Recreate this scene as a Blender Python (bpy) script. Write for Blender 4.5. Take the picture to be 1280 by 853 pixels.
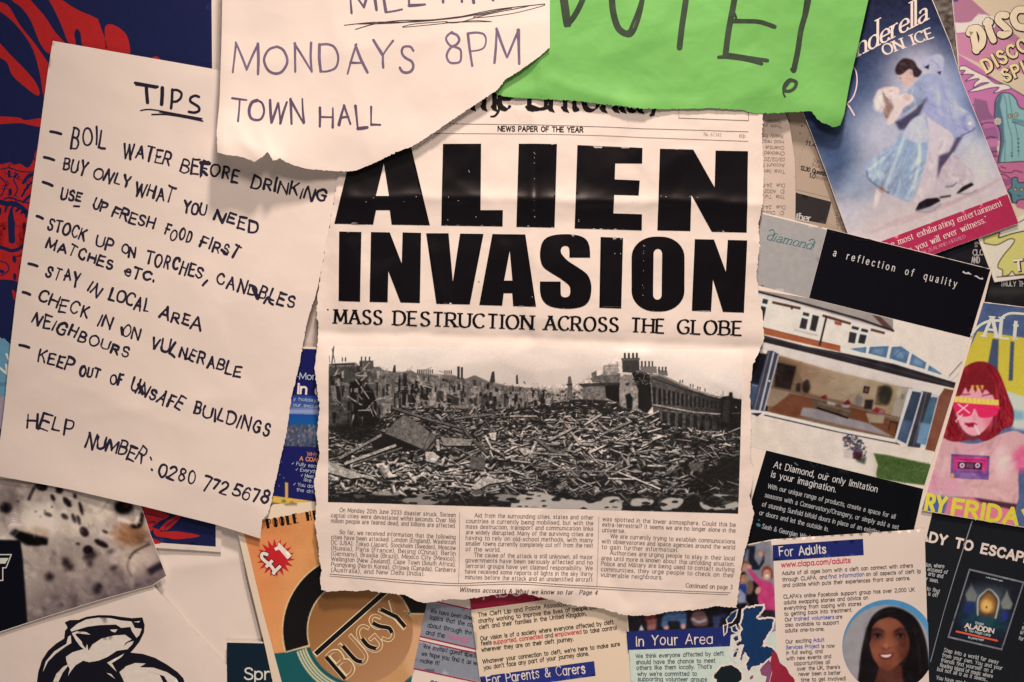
import bpy, math, random
import numpy as np
from mathutils import Vector
from mathutils.geometry import delaunay_2d_cdt

scene = bpy.context.scene
for _o in list(bpy.data.objects):
    bpy.data.objects.remove(_o, do_unlink=True)
COL = scene.collection

# ------------------------------------------------------------------ camera, light, exposure
# Flat measures below are in half-millimetres on the board: x to the right, y downwards, h out of the board.
S = 0.0005
CX, CY = 640.0, 426.5
def W(x, y, h=0.0):
    return Vector(((x - CX) * S, -h * S, (CY - y) * S))

DIST = 1.0
cam_data = bpy.data.cameras.new('camera')
cam = bpy.data.objects.new('camera', cam_data)
COL.objects.link(cam)
cam.location = (0, -DIST, 0)
cam.rotation_euler = (math.radians(90), 0, 0)
cam_data.sensor_width = 36.0
cam_data.lens = 36.0 * (DIST - 9 * S) / (1280 * S)
cam_data.clip_start = 0.02
cam_data.clip_end = 20
scene.camera = cam

world = bpy.data.worlds.new('World')
scene.world = world
world.use_nodes = True
world.node_tree.nodes['Background'].inputs[0].default_value = (1.0, 0.76, 0.64, 1)
world.node_tree.nodes['Background'].inputs[1].default_value = 0.08

def area(name, loc, target, size, power, color):
    d = bpy.data.lights.new(name, 'AREA')
    d.shape = 'DISK'
    d.size = size
    d.energy = power
    d.color = color
    o = bpy.data.objects.new(name, d)
    COL.objects.link(o)
    o.location = loc
    o.rotation_euler = (Vector(target) - Vector(loc)).to_track_quat('-Z', 'Y').to_euler()
    return o
area('upper_fill', (0.02, -0.74, 0.64), (0.0, 0, 0.0), 0.26, 4.3, (1.0, 0.745, 0.615))  # unseen fill light, added above the camera to brighten the middle of the board
area('lower_fill', (0.03, -0.76, -0.58), (0.0, 0, -0.05), 0.30, 1.7, (1.0, 0.745, 0.615))  # unseen fill light, added from below to balance the lower sheets
spot = bpy.data.lights.new('ceiling_spot', 'SPOT')
spot.energy = 110.0; spot.color = (1.0, 0.745, 0.605); spot.shadow_soft_size = 0.08
spot.spot_size = math.radians(36); spot.spot_blend = 1.0
spot_o = bpy.data.objects.new('ceiling_spot', spot); COL.objects.link(spot_o)
spot_o.location = (0.15, -0.65, 1.40)
spot_o.rotation_euler = (Vector((0.02, 0, -0.19)) - spot_o.location).to_track_quat('-Z', 'Y').to_euler()

scene.view_settings.view_transform = 'Standard'
scene.view_settings.look = 'None'
scene.view_settings.exposure = 0.0
scene.view_settings.gamma = 1.0

# ------------------------------------------------------------------ colour helpers
def lin(c):
    c = np.asarray(c, float) / 255.0
    return np.where(c <= 0.04045, c / 12.92, ((c + 0.055) / 1.055) ** 2.4)
# how white paper reads in different places of the board under its warm lamp, used to get a print's own colour
WH = np.array([
 (550,80,254,226,203),(320,30,253,222,199),(180,90,224,189,174),(200,400,232,201,182),(60,560,220,185,172),
 (300,620,235,205,187),(680,430,250,224,203),(680,280,253,228,208),(680,740,236,204,184),(900,700,238,205,185),
 (250,720,200,178,162),(150,800,205,175,162),(700,810,207,176,152),(860,830,195,172,155),(1100,690,218,184,162),
 (1010,560,228,205,184),(1100,480,225,200,178),(970,200,225,195,172),(1150,260,225,203,188),(1230,120,212,184,158),
 (1250,600,195,170,154),(1240,800,165,146,134),(30,100,195,168,156)], float)
WL = lin(WH[:, 2:])
def white(x, y):
    x = np.asarray(x, float); y = np.asarray(y, float)
    num = np.zeros(x.shape + (3,)); den = np.zeros(x.shape)
    for (px, py, *_), c in zip(WH, WL):
        w = 1.0 / ((x - px) ** 2 + (y - py) ** 2 + 60.0 ** 2) ** 1.5
        num += w[..., None] * c; den += w
    return num / den[..., None]
PAPER = 0.84
def own(rgb, x, y):
    a = lin(rgb) / white(x, y) * PAPER
    return np.clip(a, 0.0028, 0.9)

# ------------------------------------------------------------------ materials
MATS = {}
def pbsdf(name):
    m = bpy.data.materials.new(name); m.use_nodes = True
    return m, m.node_tree, m.node_tree.nodes['Principled BSDF']
def paper_mat(name, col, rough=0.55, spec=0.35, mottle=0.05, crumple=0.0):
    m, nt, b = pbsdf(name)
    tc = nt.nodes.new('ShaderNodeTexCoord')
    n1 = nt.nodes.new('ShaderNodeTexNoise'); n1.inputs['Scale'].default_value = 38; n1.inputs['Detail'].default_value = 5
    n2 = nt.nodes.new('ShaderNodeTexNoise'); n2.inputs['Scale'].default_value = 1400; n2.inputs['Detail'].default_value = 2
    r = nt.nodes.new('ShaderNodeMix'); r.data_type = 'RGBA'
    nt.links.new(tc.outputs['Object'], n1.inputs['Vector']); nt.links.new(tc.outputs['Object'], n2.inputs['Vector'])
    nt.links.new(n1.outputs['Fac'], r.inputs[0])
    r.inputs[6].default_value = (*[c * (1 - mottle) for c in col], 1)
    r.inputs[7].default_value = (*[min(1, c * (1 + mottle)) for c in col], 1)
    nt.links.new(r.outputs[2], b.inputs['Base Color'])
    bp = nt.nodes.new('ShaderNodeBump'); bp.inputs['Strength'].default_value = 0.10; bp.inputs['Distance'].default_value = 0.0004
    nt.links.new(n2.outputs['Fac'], bp.inputs['Height']); nt.links.new(bp.outputs['Normal'], b.inputs['Normal'])
    if crumple:
        n3 = nt.nodes.new('ShaderNodeTexNoise'); n3.inputs['Scale'].default_value = 34; n3.inputs['Detail'].default_value = 3; n3.inputs['Distortion'].default_value = 0.25
        v3 = nt.nodes.new('ShaderNodeTexVoronoi'); v3.feature = 'F1'; v3.inputs['Scale'].default_value = 42
        ad = nt.nodes.new('ShaderNodeMath'); ad.operation = 'MULTIPLY_ADD'; ad.inputs[1].default_value = 0.5
        nt.links.new(tc.outputs['Object'], n3.inputs['Vector']); nt.links.new(tc.outputs['Object'], v3.inputs['Vector'])
        nt.links.new(v3.outputs['Distance'], ad.inputs[0]); nt.links.new(n3.outputs['Fac'], ad.inputs[2])
        b3 = nt.nodes.new('ShaderNodeBump'); b3.inputs['Strength'].default_value = crumple; b3.inputs['Distance'].default_value = 0.0022
        nt.links.new(ad.outputs[0], b3.inputs['Height']); nt.links.new(bp.outputs['Normal'], b3.inputs['Normal']); nt.links.new(b3.outputs['Normal'], b.inputs['Normal'])
    b.inputs['Roughness'].default_value = rough
    b.inputs['Specular IOR Level'].default_value = spec
    return m
def ink_mat(col, rough=0.5, spec=0.16, uneven=0.14):
    k = (tuple(round(float(c), 3) for c in col), rough, spec, uneven)
    if k not in MATS:
        m, nt, b = pbsdf('ink')
        tc = nt.nodes.new('ShaderNodeTexCoord')
        n1 = nt.nodes.new('ShaderNodeTexNoise'); n1.inputs['Scale'].default_value = 320 if uneven < .3 else 150; n1.inputs['Detail'].default_value = 4
        r = nt.nodes.new('ShaderNodeMix'); r.data_type = 'RGBA'
        nt.links.new(tc.outputs['Object'], n1.inputs['Vector']); nt.links.new(n1.outputs['Fac'], r.inputs[0])
        r.inputs[6].default_value = (*[c * (1 - uneven) for c in k[0]], 1)
        r.inputs[7].default_value = (*[min(1, c * (1 + uneven * (1 if uneven < .3 else 2.6))) for c in k[0]], 1)
        nt.links.new(r.outputs[2], b.inputs['Base Color'])
        b.inputs['Roughness'].default_value = rough
        b.inputs['Specular IOR Level'].default_value = spec
        MATS[k] = m
    return MATS[k]
def print_mat(rough, spec):
    k = ('print', rough, spec)
    if k not in MATS:
        m, nt, b = pbsdf('printed_picture')
        a = nt.nodes.new('ShaderNodeAttribute'); a.attribute_name = 'print'
        tc = nt.nodes.new('ShaderNodeTexCoord')
        n1 = nt.nodes.new('ShaderNodeTexNoise'); n1.inputs['Scale'].default_value = 900; n1.inputs['Detail'].default_value = 3
        mr = nt.nodes.new('ShaderNodeMapRange'); mr.inputs[3].default_value = 0.88; mr.inputs[4].default_value = 1.12
        nt.links.new(tc.outputs['Object'], n1.inputs['Vector']); nt.links.new(n1.outputs['Fac'], mr.inputs[0])
        vm = nt.nodes.new('ShaderNodeVectorMath'); vm.operation = 'SCALE'
        nt.links.new(a.outputs['Color'], vm.inputs[0]); nt.links.new(mr.outputs[0], vm.inputs['Scale'])
        nt.links.new(vm.outputs['Vector'], b.inputs['Base Color'])
        b.inputs['Roughness'].default_value = rough
        b.inputs['Specular IOR Level'].default_value = spec
        MATS[k] = m
    return MATS[k]
WHITE_PAPER = paper_mat('white_paper', (PAPER, PAPER * .99, PAPER * .97), 0.6, 0.3, 0.02)
COATED_PAPER = paper_mat('coated_paper', (PAPER, PAPER * .99, PAPER * .96), 0.42, 0.35, 0.02)
CREASED_PAPER = paper_mat('creased_paper', (PAPER, PAPER * .985, PAPER * .96), 0.6, 0.3, 0.03, .42)
SOFT_PAPER = paper_mat('handled_paper', (PAPER, PAPER * .99, PAPER * .97), 0.6, 0.3, 0.03, .22)
CREAM_PAPER = paper_mat('cream_paper', (PAPER, PAPER * .95, PAPER * .80), 0.5, 0.35, 0.03)

# ------------------------------------------------------------------ geometry helpers
def build(name, V, faces, mat, parent=None, centre=(0, 0), cols=None, smooth=True):
    """V: n x 3 (x, y, h); faces: list of int arrays with a fixed number of corners each."""
    V = np.asarray(V, float)
    me = bpy.data.meshes.new(name)
    co = np.empty((len(V), 3))
    co[:, 0] = (V[:, 0] - centre[0]) * S; co[:, 1] = -V[:, 2] * S; co[:, 2] = (centre[1] - V[:, 1]) * S
    me.vertices.add(len(V)); me.vertices.foreach_set('co', co.ravel().astype(np.float32))
    loops, starts, totals, n = [], [], [], 0
    for F in faces:
        F = np.asarray(F, int)
        if len(F) == 0: continue
        k = F.shape[1]
        loops.append(F.ravel()); starts.append(n + np.arange(len(F)) * k); totals.append(np.full(len(F), k)); n += len(F) * k
    loops = np.concatenate(loops); starts = np.concatenate(starts); totals = np.concatenate(totals)
    me.loops.add(len(loops)); me.loops.foreach_set('vertex_index', loops.astype(np.int32))
    me.polygons.add(len(starts)); me.polygons.foreach_set('loop_start', starts.astype(np.int32))
    me.polygons.foreach_set('loop_total', totals.astype(np.int32))
    me.polygons.foreach_set('use_smooth', np.full(len(starts), smooth))
    if cols is not None:
        at = me.color_attributes.new('print', 'FLOAT_COLOR', 'POINT')
        rgba = np.ones((len(V), 4), np.float32); rgba[:, :3] = cols
        at.data.foreach_set('color', rgba.ravel())
    me.materials.append(mat)
    me.update(calc_edges=True)
    o = bpy.data.objects.new(name, me)
    COL.objects.link(o)
    if parent is not None: o.parent = parent
    return o
def face_out(P, F):
    """turn faces so that they look out of the board"""
    F = np.asarray(F, int)
    x, y = P[F, 0], P[F, 1]
    ar = np.sum(x * np.roll(y, -1, 1) - np.roll(x, -1, 1) * y, 1)
    F = F.copy(); bad = ar > 0
    F[bad] = F[bad][:, ::-1]
    return F
def inside(x, y, loops):
    r = np.zeros(np.shape(x), bool)
    for L in loops:
        L = np.asarray(L, float)
        x0, y0 = L[:, 0], L[:, 1]; x1, y1 = np.roll(x0, -1), np.roll(y0, -1)
        for a, b, c, d in zip(x0, y0, x1, y1):
            if b == d: continue
            r ^= ((b > y) != (d > y)) & (x < (c - a) * (y - b) / (d - b) + a)
    return r
def dense(L, step):
    out = []
    n = len(L)
    for i in range(n):
        a, b = np.array(L[i], float), np.array(L[(i + 1) % n], float)
        k = max(1, int(math.ceil(np.linalg.norm(b - a) / step)))
        for j in range(k): out.append(a + (b - a) * j / k)
    return np.array(out)
def smooth_line(P, sub=5, closed=False):
    P = [np.array(p, float) for p in P]
    n = len(P)
    if n < 3 and not closed: return np.array(P)
    out = []
    rng_ = range(n) if closed else range(n - 1)
    for i in rng_:
        if closed: p0, p1, p2, p3 = P[i - 1], P[i], P[(i + 1) % n], P[(i + 2) % n]
        else: p0, p1, p2, p3 = P[max(i - 1, 0)], P[i], P[i + 1], P[min(i + 2, n - 1)]
        for j in range(sub):
            t = j / sub
            out.append(0.5 * (2 * p1 + (p2 - p0) * t + (2 * p0 - 5 * p1 + 4 * p2 - p3) * t * t + (3 * p1 - p0 - 3 * p2 + p3) * t ** 3))
    if not closed: out.append(P[-1])
    return np.array(out)
def torn(P, amp=1.2, step=2.2, seed=1, k=3):
    """a polyline frayed as torn paper is"""
    rng = np.random.RandomState(seed)
    out = []
    for i in range(len(P) - 1):
        a, b = np.array(P[i], float), np.array(P[i + 1], float)
        L = np.linalg.norm(b - a); n = max(1, int(L / step)); nrm = np.array([-(b - a)[1], (b - a)[0]]) / max(L, 1e-6)
        for j in range(n):
            out.append(a + (b - a) * j / n + nrm * rng.uniform(-amp, amp) * (0.35 + rng.rand() ** k) * (0 if j == 0 else 1))
    out.append(np.array(P[-1], float))
    return [tuple(p) for p in out]
def triangulate(loops, step, jitter=0.0, seed=0):
    D = [dense(L, step) for L in loops]
    B = np.concatenate(D)
    lo, hi = B.min(0), B.max(0)
    gx, gy = np.meshgrid(np.arange(lo[0] + step / 2, hi[0], step), np.arange(lo[1] + step / 2, hi[1], step))
    gx, gy = gx.ravel(), gy.ravel()
    if jitter:
        rng = np.random.RandomState(seed); gx = gx + rng.uniform(-jitter, jitter, gx.shape); gy = gy + rng.uniform(-jitter, jitter, gy.shape)
    k = inside(gx, gy, D); gx, gy = gx[k], gy[k]
    keep = np.ones(len(gx), bool)
    for i in range(0, len(B), 200):
        d = (gx[:, None] - B[None, i:i + 200, 0]) ** 2 + (gy[:, None] - B[None, i:i + 200, 1]) ** 2
        keep &= d.min(1) > (0.45 * step) ** 2
    pts = np.concatenate([B, np.stack([gx[keep], gy[keep]], 1)])
    E, n = [], 0
    for d in D:
        m = len(d); E += [(n + i, n + (i + 1) % m) for i in range(m)]; n += m
    v, e, f, *_ = delaunay_2d_cdt([Vector(p) for p in pts.tolist()], E, [], 0, 1e-5)
    P = np.array([tuple(p) for p in v]); F = np.array([t for t in f if len(t) == 3], int)
    c = P[F].mean(1)
    F = F[inside(c[:, 0], c[:, 1], D)]
    used = np.unique(F); mp = np.full(len(P), -1); mp[used] = np.arange(len(used))
    return P[used], mp[F]
def blur(a, r):
    if r <= 0: return a
    k = int(math.ceil(r * 2.5)); w = np.exp(-0.5 * (np.arange(-k, k + 1) / r) ** 2); w /= w.sum()
    for ax in (0, 1):
        p = [(0, 0)] * a.ndim; p[ax] = (k, k)
        b = np.pad(a, p, mode='edge'); o = np.zeros_like(a)
        for i, wi in enumerate(w):
            sl = [slice(None)] * a.ndim; sl[ax] = slice(i, i + a.shape[ax]); o = o + wi * b[tuple(sl)]
        a = o
    return a
def vnoise(shape, cell, seed):
    rng = np.random.RandomState(seed); h, w = shape
    g = rng.rand(int(h / cell) + 3, int(w / cell) + 3)
    y = np.arange(h) / cell; x = np.arange(w) / cell
    yi, xi = y.astype(int), x.astype(int); fy, fx = (y - yi)[:, None], (x - xi)[None]
    fy = fy * fy * (3 - 2 * fy); fx = fx * fx * (3 - 2 * fx)
    g00, g01, g10, g11 = g[yi][:, xi], g[yi][:, xi + 1], g[yi + 1][:, xi], g[yi + 1][:, xi + 1]
    return (g00 * (1 - fx) + g01 * fx) * (1 - fy) + (g10 * (1 - fx) + g11 * fx) * fy

HRES = 2.0
class Sheet:
    """one piece of paper: an outline, a relief (height over the board) and everything printed on it"""
    def __init__(s, name, outline, base, label, category, mat, group=None, facets=((60, 1.0),), creases=(), bumps=(),
                 tilt=(0, 0), seed=1, step=4.0, thick=0.35, soft=1.2, film=0.12):
        s.film = film
        s.out = np.array(outline, float)
        lo, hi = s.out.min(0) - 12, s.out.max(0) + 12
        s.lo = lo
        nx, ny = int((hi[0] - lo[0]) / HRES) + 2, int((hi[1] - lo[1]) / HRES) + 2
        X, Y = np.meshgrid(lo[0] + np.arange(nx) * HRES, lo[1] + np.arange(ny) * HRES)
        cx, cy = s.out.mean(0); s.c = (float(cx), float(cy))
        H = np.zeros((ny, nx))
        rng = np.random.RandomState(seed)
        for cell, amp in facets:                                    # crumple: flat facets between random points
            gx, gy = np.meshgrid(np.arange(lo[0] - cell, hi[0] + 2 * cell, cell), np.arange(lo[1] - cell, hi[1] + 2 * cell, cell))
            px = gx.ravel() + rng.uniform(-.42, .42, gx.size) * cell; py = gy.ravel() + rng.uniform(-.42, .42, gx.size) * cell
            pz = rng.uniform(-1, 1, gx.size) * amp
            v, e, f, ov, *_ = delaunay_2d_cdt([Vector(p) for p in zip(px.tolist(), py.tolist())], [], [], 0, 1e-5)
            VP = np.array([tuple(p) for p in v]); VZ = np.array([pz[o[0]] if len(o) else 0 for o in ov])
            T = np.zeros((ny, nx))
            for t in f:
                A, B, C = VP[t[0]], VP[t[1]], VP[t[2]]
                mn = np.minimum(np.minimum(A, B), C); mx = np.maximum(np.maximum(A, B), C)
                i0, i1 = max(0, int((mn[0] - lo[0]) / HRES)), min(nx, int((mx[0] - lo[0]) / HRES) + 2)
                j0, j1 = max(0, int((mn[1] - lo[1]) / HRES)), min(ny, int((mx[1] - lo[1]) / HRES) + 2)
                if i0 >= i1 or j0 >= j1: continue
                x, y = X[j0:j1, i0:i1], Y[j0:j1, i0:i1]
                d = (B[1] - C[1]) * (A[0] - C[0]) + (C[0] - B[0]) * (A[1] - C[1])
                if abs(d) < 1e-9: continue
                a = ((B[1] - C[1]) * (x - C[0]) + (C[0] - B[0]) * (y - C[1])) / d
                b = ((C[1] - A[1]) * (x - C[0]) + (A[0] - C[0]) * (y - C[1])) / d
                m = (a >= -1e-6) & (b >= -1e-6) & (a + b <= 1 + 1e-6)
                T[j0:j1, i0:i1][m] = (a * VZ[t[0]] + b * VZ[t[1]] + (1 - a - b) * VZ[t[2]])[m]
            H += T
        for (x0, y0, x1, y1, amp, w) in creases:                    # a fold: a ridge (amp > 0) or a valley (amp < 0)
            ux, uy = x1 - x0, y1 - y0; L = math.hypot(ux, uy); ux /= L; uy /= L
            d = (X - x0) * -uy + (Y - y0) * ux + (vnoise(X.shape, 14, seed + 5) - .5) * 5
            t = (X - x0) * ux + (Y - y0) * uy
            e = np.clip(np.minimum(t, L - t) / 25 + 0.5, 0, 1)
            H += amp * np.exp(-np.sqrt(d * d + 1.2) / w) * e
        for (bx, by, rx, ry, amp) in bumps:                         # where the sheet stands off or curls
            H += amp * np.exp(-0.5 * (((X - bx) / rx) ** 2 + ((Y - by) / ry) ** 2))
        H = blur(H, soft)
        H += base + tilt[0] * (X - cx) + tilt[1] * (Y - cy)
        s.H = H
        P, F = triangulate([s.out], step)
        s.root = s._solid(name, P, face_out(P, F), mat, thick)
        s.root.location = W(cx, cy, 0)
        s.root['label'] = label; s.root['category'] = category
        if group: s.root['group'] = group
    def h(s, x, y):
        i = np.clip((np.asarray(x, float) - s.lo[0]) / HRES, 0, s.H.shape[1] - 1.001)
        j = np.clip((np.asarray(y, float) - s.lo[1]) / HRES, 0, s.H.shape[0] - 1.001)
        i0, j0 = i.astype(int), j.astype(int); fx, fy = i - i0, j - j0
        H = s.H
        return (H[j0, i0] * (1 - fx) + H[j0, i0 + 1] * fx) * (1 - fy) + (H[j0 + 1, i0] * (1 - fx) + H[j0 + 1, i0 + 1] * fx) * fy
    def _solid(s, name, P, F, mat, thick):
        n = len(P); z = s.h(P[:, 0], P[:, 1])
        V = np.concatenate([np.column_stack([P, z]), np.column_stack([P, z - thick])])
        E = np.concatenate([F[:, [0, 1]], F[:, [1, 2]], F[:, [2, 0]]])
        key = set(map(tuple, E.tolist()))
        R = np.array([(b, a, a + n, b + n) for a, b in key if (b, a) not in key], int)
        # separate rim vertices keep the front's shading flat up to the cut edge
        rv, inv = np.unique(R.ravel(), return_inverse=True)
        V2 = np.concatenate([V, V[rv]])
        return build(name, V2, [F, F[:, ::-1] + n, inv.reshape(R.shape) + len(V)], mat, None, s.c)
    # ---- flat inked shapes
    def ink(s, name, shapes, rgb, z=1, parent=None, step=5.0, rough=0.5, spec=0.16, holes=None, albedo=None, lift=0.0):
        """shapes: polygons (each a list of points); holes: {index: [polygons]}"""
        Ps, Fs, n = [], [], 0
        for i, L in enumerate(shapes):
            P, F = triangulate([L] + (holes or {}).get(i, []), step)
            Ps.append(P); Fs.append(F + n); n += len(P)
        P = np.concatenate(Ps); F = np.concatenate(Fs)
        return s._film(name, P, [F], rgb, z, parent, rough, spec, albedo)
    def _film(s, name, P, Fl, rgb, z, parent, rough, spec, albedo=None, dz=None, uneven=0.14):
        hh = s.h(P[:, 0], P[:, 1]) + s.film + 0.07 * z + (0 if dz is None else dz)
        c = albedo if albedo is not None else own(rgb, *P.mean(0))
        return build(name, np.column_stack([P, hh]), [face_out(P, F) for F in Fl], ink_mat(c, rough, spec, uneven), parent or s.root, s.c)
    def strokes(s, name, ribs, rgb, z=1, parent=None, rough=0.5, spec=0.16, albedo=None, uneven=0.14):
        """ribs: list of (points, widths) ribbons"""
        Ps, Fs, dz, n = [], [], [], 0
        for k, (p, w) in enumerate(ribs):
            p, w = along(p, w)
            q = ribbon(p, w)
            if q is None: continue
            m = len(q) // 2
            Ps.append(q); i = np.arange(m - 1)
            Fs.append(np.stack([i, i + 1, i + 1 + m, i + m], 1) + n); n += 2 * m
            dz.append(np.full(2 * m, (k % 5) * 0.012))
        return s._film(name, np.concatenate(Ps), [np.concatenate(Fs)], rgb, z, parent, rough, spec, albedo, np.concatenate(dz), uneven)
    # ---- a printed picture
    def picture(s, name, quad, cv, z=0, parent=None, res=0.6, rough=0.3, spec=0.25):
        q = np.array(quad, float)
        nu = int(max(np.linalg.norm(q[1] - q[0]), np.linalg.norm(q[2] - q[3])) / res) + 1
        nv = int(max(np.linalg.norm(q[3] - q[0]), np.linalg.norm(q[2] - q[1])) / res) + 1
        u, v = np.meshgrid(np.linspace(0, 1, nu), np.linspace(0, 1, nv))
        P = ((1 - u)[..., None] * (1 - v)[..., None] * q[0] + u[..., None] * (1 - v)[..., None] * q[1]
             + u[..., None] * v[..., None] * q[2] + (1 - u)[..., None] * v[..., None] * q[3]).reshape(-1, 2)
        idx = np.arange(nu * nv).reshape(nv, nu)
        F = np.stack([idx[:-1, :-1], idx[:-1, 1:], idx[1:, 1:], idx[1:, :-1]], -1).reshape(-1, 4)
        return s._pic(name, P, F, cv, z, parent, rough, spec)
    def picture_in(s, name, loop, cv, z=0, parent=None, res=0.7, rough=0.3, spec=0.25):
        P, F = triangulate([loop], res * 1.25)
        return s._pic(name, P, F, cv, z, parent, rough, spec)
    def _pic(s, name, P, F, cv, z, parent, rough, spec):
        hh = s.h(P[:, 0], P[:, 1]) + s.film + 0.07 * z
        obs = cv.at(P[:, 0], P[:, 1])
        alb = np.clip(lin(obs) / white(P[:, 0], P[:, 1]) * PAPER, 0.0028, 0.9)
        return build(name, np.column_stack([P, hh]), [face_out(P, F)], print_mat(rough, spec), parent or s.root, s.c, cols=alb)

def along(p, w, step=5.0):
    p = np.asarray(p, float); w = np.full(len(p), float(w)) if np.ndim(w) == 0 else np.asarray(w, float)
    P, Wd = [p[0]], [w[0]]
    for a, b, c, d in zip(p[:-1], p[1:], w[:-1], w[1:]):
        k = max(1, int(math.ceil(np.linalg.norm(b - a) / step)))
        for j in range(1, k + 1): P.append(a + (b - a) * j / k); Wd.append(c + (d - c) * j / k)
    return np.array(P), np.array(Wd)
def ribbon(p, w):
    p = np.asarray(p, float)
    if len(p) < 2: return None
    keep = np.r_[True, np.linalg.norm(np.diff(p, axis=0), axis=1) > 1e-6]
    w = np.broadcast_to(np.asarray(w, float), (len(keep),) + np.shape(w)[1:])[keep] if np.ndim(w) else np.full(keep.sum(), float(w))
    p = p[keep]
    if len(p) < 2: return None
    d = np.diff(p, axis=0); d /= np.linalg.norm(d, axis=1)[:, None]
    nr = np.stack([-d[:, 1], d[:, 0]], 1)
    vn = np.empty_like(p); vn[0] = nr[0]; vn[-1] = nr[-1]
    if len(p) > 2:
        m = nr[:-1] + nr[1:]; l = np.linalg.norm(m, axis=1)[:, None]; m = np.where(l > 1e-3, m / np.maximum(l, 1e-3), nr[:-1])
        c = np.clip(np.sum(m * nr[:-1], 1), 0.5, 1)[:, None]
        vn[1:-1] = m / c
    o = vn * (w[:, None] / 2)
    return np.concatenate([p + o, p - o])
def round_caps(p, w):
    """the blunt round end a felt pen leaves"""
    p = np.asarray(p, float); n = len(p)
    w = np.full(n, float(w)) if np.ndim(w) == 0 else np.asarray(w, float)
    if n < 2: return p, w
    d0 = p[0] - p[1]; d0 /= max(np.linalg.norm(d0), 1e-6); d1 = p[-1] - p[-2]; d1 /= max(np.linalg.norm(d1), 1e-6)
    P = np.concatenate([[p[0] + d0 * w[0] * .5], [p[0] + d0 * w[0] * .33], p, [p[-1] + d1 * w[-1] * .33], [p[-1] + d1 * w[-1] * .5]])
    return P, np.concatenate([[w[0] * .35], [w[0] * .78], w, [w[-1] * .78], [w[-1] * .35]])

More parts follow.
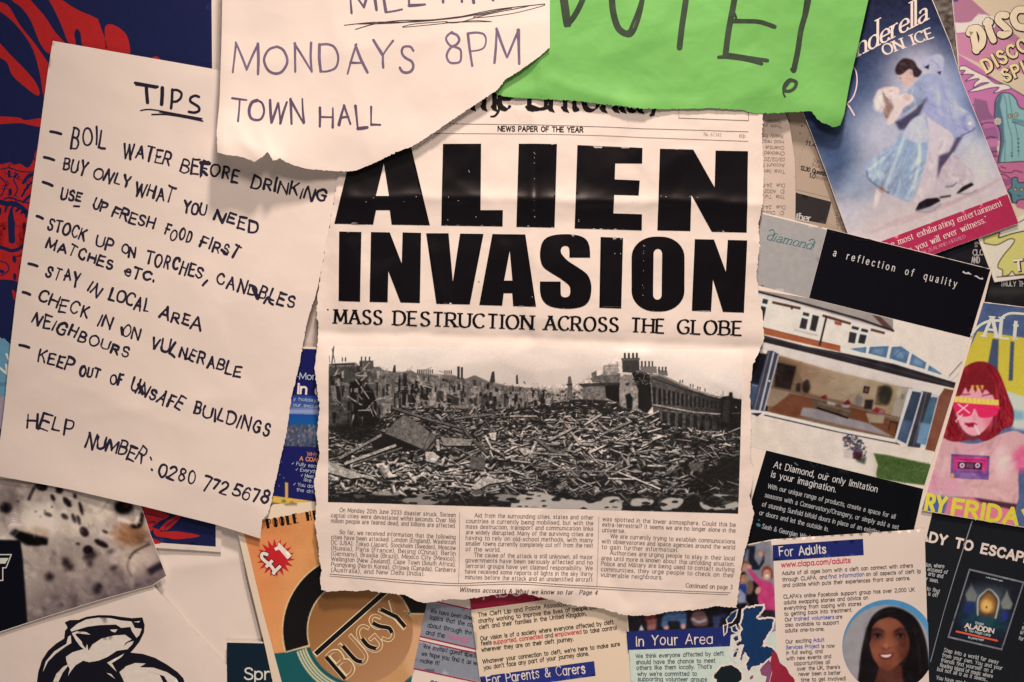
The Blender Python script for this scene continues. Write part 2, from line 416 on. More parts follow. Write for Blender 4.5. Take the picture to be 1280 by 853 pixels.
# ------------------------------------------------------------------ a painter for the printed pictures
class Canvas:
    def __init__(s, x0, y0, x1, y1, res=1.6, bg=(255, 255, 255)):
        s.x0, s.y0, s.r = x0, y0, res
        s.w, s.h = int((x1 - x0) * res) + 1, int((y1 - y0) * res) + 1
        s.a = np.ones((s.h, s.w, 3)) * np.array(bg, float)
        s.X, s.Y = np.meshgrid(x0 + np.arange(s.w) / res, y0 + np.arange(s.h) / res)
    def mix(s, m, col, sl=(slice(None), slice(None))):
        col = np.asarray(col, float)
        if col.ndim == 3: col = col[sl]
        s.a[sl] = s.a[sl] * (1 - m[..., None]) + col * m[..., None]
    def poly(s, pts, col, alpha=1.0, soft=0.0, holes=()):
        p = np.asarray(pts, float); pad = 3 + soft * 3
        i0, i1 = int((p[:, 0].min() - pad - s.x0) * s.r), int((p[:, 0].max() + pad - s.x0) * s.r) + 2
        j0, j1 = int((p[:, 1].min() - pad - s.y0) * s.r), int((p[:, 1].max() + pad - s.y0) * s.r) + 2
        i0, j0, i1, j1 = max(i0, 0), max(j0, 0), min(i1, s.w), min(j1, s.h)
        if i0 >= i1 or j0 >= j1: return
        sl = (slice(j0, j1), slice(i0, i1)); q = 0.25 / s.r
        m = np.zeros((j1 - j0, i1 - i0))
        for ox, oy in ((-q, -q), (q, -q), (-q, q), (q, q)):
            m += inside(s.X[sl] + ox, s.Y[sl] + oy, [p] + list(holes))
        m /= 4
        if soft: m = blur(m, soft * s.r)
        s.mix(m * alpha, col, sl)
    def ell(s, x, y, rx, ry, col, alpha=1.0, soft=0.0, ang=0.0):
        t = np.linspace(0, 2 * math.pi, 28, endpoint=False); c, n = math.cos(math.radians(ang)), math.sin(math.radians(ang))
        s.poly(np.stack([x + rx * np.cos(t) * c - ry * np.sin(t) * n, y + rx * np.cos(t) * n + ry * np.sin(t) * c], 1), col, alpha, soft)
    def line(s, pts, w, col, alpha=1.0, soft=0.0, curved=False):
        p = smooth_line(pts, 5) if curved else np.asarray(pts, float)
        q = ribbon(p, w)
        if q is None: return
        m = len(q) // 2
        s.poly(np.concatenate([q[:m], q[m:][::-1]]), col, alpha, soft)
    def grad(s, p0, p1, stops):
        """colours laid along the line p0-p1"""
        d = np.array(p1, float) - p0; t = ((s.X - p0[0]) * d[0] + (s.Y - p0[1]) * d[1]) / d.dot(d)
        k = [a for a, _ in stops]
        return np.stack([np.interp(t, k, [c[i] for _, c in stops]) for i in range(3)], -1)
    def noise(s, amp, cell, seed=0, mask=None):
        n = (vnoise((s.h, s.w), cell * s.r, seed) - .5)[..., None] * 2 * amp
        s.a = s.a + (n if mask is None else n * mask[..., None])
    def folds(s, pts, n, ang, spread, L, w, amp, seed=0, bend=.3):
        """soft streaks (cloth folds, strands of hair, fur) inside one outline"""
        rng = np.random.RandomState(seed); p = np.asarray(pts, float); lo, hi = p.min(0), p.max(0)
        d = Canvas(s.x0, s.y0, s.x0 + (s.w - 1) / s.r, s.y0 + (s.h - 1) / s.r, s.r, (0, 0, 0))
        if d.a.shape != s.a.shape: d.a = np.zeros_like(s.a)
        for _ in range(n):
            x, y = rng.uniform(lo[0], hi[0]), rng.uniform(lo[1], hi[1]); a = math.radians(ang) + rng.normal(0, spread); l = L * rng.uniform(.4, 1.3); v = rng.uniform(-amp, amp)
            b = rng.normal(0, bend)
            d.line([(x, y), (x + l * .5 * math.cos(a), y + l * .5 * math.sin(a)), (x + l * math.cos(a + b), y + l * math.sin(a + b))], w * rng.uniform(.5, 1.5), (v, v, v * .9), .85, w * .3, True)
        m = blur(inside(s.X, s.Y, [p]).astype(float), .5 * s.r)
        s.a = np.clip(s.a + d.a * m[..., None], 0, 255)
    def grade(s, mul=.94, sat=.85):
        g = s.a.mean(-1, keepdims=True); s.a = (g + (s.a - g) * sat) * mul
    def soften(s, r): s.a = blur(s.a, r * s.r)
    def at(s, x, y):
        i = np.clip((x - s.x0) * s.r, 0, s.w - 1.001); j = np.clip((y - s.y0) * s.r, 0, s.h - 1.001)
        i0, j0 = i.astype(int), j.astype(int); fx, fy = (i - i0)[:, None], (j - j0)[:, None]; a = s.a
        return np.clip((a[j0, i0] * (1 - fx) + a[j0, i0 + 1] * fx) * (1 - fy) + (a[j0 + 1, i0] * (1 - fx) + a[j0 + 1, i0 + 1] * fx) * fy, 0, 255)

# ------------------------------------------------------------------ letters: pen strokes on a grid (capitals 10 high, small letters 7)
BOWL_L = '~0,2.5 .8,.7 2.6,0 4.6,.9 5.4,3.5 4.6,6.1 2.6,7 .8,6.2 0,4.5'
BOWL_R = '~5.4,2.5 4.6,.7 2.8,0 .8,.9 0,3.5 .8,6.1 2.8,7 4.6,6.2 5.4,4.5'
GLYPHS = {
'A': '8|0,0 4,10|4,10 8,0|1.5,3.6 6.5,3.6', 'B': '6.5|0,0 0,10|~0,10 3.2,10 5.3,9 5.6,7.5 5,5.9 3.2,5.3 0,5.3|~0,5.3 3.5,5.3 6,4.3 6.5,2.7 5.8,.9 3.5,0 0,0',
'C': '7.5|~7.4,8.1 6.5,9.4 4.5,10 2,9.2 .4,7 0,5 .4,3 2,.8 4.5,0 6.5,.6 7.5,1.9', 'D': '7.6|0,0 0,10|~0,10 3.2,10 6.2,8.6 7.5,5 6.2,1.4 3.2,0 0,0',
'E': '6|0,0 0,10|0,10 5.8,10|0,0 6,0|0,5.2 4.8,5.2', 'F': '5.6|0,0 0,10|0,10 5.6,10|0,5.2 4.6,5.2',
'G': '7.8|~7.3,8.2 6.4,9.5 4.5,10 2,9.2 .4,7 0,5 .4,3 2,.8 4.5,0 6.6,.6 7.5,1.6|7.5,1.6 7.5,4.6|7.5,4.6 4.6,4.6',
'H': '7.4|0,0 0,10|7.4,0 7.4,10|0,5.2 7.4,5.2', 'I': '1|.5,0 .5,10', 'J': '4.4|4,10 4,2.5|~4,2.5 3.4,.6 1.8,0 0,1',
'K': '7|0,0 0,10|6.6,10 0,4.2|2.2,6 7,0', 'L': '5.6|0,10 0,0|0,0 5.6,0', 'M': '9|0,0 .6,10|.6,10 4.5,1.6|4.5,1.6 8.4,10|8.4,10 9,0',
'N': '7.4|0,0 0,10|0,10 7.4,0|7.4,0 7.4,10', 'O': '8.4|~4.2,10 1.4,8.8 0,5 1.4,1.2 4.2,0 7,1.2 8.4,5 7,8.8 4.2,10',
'P': '6|0,0 0,10|~0,10 3.2,10 5.4,9.2 6,7.3 5.4,5.4 3.2,4.6 0,4.6', 'Q': '8.4|~4.2,10 1.4,8.8 0,5 1.4,1.2 4.2,0 7,1.2 8.4,5 7,8.8 4.2,10|5,2.5 8.4,-.8',
'R': '6.8|0,0 0,10|~0,10 3.2,10 5.4,9.2 6,7.4 5.4,5.6 3.2,4.9 0,4.9|3,4.9 6.8,0',
'S': '6|~5.6,8.3 4.6,9.6 3,10 1.2,9.5 .4,7.8 1.2,6.1 3,5.2 4.9,4.3 5.9,2.6 5.1,.7 3,0 1.2,.4 0,1.8', 'T': '7|3.5,0 3.5,10|0,10 7,10',
'U': '7.2|0,10 0,3.2|~0,3.2 .8,1 3.6,0 6.4,1 7.2,3.2|7.2,3.2 7.2,10', 'V': '7.6|0,10 3.8,0|3.8,0 7.6,10', 'W': '11|0,10 2.7,0|2.7,0 5.5,9.4|5.5,9.4 8.3,0|8.3,0 11,10',
'X': '7|0,10 7,0|7,10 0,0', 'Y': '7.2|0,10 3.6,4.6|7.2,10 3.6,4.6|3.6,4.6 3.6,0', 'Z': '6.4|.2,10 6.2,10|6.2,10 0,0|0,0 6.4,0',
'a': '5.6|~.5,5.7 1.6,6.9 3.2,7 4.4,6.2 4.7,4.6|4.7,4.6 4.7,0|~4.7,4.1 2,3.6 .4,2.6 .3,1.2 1.2,.1 2.8,.1 4.7,1.7', 'b': '5.8|0,10 0,0|' + BOWL_L,
'c': '5|~4.8,5.7 3.8,6.8 2.6,7 .8,6 0,3.5 .8,1 2.6,0 3.9,.2 4.9,1.3', 'd': '5.8|5.4,10 5.4,0|' + BOWL_R, 'e': '5.4|0,3.7 5.2,3.7|~5.2,3.7 4.8,5.8 2.8,7 .8,6 0,3.5 .8,.9 2.8,0 4.2,.3 5.1,1.4',
'f': '3.6|~3.8,9.7 2.6,10 1.6,9.2 1.4,7.8|1.4,7.8 1.4,0|0,6.8 3.2,6.8', 'g': '5.8|5.4,7 5.4,-1|~5.4,-1 4.8,-2.6 2.8,-3 .8,-2.4|' + BOWL_R,
'h': '5.2|0,10 0,0|~0,4.5 1,6.4 2.8,7 4.4,6.2 4.8,4.5|4.8,4.5 4.8,0', 'i': '.8|.4,7 .4,0|.4,9 .4,9.9', 'j': '1.8|1.4,7 1.4,-1.2|~1.4,-1.2 1,-2.7 -.4,-2.8|1.4,9 1.4,9.9',
'k': '5|0,10 0,0|4.6,7 0,2.8|1.7,4.2 4.8,0', 'l': '.8|.4,10 .4,0', 'm': '8.4|0,7 0,0|~0,4.8 .9,6.4 2.4,7 3.6,6.3 4,4.6|4,4.6 4,0|~4,4.8 4.9,6.4 6.4,7 7.6,6.3 8,4.6|8,4.6 8,0',
'n': '5.2|0,7 0,0|~0,4.5 1,6.4 2.8,7 4.4,6.2 4.8,4.5|4.8,4.5 4.8,0', 'o': '5.8|~2.8,7 .8,6.1 0,3.5 .8,.9 2.8,0 4.8,.9 5.6,3.5 4.8,6.1 2.8,7',
'p': '5.8|0,7 0,-3|' + BOWL_L, 'q': '5.8|5.4,7 5.4,-3|' + BOWL_R, 'r': '3.4|0,7 0,0|~0,4.4 1,6.3 2.4,7 3.5,6.7',
's': '4.5|~4.2,5.7 3.4,6.8 2.2,7 .8,6.6 .3,5.4 .9,4.3 2.3,3.7 3.7,3 4.3,1.8 3.7,.5 2.2,0 .9,.3 0,1.4', 't': '3.3|1.4,9 1.4,1.4|~1.4,1.4 1.9,.2 3.3,.3|0,6.8 3.2,6.8',
'u': '5.2|0,7 0,2.5|~0,2.5 .4,.8 2,0 3.8,.6 4.8,2.5|4.8,7 4.8,0', 'v': '5.4|0,7 2.7,0|2.7,0 5.4,7', 'w': '8|0,7 2,0|2,0 4,6.4|4,6.4 6,0|6,0 8,7', 'x': '5|0,7 5,0|5,7 0,0',
'y': '5.4|0,7 2.8,.3|5.4,7 2,-2.4 .4,-3', 'z': '4.8|.2,7 4.6,7|4.6,7 0,0|0,0 4.8,0',
'0': '6|~3,10 .8,8.6 0,5 .8,1.4 3,0 5.2,1.4 6,5 5.2,8.6 3,10', '1': '3|0,8 2,10|2,10 2,0', '2': '6|~.2,7.6 .9,9.3 3,10 5,9.2 5.4,7.3 4.4,5.2 2.2,2.4 0,0|0,0 5.8,0',
'3': '5.6|~.3,8.6 1.5,9.8 3,10 4.8,9 5,7.3 4,5.7 2.2,5.3|~2.2,5.3 4.4,4.8 5.4,3 4.8,1 2.8,0 1.2,.2 0,1.5', '4': '6|4.2,0 4.2,10|4.2,10 0,2.8|0,2.8 6,2.8',
'5': '5.6|5,10 1,10|1,10 .6,5.4|~.6,5.4 2.4,6 4.4,5.4 5.4,3.2 4.6,1 2.6,0 1,.3 0,1.3', '6': '5.8|~5,9.4 3.4,10 1.4,8.4 .2,5 .2,3 1,.8 3,0 5,.9 5.6,3 4.8,5.2 3,5.9 1.2,5 .2,3.2',
'7': '5.4|0,10 5.4,10|5.4,10 1.8,0', '8': '5.8|~2.9,10 1.1,9.2 .7,7.6 1.6,6 2.9,5.4 4.8,4.4 5.6,2.6 4.8,.7 2.9,0 1,.7 .2,2.6 1,4.4 2.9,5.4 4.2,6 5.1,7.6 4.7,9.2 2.9,10',
'9': '5.8|~.8,.6 2.4,0 4.4,1.6 5.6,5 5.6,7 4.8,9.2 2.8,10 .8,9.1 .2,7 1,4.8 2.8,4.1 4.6,5 5.6,6.8',
'.': '.8|.4,0 .4,1', ',': '1.2|.8,.9 .2,-1.6', ':': '.8|.4,0 .4,1|.4,5 .4,6', '-': '3|0,3.8 2.8,3.8', '(': '2.4|~2.2,10.6 .6,8 0,4.5 .6,1 2.2,-1.8', ')': '2.4|~0,10.6 1.6,8 2.2,4.5 1.6,1 0,-1.8',
'?': '5|~.2,8 1,9.5 2.6,10 4.4,9.2 4.6,7.5 3.4,5.6 2.4,4.4 2.4,2.8|2.4,0 2.4,1', '!': '.8|.4,10 .4,3|.4,0 .4,1', "'": '.8|.5,10 .2,7.8', '/': '4|0,-.6 4,10.4',
'&': '7.4|~7.2,4.6 6,1.8 3.6,0 1.2,.4 .2,2.4 1.4,4.6 3.8,6.4 4.4,8.2 3.6,9.8 2.2,9.6 1.6,8 2.8,5.4 7.2,0', '+': '5.4|2.7,7 2.7,.6|0,3.8 5.4,3.8',
'£': '6|~5.4,8.4 4.4,9.8 3,10 1.6,9 1.5,7 2,4 1.4,1 0,0|0,.2 5.6,.2|0,4.6 4.4,4.6', '\u2713': '5|0,4 1.6,1.5|1.6,1.5 5,8',
}
SINGLE_A = '5.8|5.4,7 5.4,0|' + BOWL_R
def glyph(ch, plain_a):
    g = SINGLE_A if (ch == 'a' and plain_a) else GLYPHS.get(ch, GLYPHS['-'])
    f = g.split('|')
    st = []
    for t in f[1:]:
        cv = t[0] == '~'
        st.append((cv, np.array([tuple(map(float, q.split(','))) for q in t.lstrip('~').split()])))
    return float(f[0]), st
def text(txt, p0, p1, cap, style='sans', w=None, gap=1.7, space=4.2, fit='scale', slant=0.0, seed=3, jit=0.0, sub=None, thin=0.32, asc=1.0):
    """pen strokes (points, widths) of a line of writing on the baseline p0-p1"""
    rng = np.random.RandomState(seed)
    p0, p1 = np.array(p0, float), np.array(p1, float)
    L = np.linalg.norm(p1 - p0); ex = (p1 - p0) / L
    ins = {'serif': .105, 'slab': .1}.get(style, 0) * cap + (w or 0) * .5
    ins = min(ins, L * .15); p0 = p0 + ex * ins; L -= 2 * ins; ey = np.array([ex[1], -ex[0]]); u = cap / 10.0
    if w is None: w = {'sans': 1.15, 'bold': 2.1, 'pen': 1.1, 'serif': 1.3, 'slab': 1.0, 'black': 2.6}[style] * u
    plain = style == 'pen'
    G = [(c, *glyph(c, plain)) if c != ' ' else (' ', space, []) for c in txt]
    nat = sum(g[1] for g in G) + gap * (len(G) - 1)
    ns = txt.count(' ')
    sx = L / (nat * u); sp = space
    if fit == 'space' and ns:
        ink_w = nat - ns * space; want = L / u
        sxx = min(1.28 if style == 'slab' else 1.06, max(0.6, want / nat))
        sp = (want / sxx - ink_w) / ns; sx = sxx
        if sp < space * .6: sp = space; sx = L / (nat * u)
    if sub is None: sub = 5 if cap > 12 else (3 if cap > 7 else 2)
    out, x = [], 0.0
    for c, gw, st in G:
        if c == ' ': x += sp + gap; continue
        r = rng.normal(0, jit, 6); a = r[0] * 0.085; sc = np.array([1 + r[1] * 0.10, 1 + r[3] * 0.11]); oy = r[2] * 0.8
        for curved, pts in st:
            q = pts.copy()
            if asc != 1.0: q[:, 1] = np.where(q[:, 1] > 7, 7 + (q[:, 1] - 7) * asc, q[:, 1])
            if jit: q = q + rng.normal(0, jit * 0.18, q.shape)
            straight = not curved
            if curved: q = smooth_line(q, sub)
            elif jit and len(q) == 2:
                m = (q[0] + q[1]) / 2 + rng.normal(0, jit * .2, 2); q = smooth_line([q[0], m, q[1]], 3)
            q0 = q
            if jit:
                ca, sa = math.cos(a), math.sin(a); ctr = np.array([gw / 2, 5])
                d = (q - ctr) * sc; q = np.stack([d[:, 0] * ca - d[:, 1] * sa, d[:, 0] * sa + d[:, 1] * ca], 1) + ctr + [0, oy]
            X = (x + q[:, 0] + slant * q[:, 1]) * u * sx; Y = q[:, 1] * u
            Pp = p0 + X[:, None] * ex + Y[:, None] * ey
            if style in ('serif', 'slab', 'black') and len(Pp) > 1:
                t = np.gradient(np.stack([q0[:, 0] * sx, q0[:, 1]], 1), axis=0)
                ang = np.arctan2(t[:, 1], t[:, 0])
                if style == 'black': ww = w * (0.22 + 0.78 * np.abs(np.sin(ang - math.radians(38))))
                else: ww = w * (thin + (1 - thin) * np.abs(np.sin(ang - math.radians(12 if curved else 20))) ** 1.2)
                out.append((Pp, ww))
                if style == 'black' and straight and len(q0) == 2:
                    for e in (0, -1):
                        if abs(q0[0][1] - q0[1][1]) > 2 and abs(q0[e][1] - round(q0[e][1])) < .05:
                            b = np.array([[q0[e][0] - 1.5, q0[e][1] + 1.1], [q0[e][0], q0[e][1] + .2], [q0[e][0] + 1.6, q0[e][1] - 1.0]])
                            Xb = (x + b[:, 0] + slant * b[:, 1]) * u * sx; Yb = b[:, 1] * u
                            out.append((p0 + Xb[:, None] * ex + Yb[:, None] * ey, np.array([w * .35, w * .9, w * .1])))
                if straight and style != 'black':
                    for e, o in ((0, -1), (-1, 0)):
                        if abs(q0[e][1] - q0[o][1]) > abs(q0[e][0] - q0[o][0]) and any(abs(q0[e][1] - k) < .05 for k in (0, 7, 10, 7 + 3 * asc, -3)) and len(q0) == 2 and c not in '.,:!?1ij7' or (c in 'i1' and e == -1 and q0[-1][1] < .1):
                            sw = w / u * .5 + (1.15 if style == 'serif' else .5)
                            yy = q0[e][1] + (0.2 if q0[e][1] < 5 else -0.2)
                            b = np.array([[q0[e][0] - sw, yy], [q0[e][0] + sw, yy]])
                            Xb = (x + b[:, 0] + slant * b[:, 1]) * u * sx; Yb = b[:, 1] * u
                            out.append((p0 + Xb[:, None] * ex + Yb[:, None] * ey, max(w * .40, .5 * u)))
            elif style == 'pen':
                n = len(Pp); ww = w * (1 + (0.16 if jit else .05) * np.sin(np.linspace(0, 3, n) + rng.rand() * 6)) * (1 + (rng.normal(0, .13) if jit else 0)) * np.linspace(1.06, .9 if jit else 1.0, n)
                out.append(round_caps(Pp, ww))
            else:
                # flat ends reach half a pen width further where strokes meet
                d0 = Pp[0] - Pp[1]; d0 /= max(np.linalg.norm(d0), 1e-6); d1 = Pp[-1] - Pp[-2]; d1 /= max(np.linalg.norm(d1), 1e-6)
                Pq = Pp.copy(); Pq[0] += d0 * w * .42; Pq[-1] += d1 * w * .42
                out.append((Pq, w))
        x += gw + gap
    return out
def zp(pts, ox, oy, k):
    """points measured on an enlarged detail whose corner is (ox, oy)"""
    return [(ox + x / k, oy + y / k) for x, y in pts]

# ================================================================== the board
def slab(name, x0, y0, x1, y1, h0, h1, mat):
    V = [(x0, y0, h1), (x1, y0, h1), (x1, y1, h1), (x0, y1, h1), (x0, y0, h0), (x1, y0, h0), (x1, y1, h0), (x0, y1, h0)]
    F = [(3, 2, 1, 0), (4, 5, 6, 7), (0, 1, 5, 4), (1, 2, 6, 5), (2, 3, 7, 6), (3, 0, 4, 7)]
    return build(name, V, [np.array(F)], mat, None, (640, 426.5), smooth=False)
BOARD = paper_mat('painted_board', (0.62, 0.60, 0.57), 0.7, 0.25, 0.05)
wall = slab('wall', -700, -500, 1980, 1350, -30, -2.5, BOARD)
wall['kind'] = 'structure'

NAVY = (26, 29, 62); RED = (160, 32, 32)
# ================================================================== navy and red art poster
s = Sheet('art_poster', [(-150, -90), (277, -90), (276, 691), (-150, 662)], 4.4,
          'navy poster with red ink drawing and white border, behind the handwritten tips sheet', 'poster',
          COATED_PAPER, facets=((150, .8),), seed=4, step=7)
s.ink('printed_ground', [[(-140, -82), (263, -82), (269, 684), (-140, 655)]], NAVY, 0, rough=.33, spec=.16, step=7)
k = 4.267
red = [zp(p, 0, 0, k) for p in (
    [(-60, 10), (30, 20), (100, 130), (180, 230), (250, 330), (265, 350), (250, 420), (240, 540), (225, 500), (205, 380), (160, 240), (60, 110), (-60, 20)],
    [(20, -60), (120, -60), (160, 0), (230, 80), (290, 170), (345, 240), (275, 290), (215, 240), (160, 110), (110, 40), (60, 0)],
    [(240, -40), (300, -20), (400, 45), (500, 90), (525, 120), (565, 275), (445, 250), (425, 175), (405, 152), (392, 180), (400, 245), (360, 225), (330, 150), (290, 60)],
    [(560, 135), (600, 130), (660, 170), (685, 230), (680, 300), (570, 275), (555, 180)],
    [(-40, 200), (0, 235), (50, 290), (120, 360), (180, 430), (207, 490), (195, 508), (150, 480), (60, 400), (30, 330), (-40, 280)],
    [(-40, 622), (90, 625), (130, 640), (230, 630), (250, 680), (150, 665), (100, 655), (-40, 660)],
    [(805, 310), (830, 297), (855, 320)])]
k = 5.333
red += [zp(p, 0, 140, k) for p in (
    [(-60, 360), (0, 350), (60, 335), (90, 350), (130, 345), (180, 372), (215, 320), (232, 262), (262, 240), (260, 480), (240, 700), (200, 930), (-60, 930)],)]
red += [zp(p, 0, 280, k) for p in (
    [(-40, 0), (200, 0), (170, 130), (110, 150), (60, 160), (-40, 125)],
    [(-40, 250), (40, 215), (80, 180), (95, 215), (150, 205), (140, 300), (130, 385), (80, 375), (0, 370), (-40, 380)],
    [(75, 440), (105, 470), (110, 520), (85, 500)])]
red += [zp(p, 0, 560, k) for p in ([(930, 400), (1120, 450), (1060, 490), (1030, 520), (1000, 560), (975, 520)],
    [(1020, 540), (1100, 560), (1180, 560), (1330, 590), (1180, 612), (1100, 600), (1035, 590)],
    [(1050, 560), (1110, 490), (1200, 450), (1170, 500), (1110, 550)], [(1000, 600), (1060, 630), (1060, 640), (1010, 640)])]
s.ink('red_drawing', [[tuple(q) for q in smooth_line(p, 4, True)] for p in red], RED, 1, rough=.33, spec=.16, step=7)
k = 5.333
dk = []
for p, w in (([(0, 600), (40, 612), (80, 610), (140, 640), (190, 700), (215, 760)], 34), ([(-20, 758), (210, 762)], 4), ([(55, 396), (56, 428)], 20), ([(62, 520), (62, 545)], 24),
             ([(-10, 430), (30, 470), (20, 520), (0, 560)], 9), ([(110, 410), (85, 450), (110, 510), (90, 560)], 9), ([(0, 380), (60, 372), (130, 395), (240, 400)], 8),
             ([(150, 470), (190, 420), (240, 420)], 22), ([(140, 560), (190, 480), (235, 470)], 14), ([(150, 600), (190, 560), (225, 540)], 18), ([(20, 580), (60, 570), (120, 590), (200, 610)], 10), ([(215, 280), (228, 320), (245, 300)], 8)):
    dk.append(round_caps(smooth_line(zp(p, 0, 140, k)), w / k))
for p, w in (([(-20, 150), (30, 165), (70, 178), (120, 165), (165, 130)], 24), ([(75, -10), (72, 60), (76, 110)], 40), ([(-10, 245), (40, 265), (50, 310), (0, 345)], 8), ([(140, 240), (120, 290), (140, 340)], 7), ([(88, 225), (90, 245)], 26), ([(92, 340), (92, 362)], 22), ([(0, 315), (10, 318)], 24)):
    dk.append(round_caps(smooth_line(zp(p, 0, 280, k)), w / k))
dk.append((zp([(70, 650), (66, 700), (68, 780), (72, 870)], 0, 140, k), np.array([3, 7.5, 8, 7.5])))
for p, w in (([(990, 500), (1020, 495), (1030, 520), (1010, 530)], 8), ([(940, 440), (1010, 450), (1090, 470)], 7), ([(1090, 560), (1110, 520), (1180, 470)], 6)):
    dk.append(round_caps(smooth_line(zp(p, 0, 560, k)), w / k))
rng = np.random.RandomState(2)
for i in range(11):                                   # ragged fringe round the eye
    a = i / 10 * 2.6 - 2.9; cx, cy, r = 13, 290, 27
    dk.append(round_caps([(cx + r * math.cos(a), cy + r * math.sin(a)), (cx + (r + 5) * math.cos(a + .1), cy + (r + 5) * math.sin(a + .1))], 3.0))
for i in range(16):
    x, y = rng.uniform(2, 40), rng.uniform(195, 255)
    a = rng.uniform(0, 6.28); dk.append(round_caps(smooth_line([(x, y), (x + 5 * math.cos(a), y + 5 * math.sin(a)), (x + 8 * math.cos(a + 1), y + 8 * math.sin(a + 1))]), rng.uniform(.7, 1.6)))
s.strokes('dark_line_work', dk, NAVY, 2, rough=.33, spec=.16)

# ================================================================== blank sheet low on the board
s = Sheet('blank_sheet', [(120, 640), (300, 652), (305, 720), (328, 812), (338, 920), (120, 920)], 0.4,
          'blank crumpled white sheet between the leopard picture and the orange programme', 'paper', WHITE_PAPER,
          facets=((70, 1.1), (34, .3)), creases=((205, 715, 330, 690, 2.0, 14),), seed=9)
# ================================================================== sheet with the badger emblem
s = Sheet('badger_sheet', [(-70, 812), (-20, 798), (120, 752), (189, 729), (240, 789), (306, 856), (350, 930), (-70, 930)], 5,
          'white sheet with a black badger head emblem in the bottom left corner', 'flyer', SOFT_PAPER,
          facets=((95, 1.4),), bumps=((200, 760, 26, 34, 3.0), (262, 830, 30, 30, .6)), seed=15)
k = 5.233
bl = zp([(418, 465), (450, 450), (510, 448), (560, 428), (640, 417), (720, 418), (790, 428), (860, 436), (930, 430), (945, 480), (940, 530), (910, 590), (870, 640), (850, 662), (930, 670), (1010, 695), (1090, 740), (1160, 790), (1197, 830), (1240, 990), (225, 990), (237, 853), (245, 790), (270, 710), (310, 650), (360, 605), (415, 570), (420, 520), (437, 500), (428, 480)], 0, 690, k)
em = s.ink('badger_emblem', [bl], (18, 16, 24), 1, rough=.45)
wh = [zp(p, 0, 690, k) for p in (
    [(455, 512), (500, 475), (560, 445), (640, 433), (720, 437), (790, 452), (858, 458), (880, 500), (925, 505), (910, 545), (890, 565), (860, 520), (850, 493), (790, 500), (755, 478), (650, 482), (570, 492), (510, 510), (462, 525)],
    [(427, 690), (470, 660), (540, 640), (577, 648), (600, 610), (660, 570), (740, 550), (815, 545), (858, 575), (820, 596), (806, 622), (830, 598), (872, 585), (860, 610), (830, 640), (760, 650), (700, 690), (640, 715), (580, 725), (540, 715), (490, 745), (455, 790), (440, 815), (452, 770), (440, 745), (430, 715)],
    [(715, 512), (765, 510), (750, 530), (730, 525)],
    [(465, 535), (500, 522), (560, 528), (588, 545), (500, 536), (487, 543), (530, 590), (545, 640), (520, 620), (490, 580)],
    [(275, 790), (295, 720), (350, 655), (430, 605), (440, 560), (458, 548), (462, 600), (425, 622), (360, 670), (310, 720)],
    [(343, 853), (365, 800), (410, 755), (450, 735), (405, 795), (378, 853)],
    [(697, 728), (810, 668), (790, 692), (728, 731), (760, 788)],
    [(778, 790), (820, 752), (880, 730), (950, 733), (910, 758), (1000, 760), (1090, 790), (1150, 830), (1190, 900), (1120, 900), (1070, 815), (960, 785), (1040, 805), (1085, 900), (830, 900)],
    [(693, 795), (722, 802), (750, 835)], [(870, 460), (915, 454), (905, 465)], [(528, 600), (556, 636), (566, 606), (574, 648), (545, 640)])]
s.ink('emblem_highlights', wh, (203, 177, 163), 3, parent=em, rough=.6)

# ================================================================== leopard picture
s = Sheet('leopard_picture', [(-90, 575), (165, 606), (178, 637), (188, 668), (209, 720), (191, 732), (120, 752), (60, 771), (0, 791), (-90, 816)], 8.5,
          'glossy close-up picture of a spotted snow leopard face, below the tips sheet', 'picture', COATED_PAPER,
          facets=((120, 1.0),), bumps=((205, 722, 26, 22, 2.0),), seed=21)
c = Canvas(-30, 590, 216, 800, 1.6, (150, 138, 132))
c.mix(np.ones((c.h, c.w)), c.grad((0, 620), (60, 790), [(0, (150, 132, 128)), (.3, (182, 168, 158)), (.7, (142, 128, 124)), (1, (96, 84, 88))]))
Z = lambda x, y: (x / 5.333, 560 + y / 5.333)
def E(x, y, rx, ry, col, al=1, so=2.5, ang=0): c.ell(*Z(x, y), rx / 5.333, ry / 5.333, col, al, so, ang)
E(250, 480, 130, 110, (205, 192, 180), .8, 7); E(600, 470, 120, 110, (190, 174, 160), .8, 8); E(900, 720, 150, 120, (176, 160, 146), .8, 8)
E(250, 560, 90, 35, (176, 146, 122), .7, 3); E(470, 700, 200, 110, (142, 126, 120), .7, 10); E(860, 570, 105, 75, (160, 112, 74), .85, 6); E(930, 600, 60, 50, (112, 78, 56), .8, 5)
E(60, 340, 80, 75, (120, 104, 104), .9, 3); E(40, 400, 45, 38, (46, 40, 44), .9, 1.5); E(95, 480, 52, 52, (202, 186, 182), .9, 2)
for i in range(5): c.line([Z(50, 440 + 17 * i), Z(90, 425 + 17 * i), Z(140, 440 + 16 * i)], .9, (110, 92, 92), .8, .3, True)
c.poly([Z(*p) for p in ((100, 540), (150, 560), (230, 580), (320, 600), (318, 640), (250, 655), (170, 650), (120, 615), (60, 570))], (22, 18, 22), .96, 1.3)
E(825, 395, 62, 48, (26, 22, 26), .95, 1.8); E(840, 385, 22, 16, (70, 56, 50), .8, 1)
c.line([Z(780, 470), Z(850, 490), Z(900, 500), (Z(935, 440))], 5, (206, 194, 182), .85, 1.2, True)
c.line([Z(870, 520), Z(930, 520), Z(950, 430)], 5, (30, 26, 28), .85, 1.3, True)
c.line([Z(600, 400), Z(640, 440), Z(690, 400), Z(740, 330)], 3, (120, 108, 104), .5, 1.2, True)
c.line([Z(190, 350), Z(210, 300), Z(245, 240)], 4, (44, 38, 42), .8, .8, True)
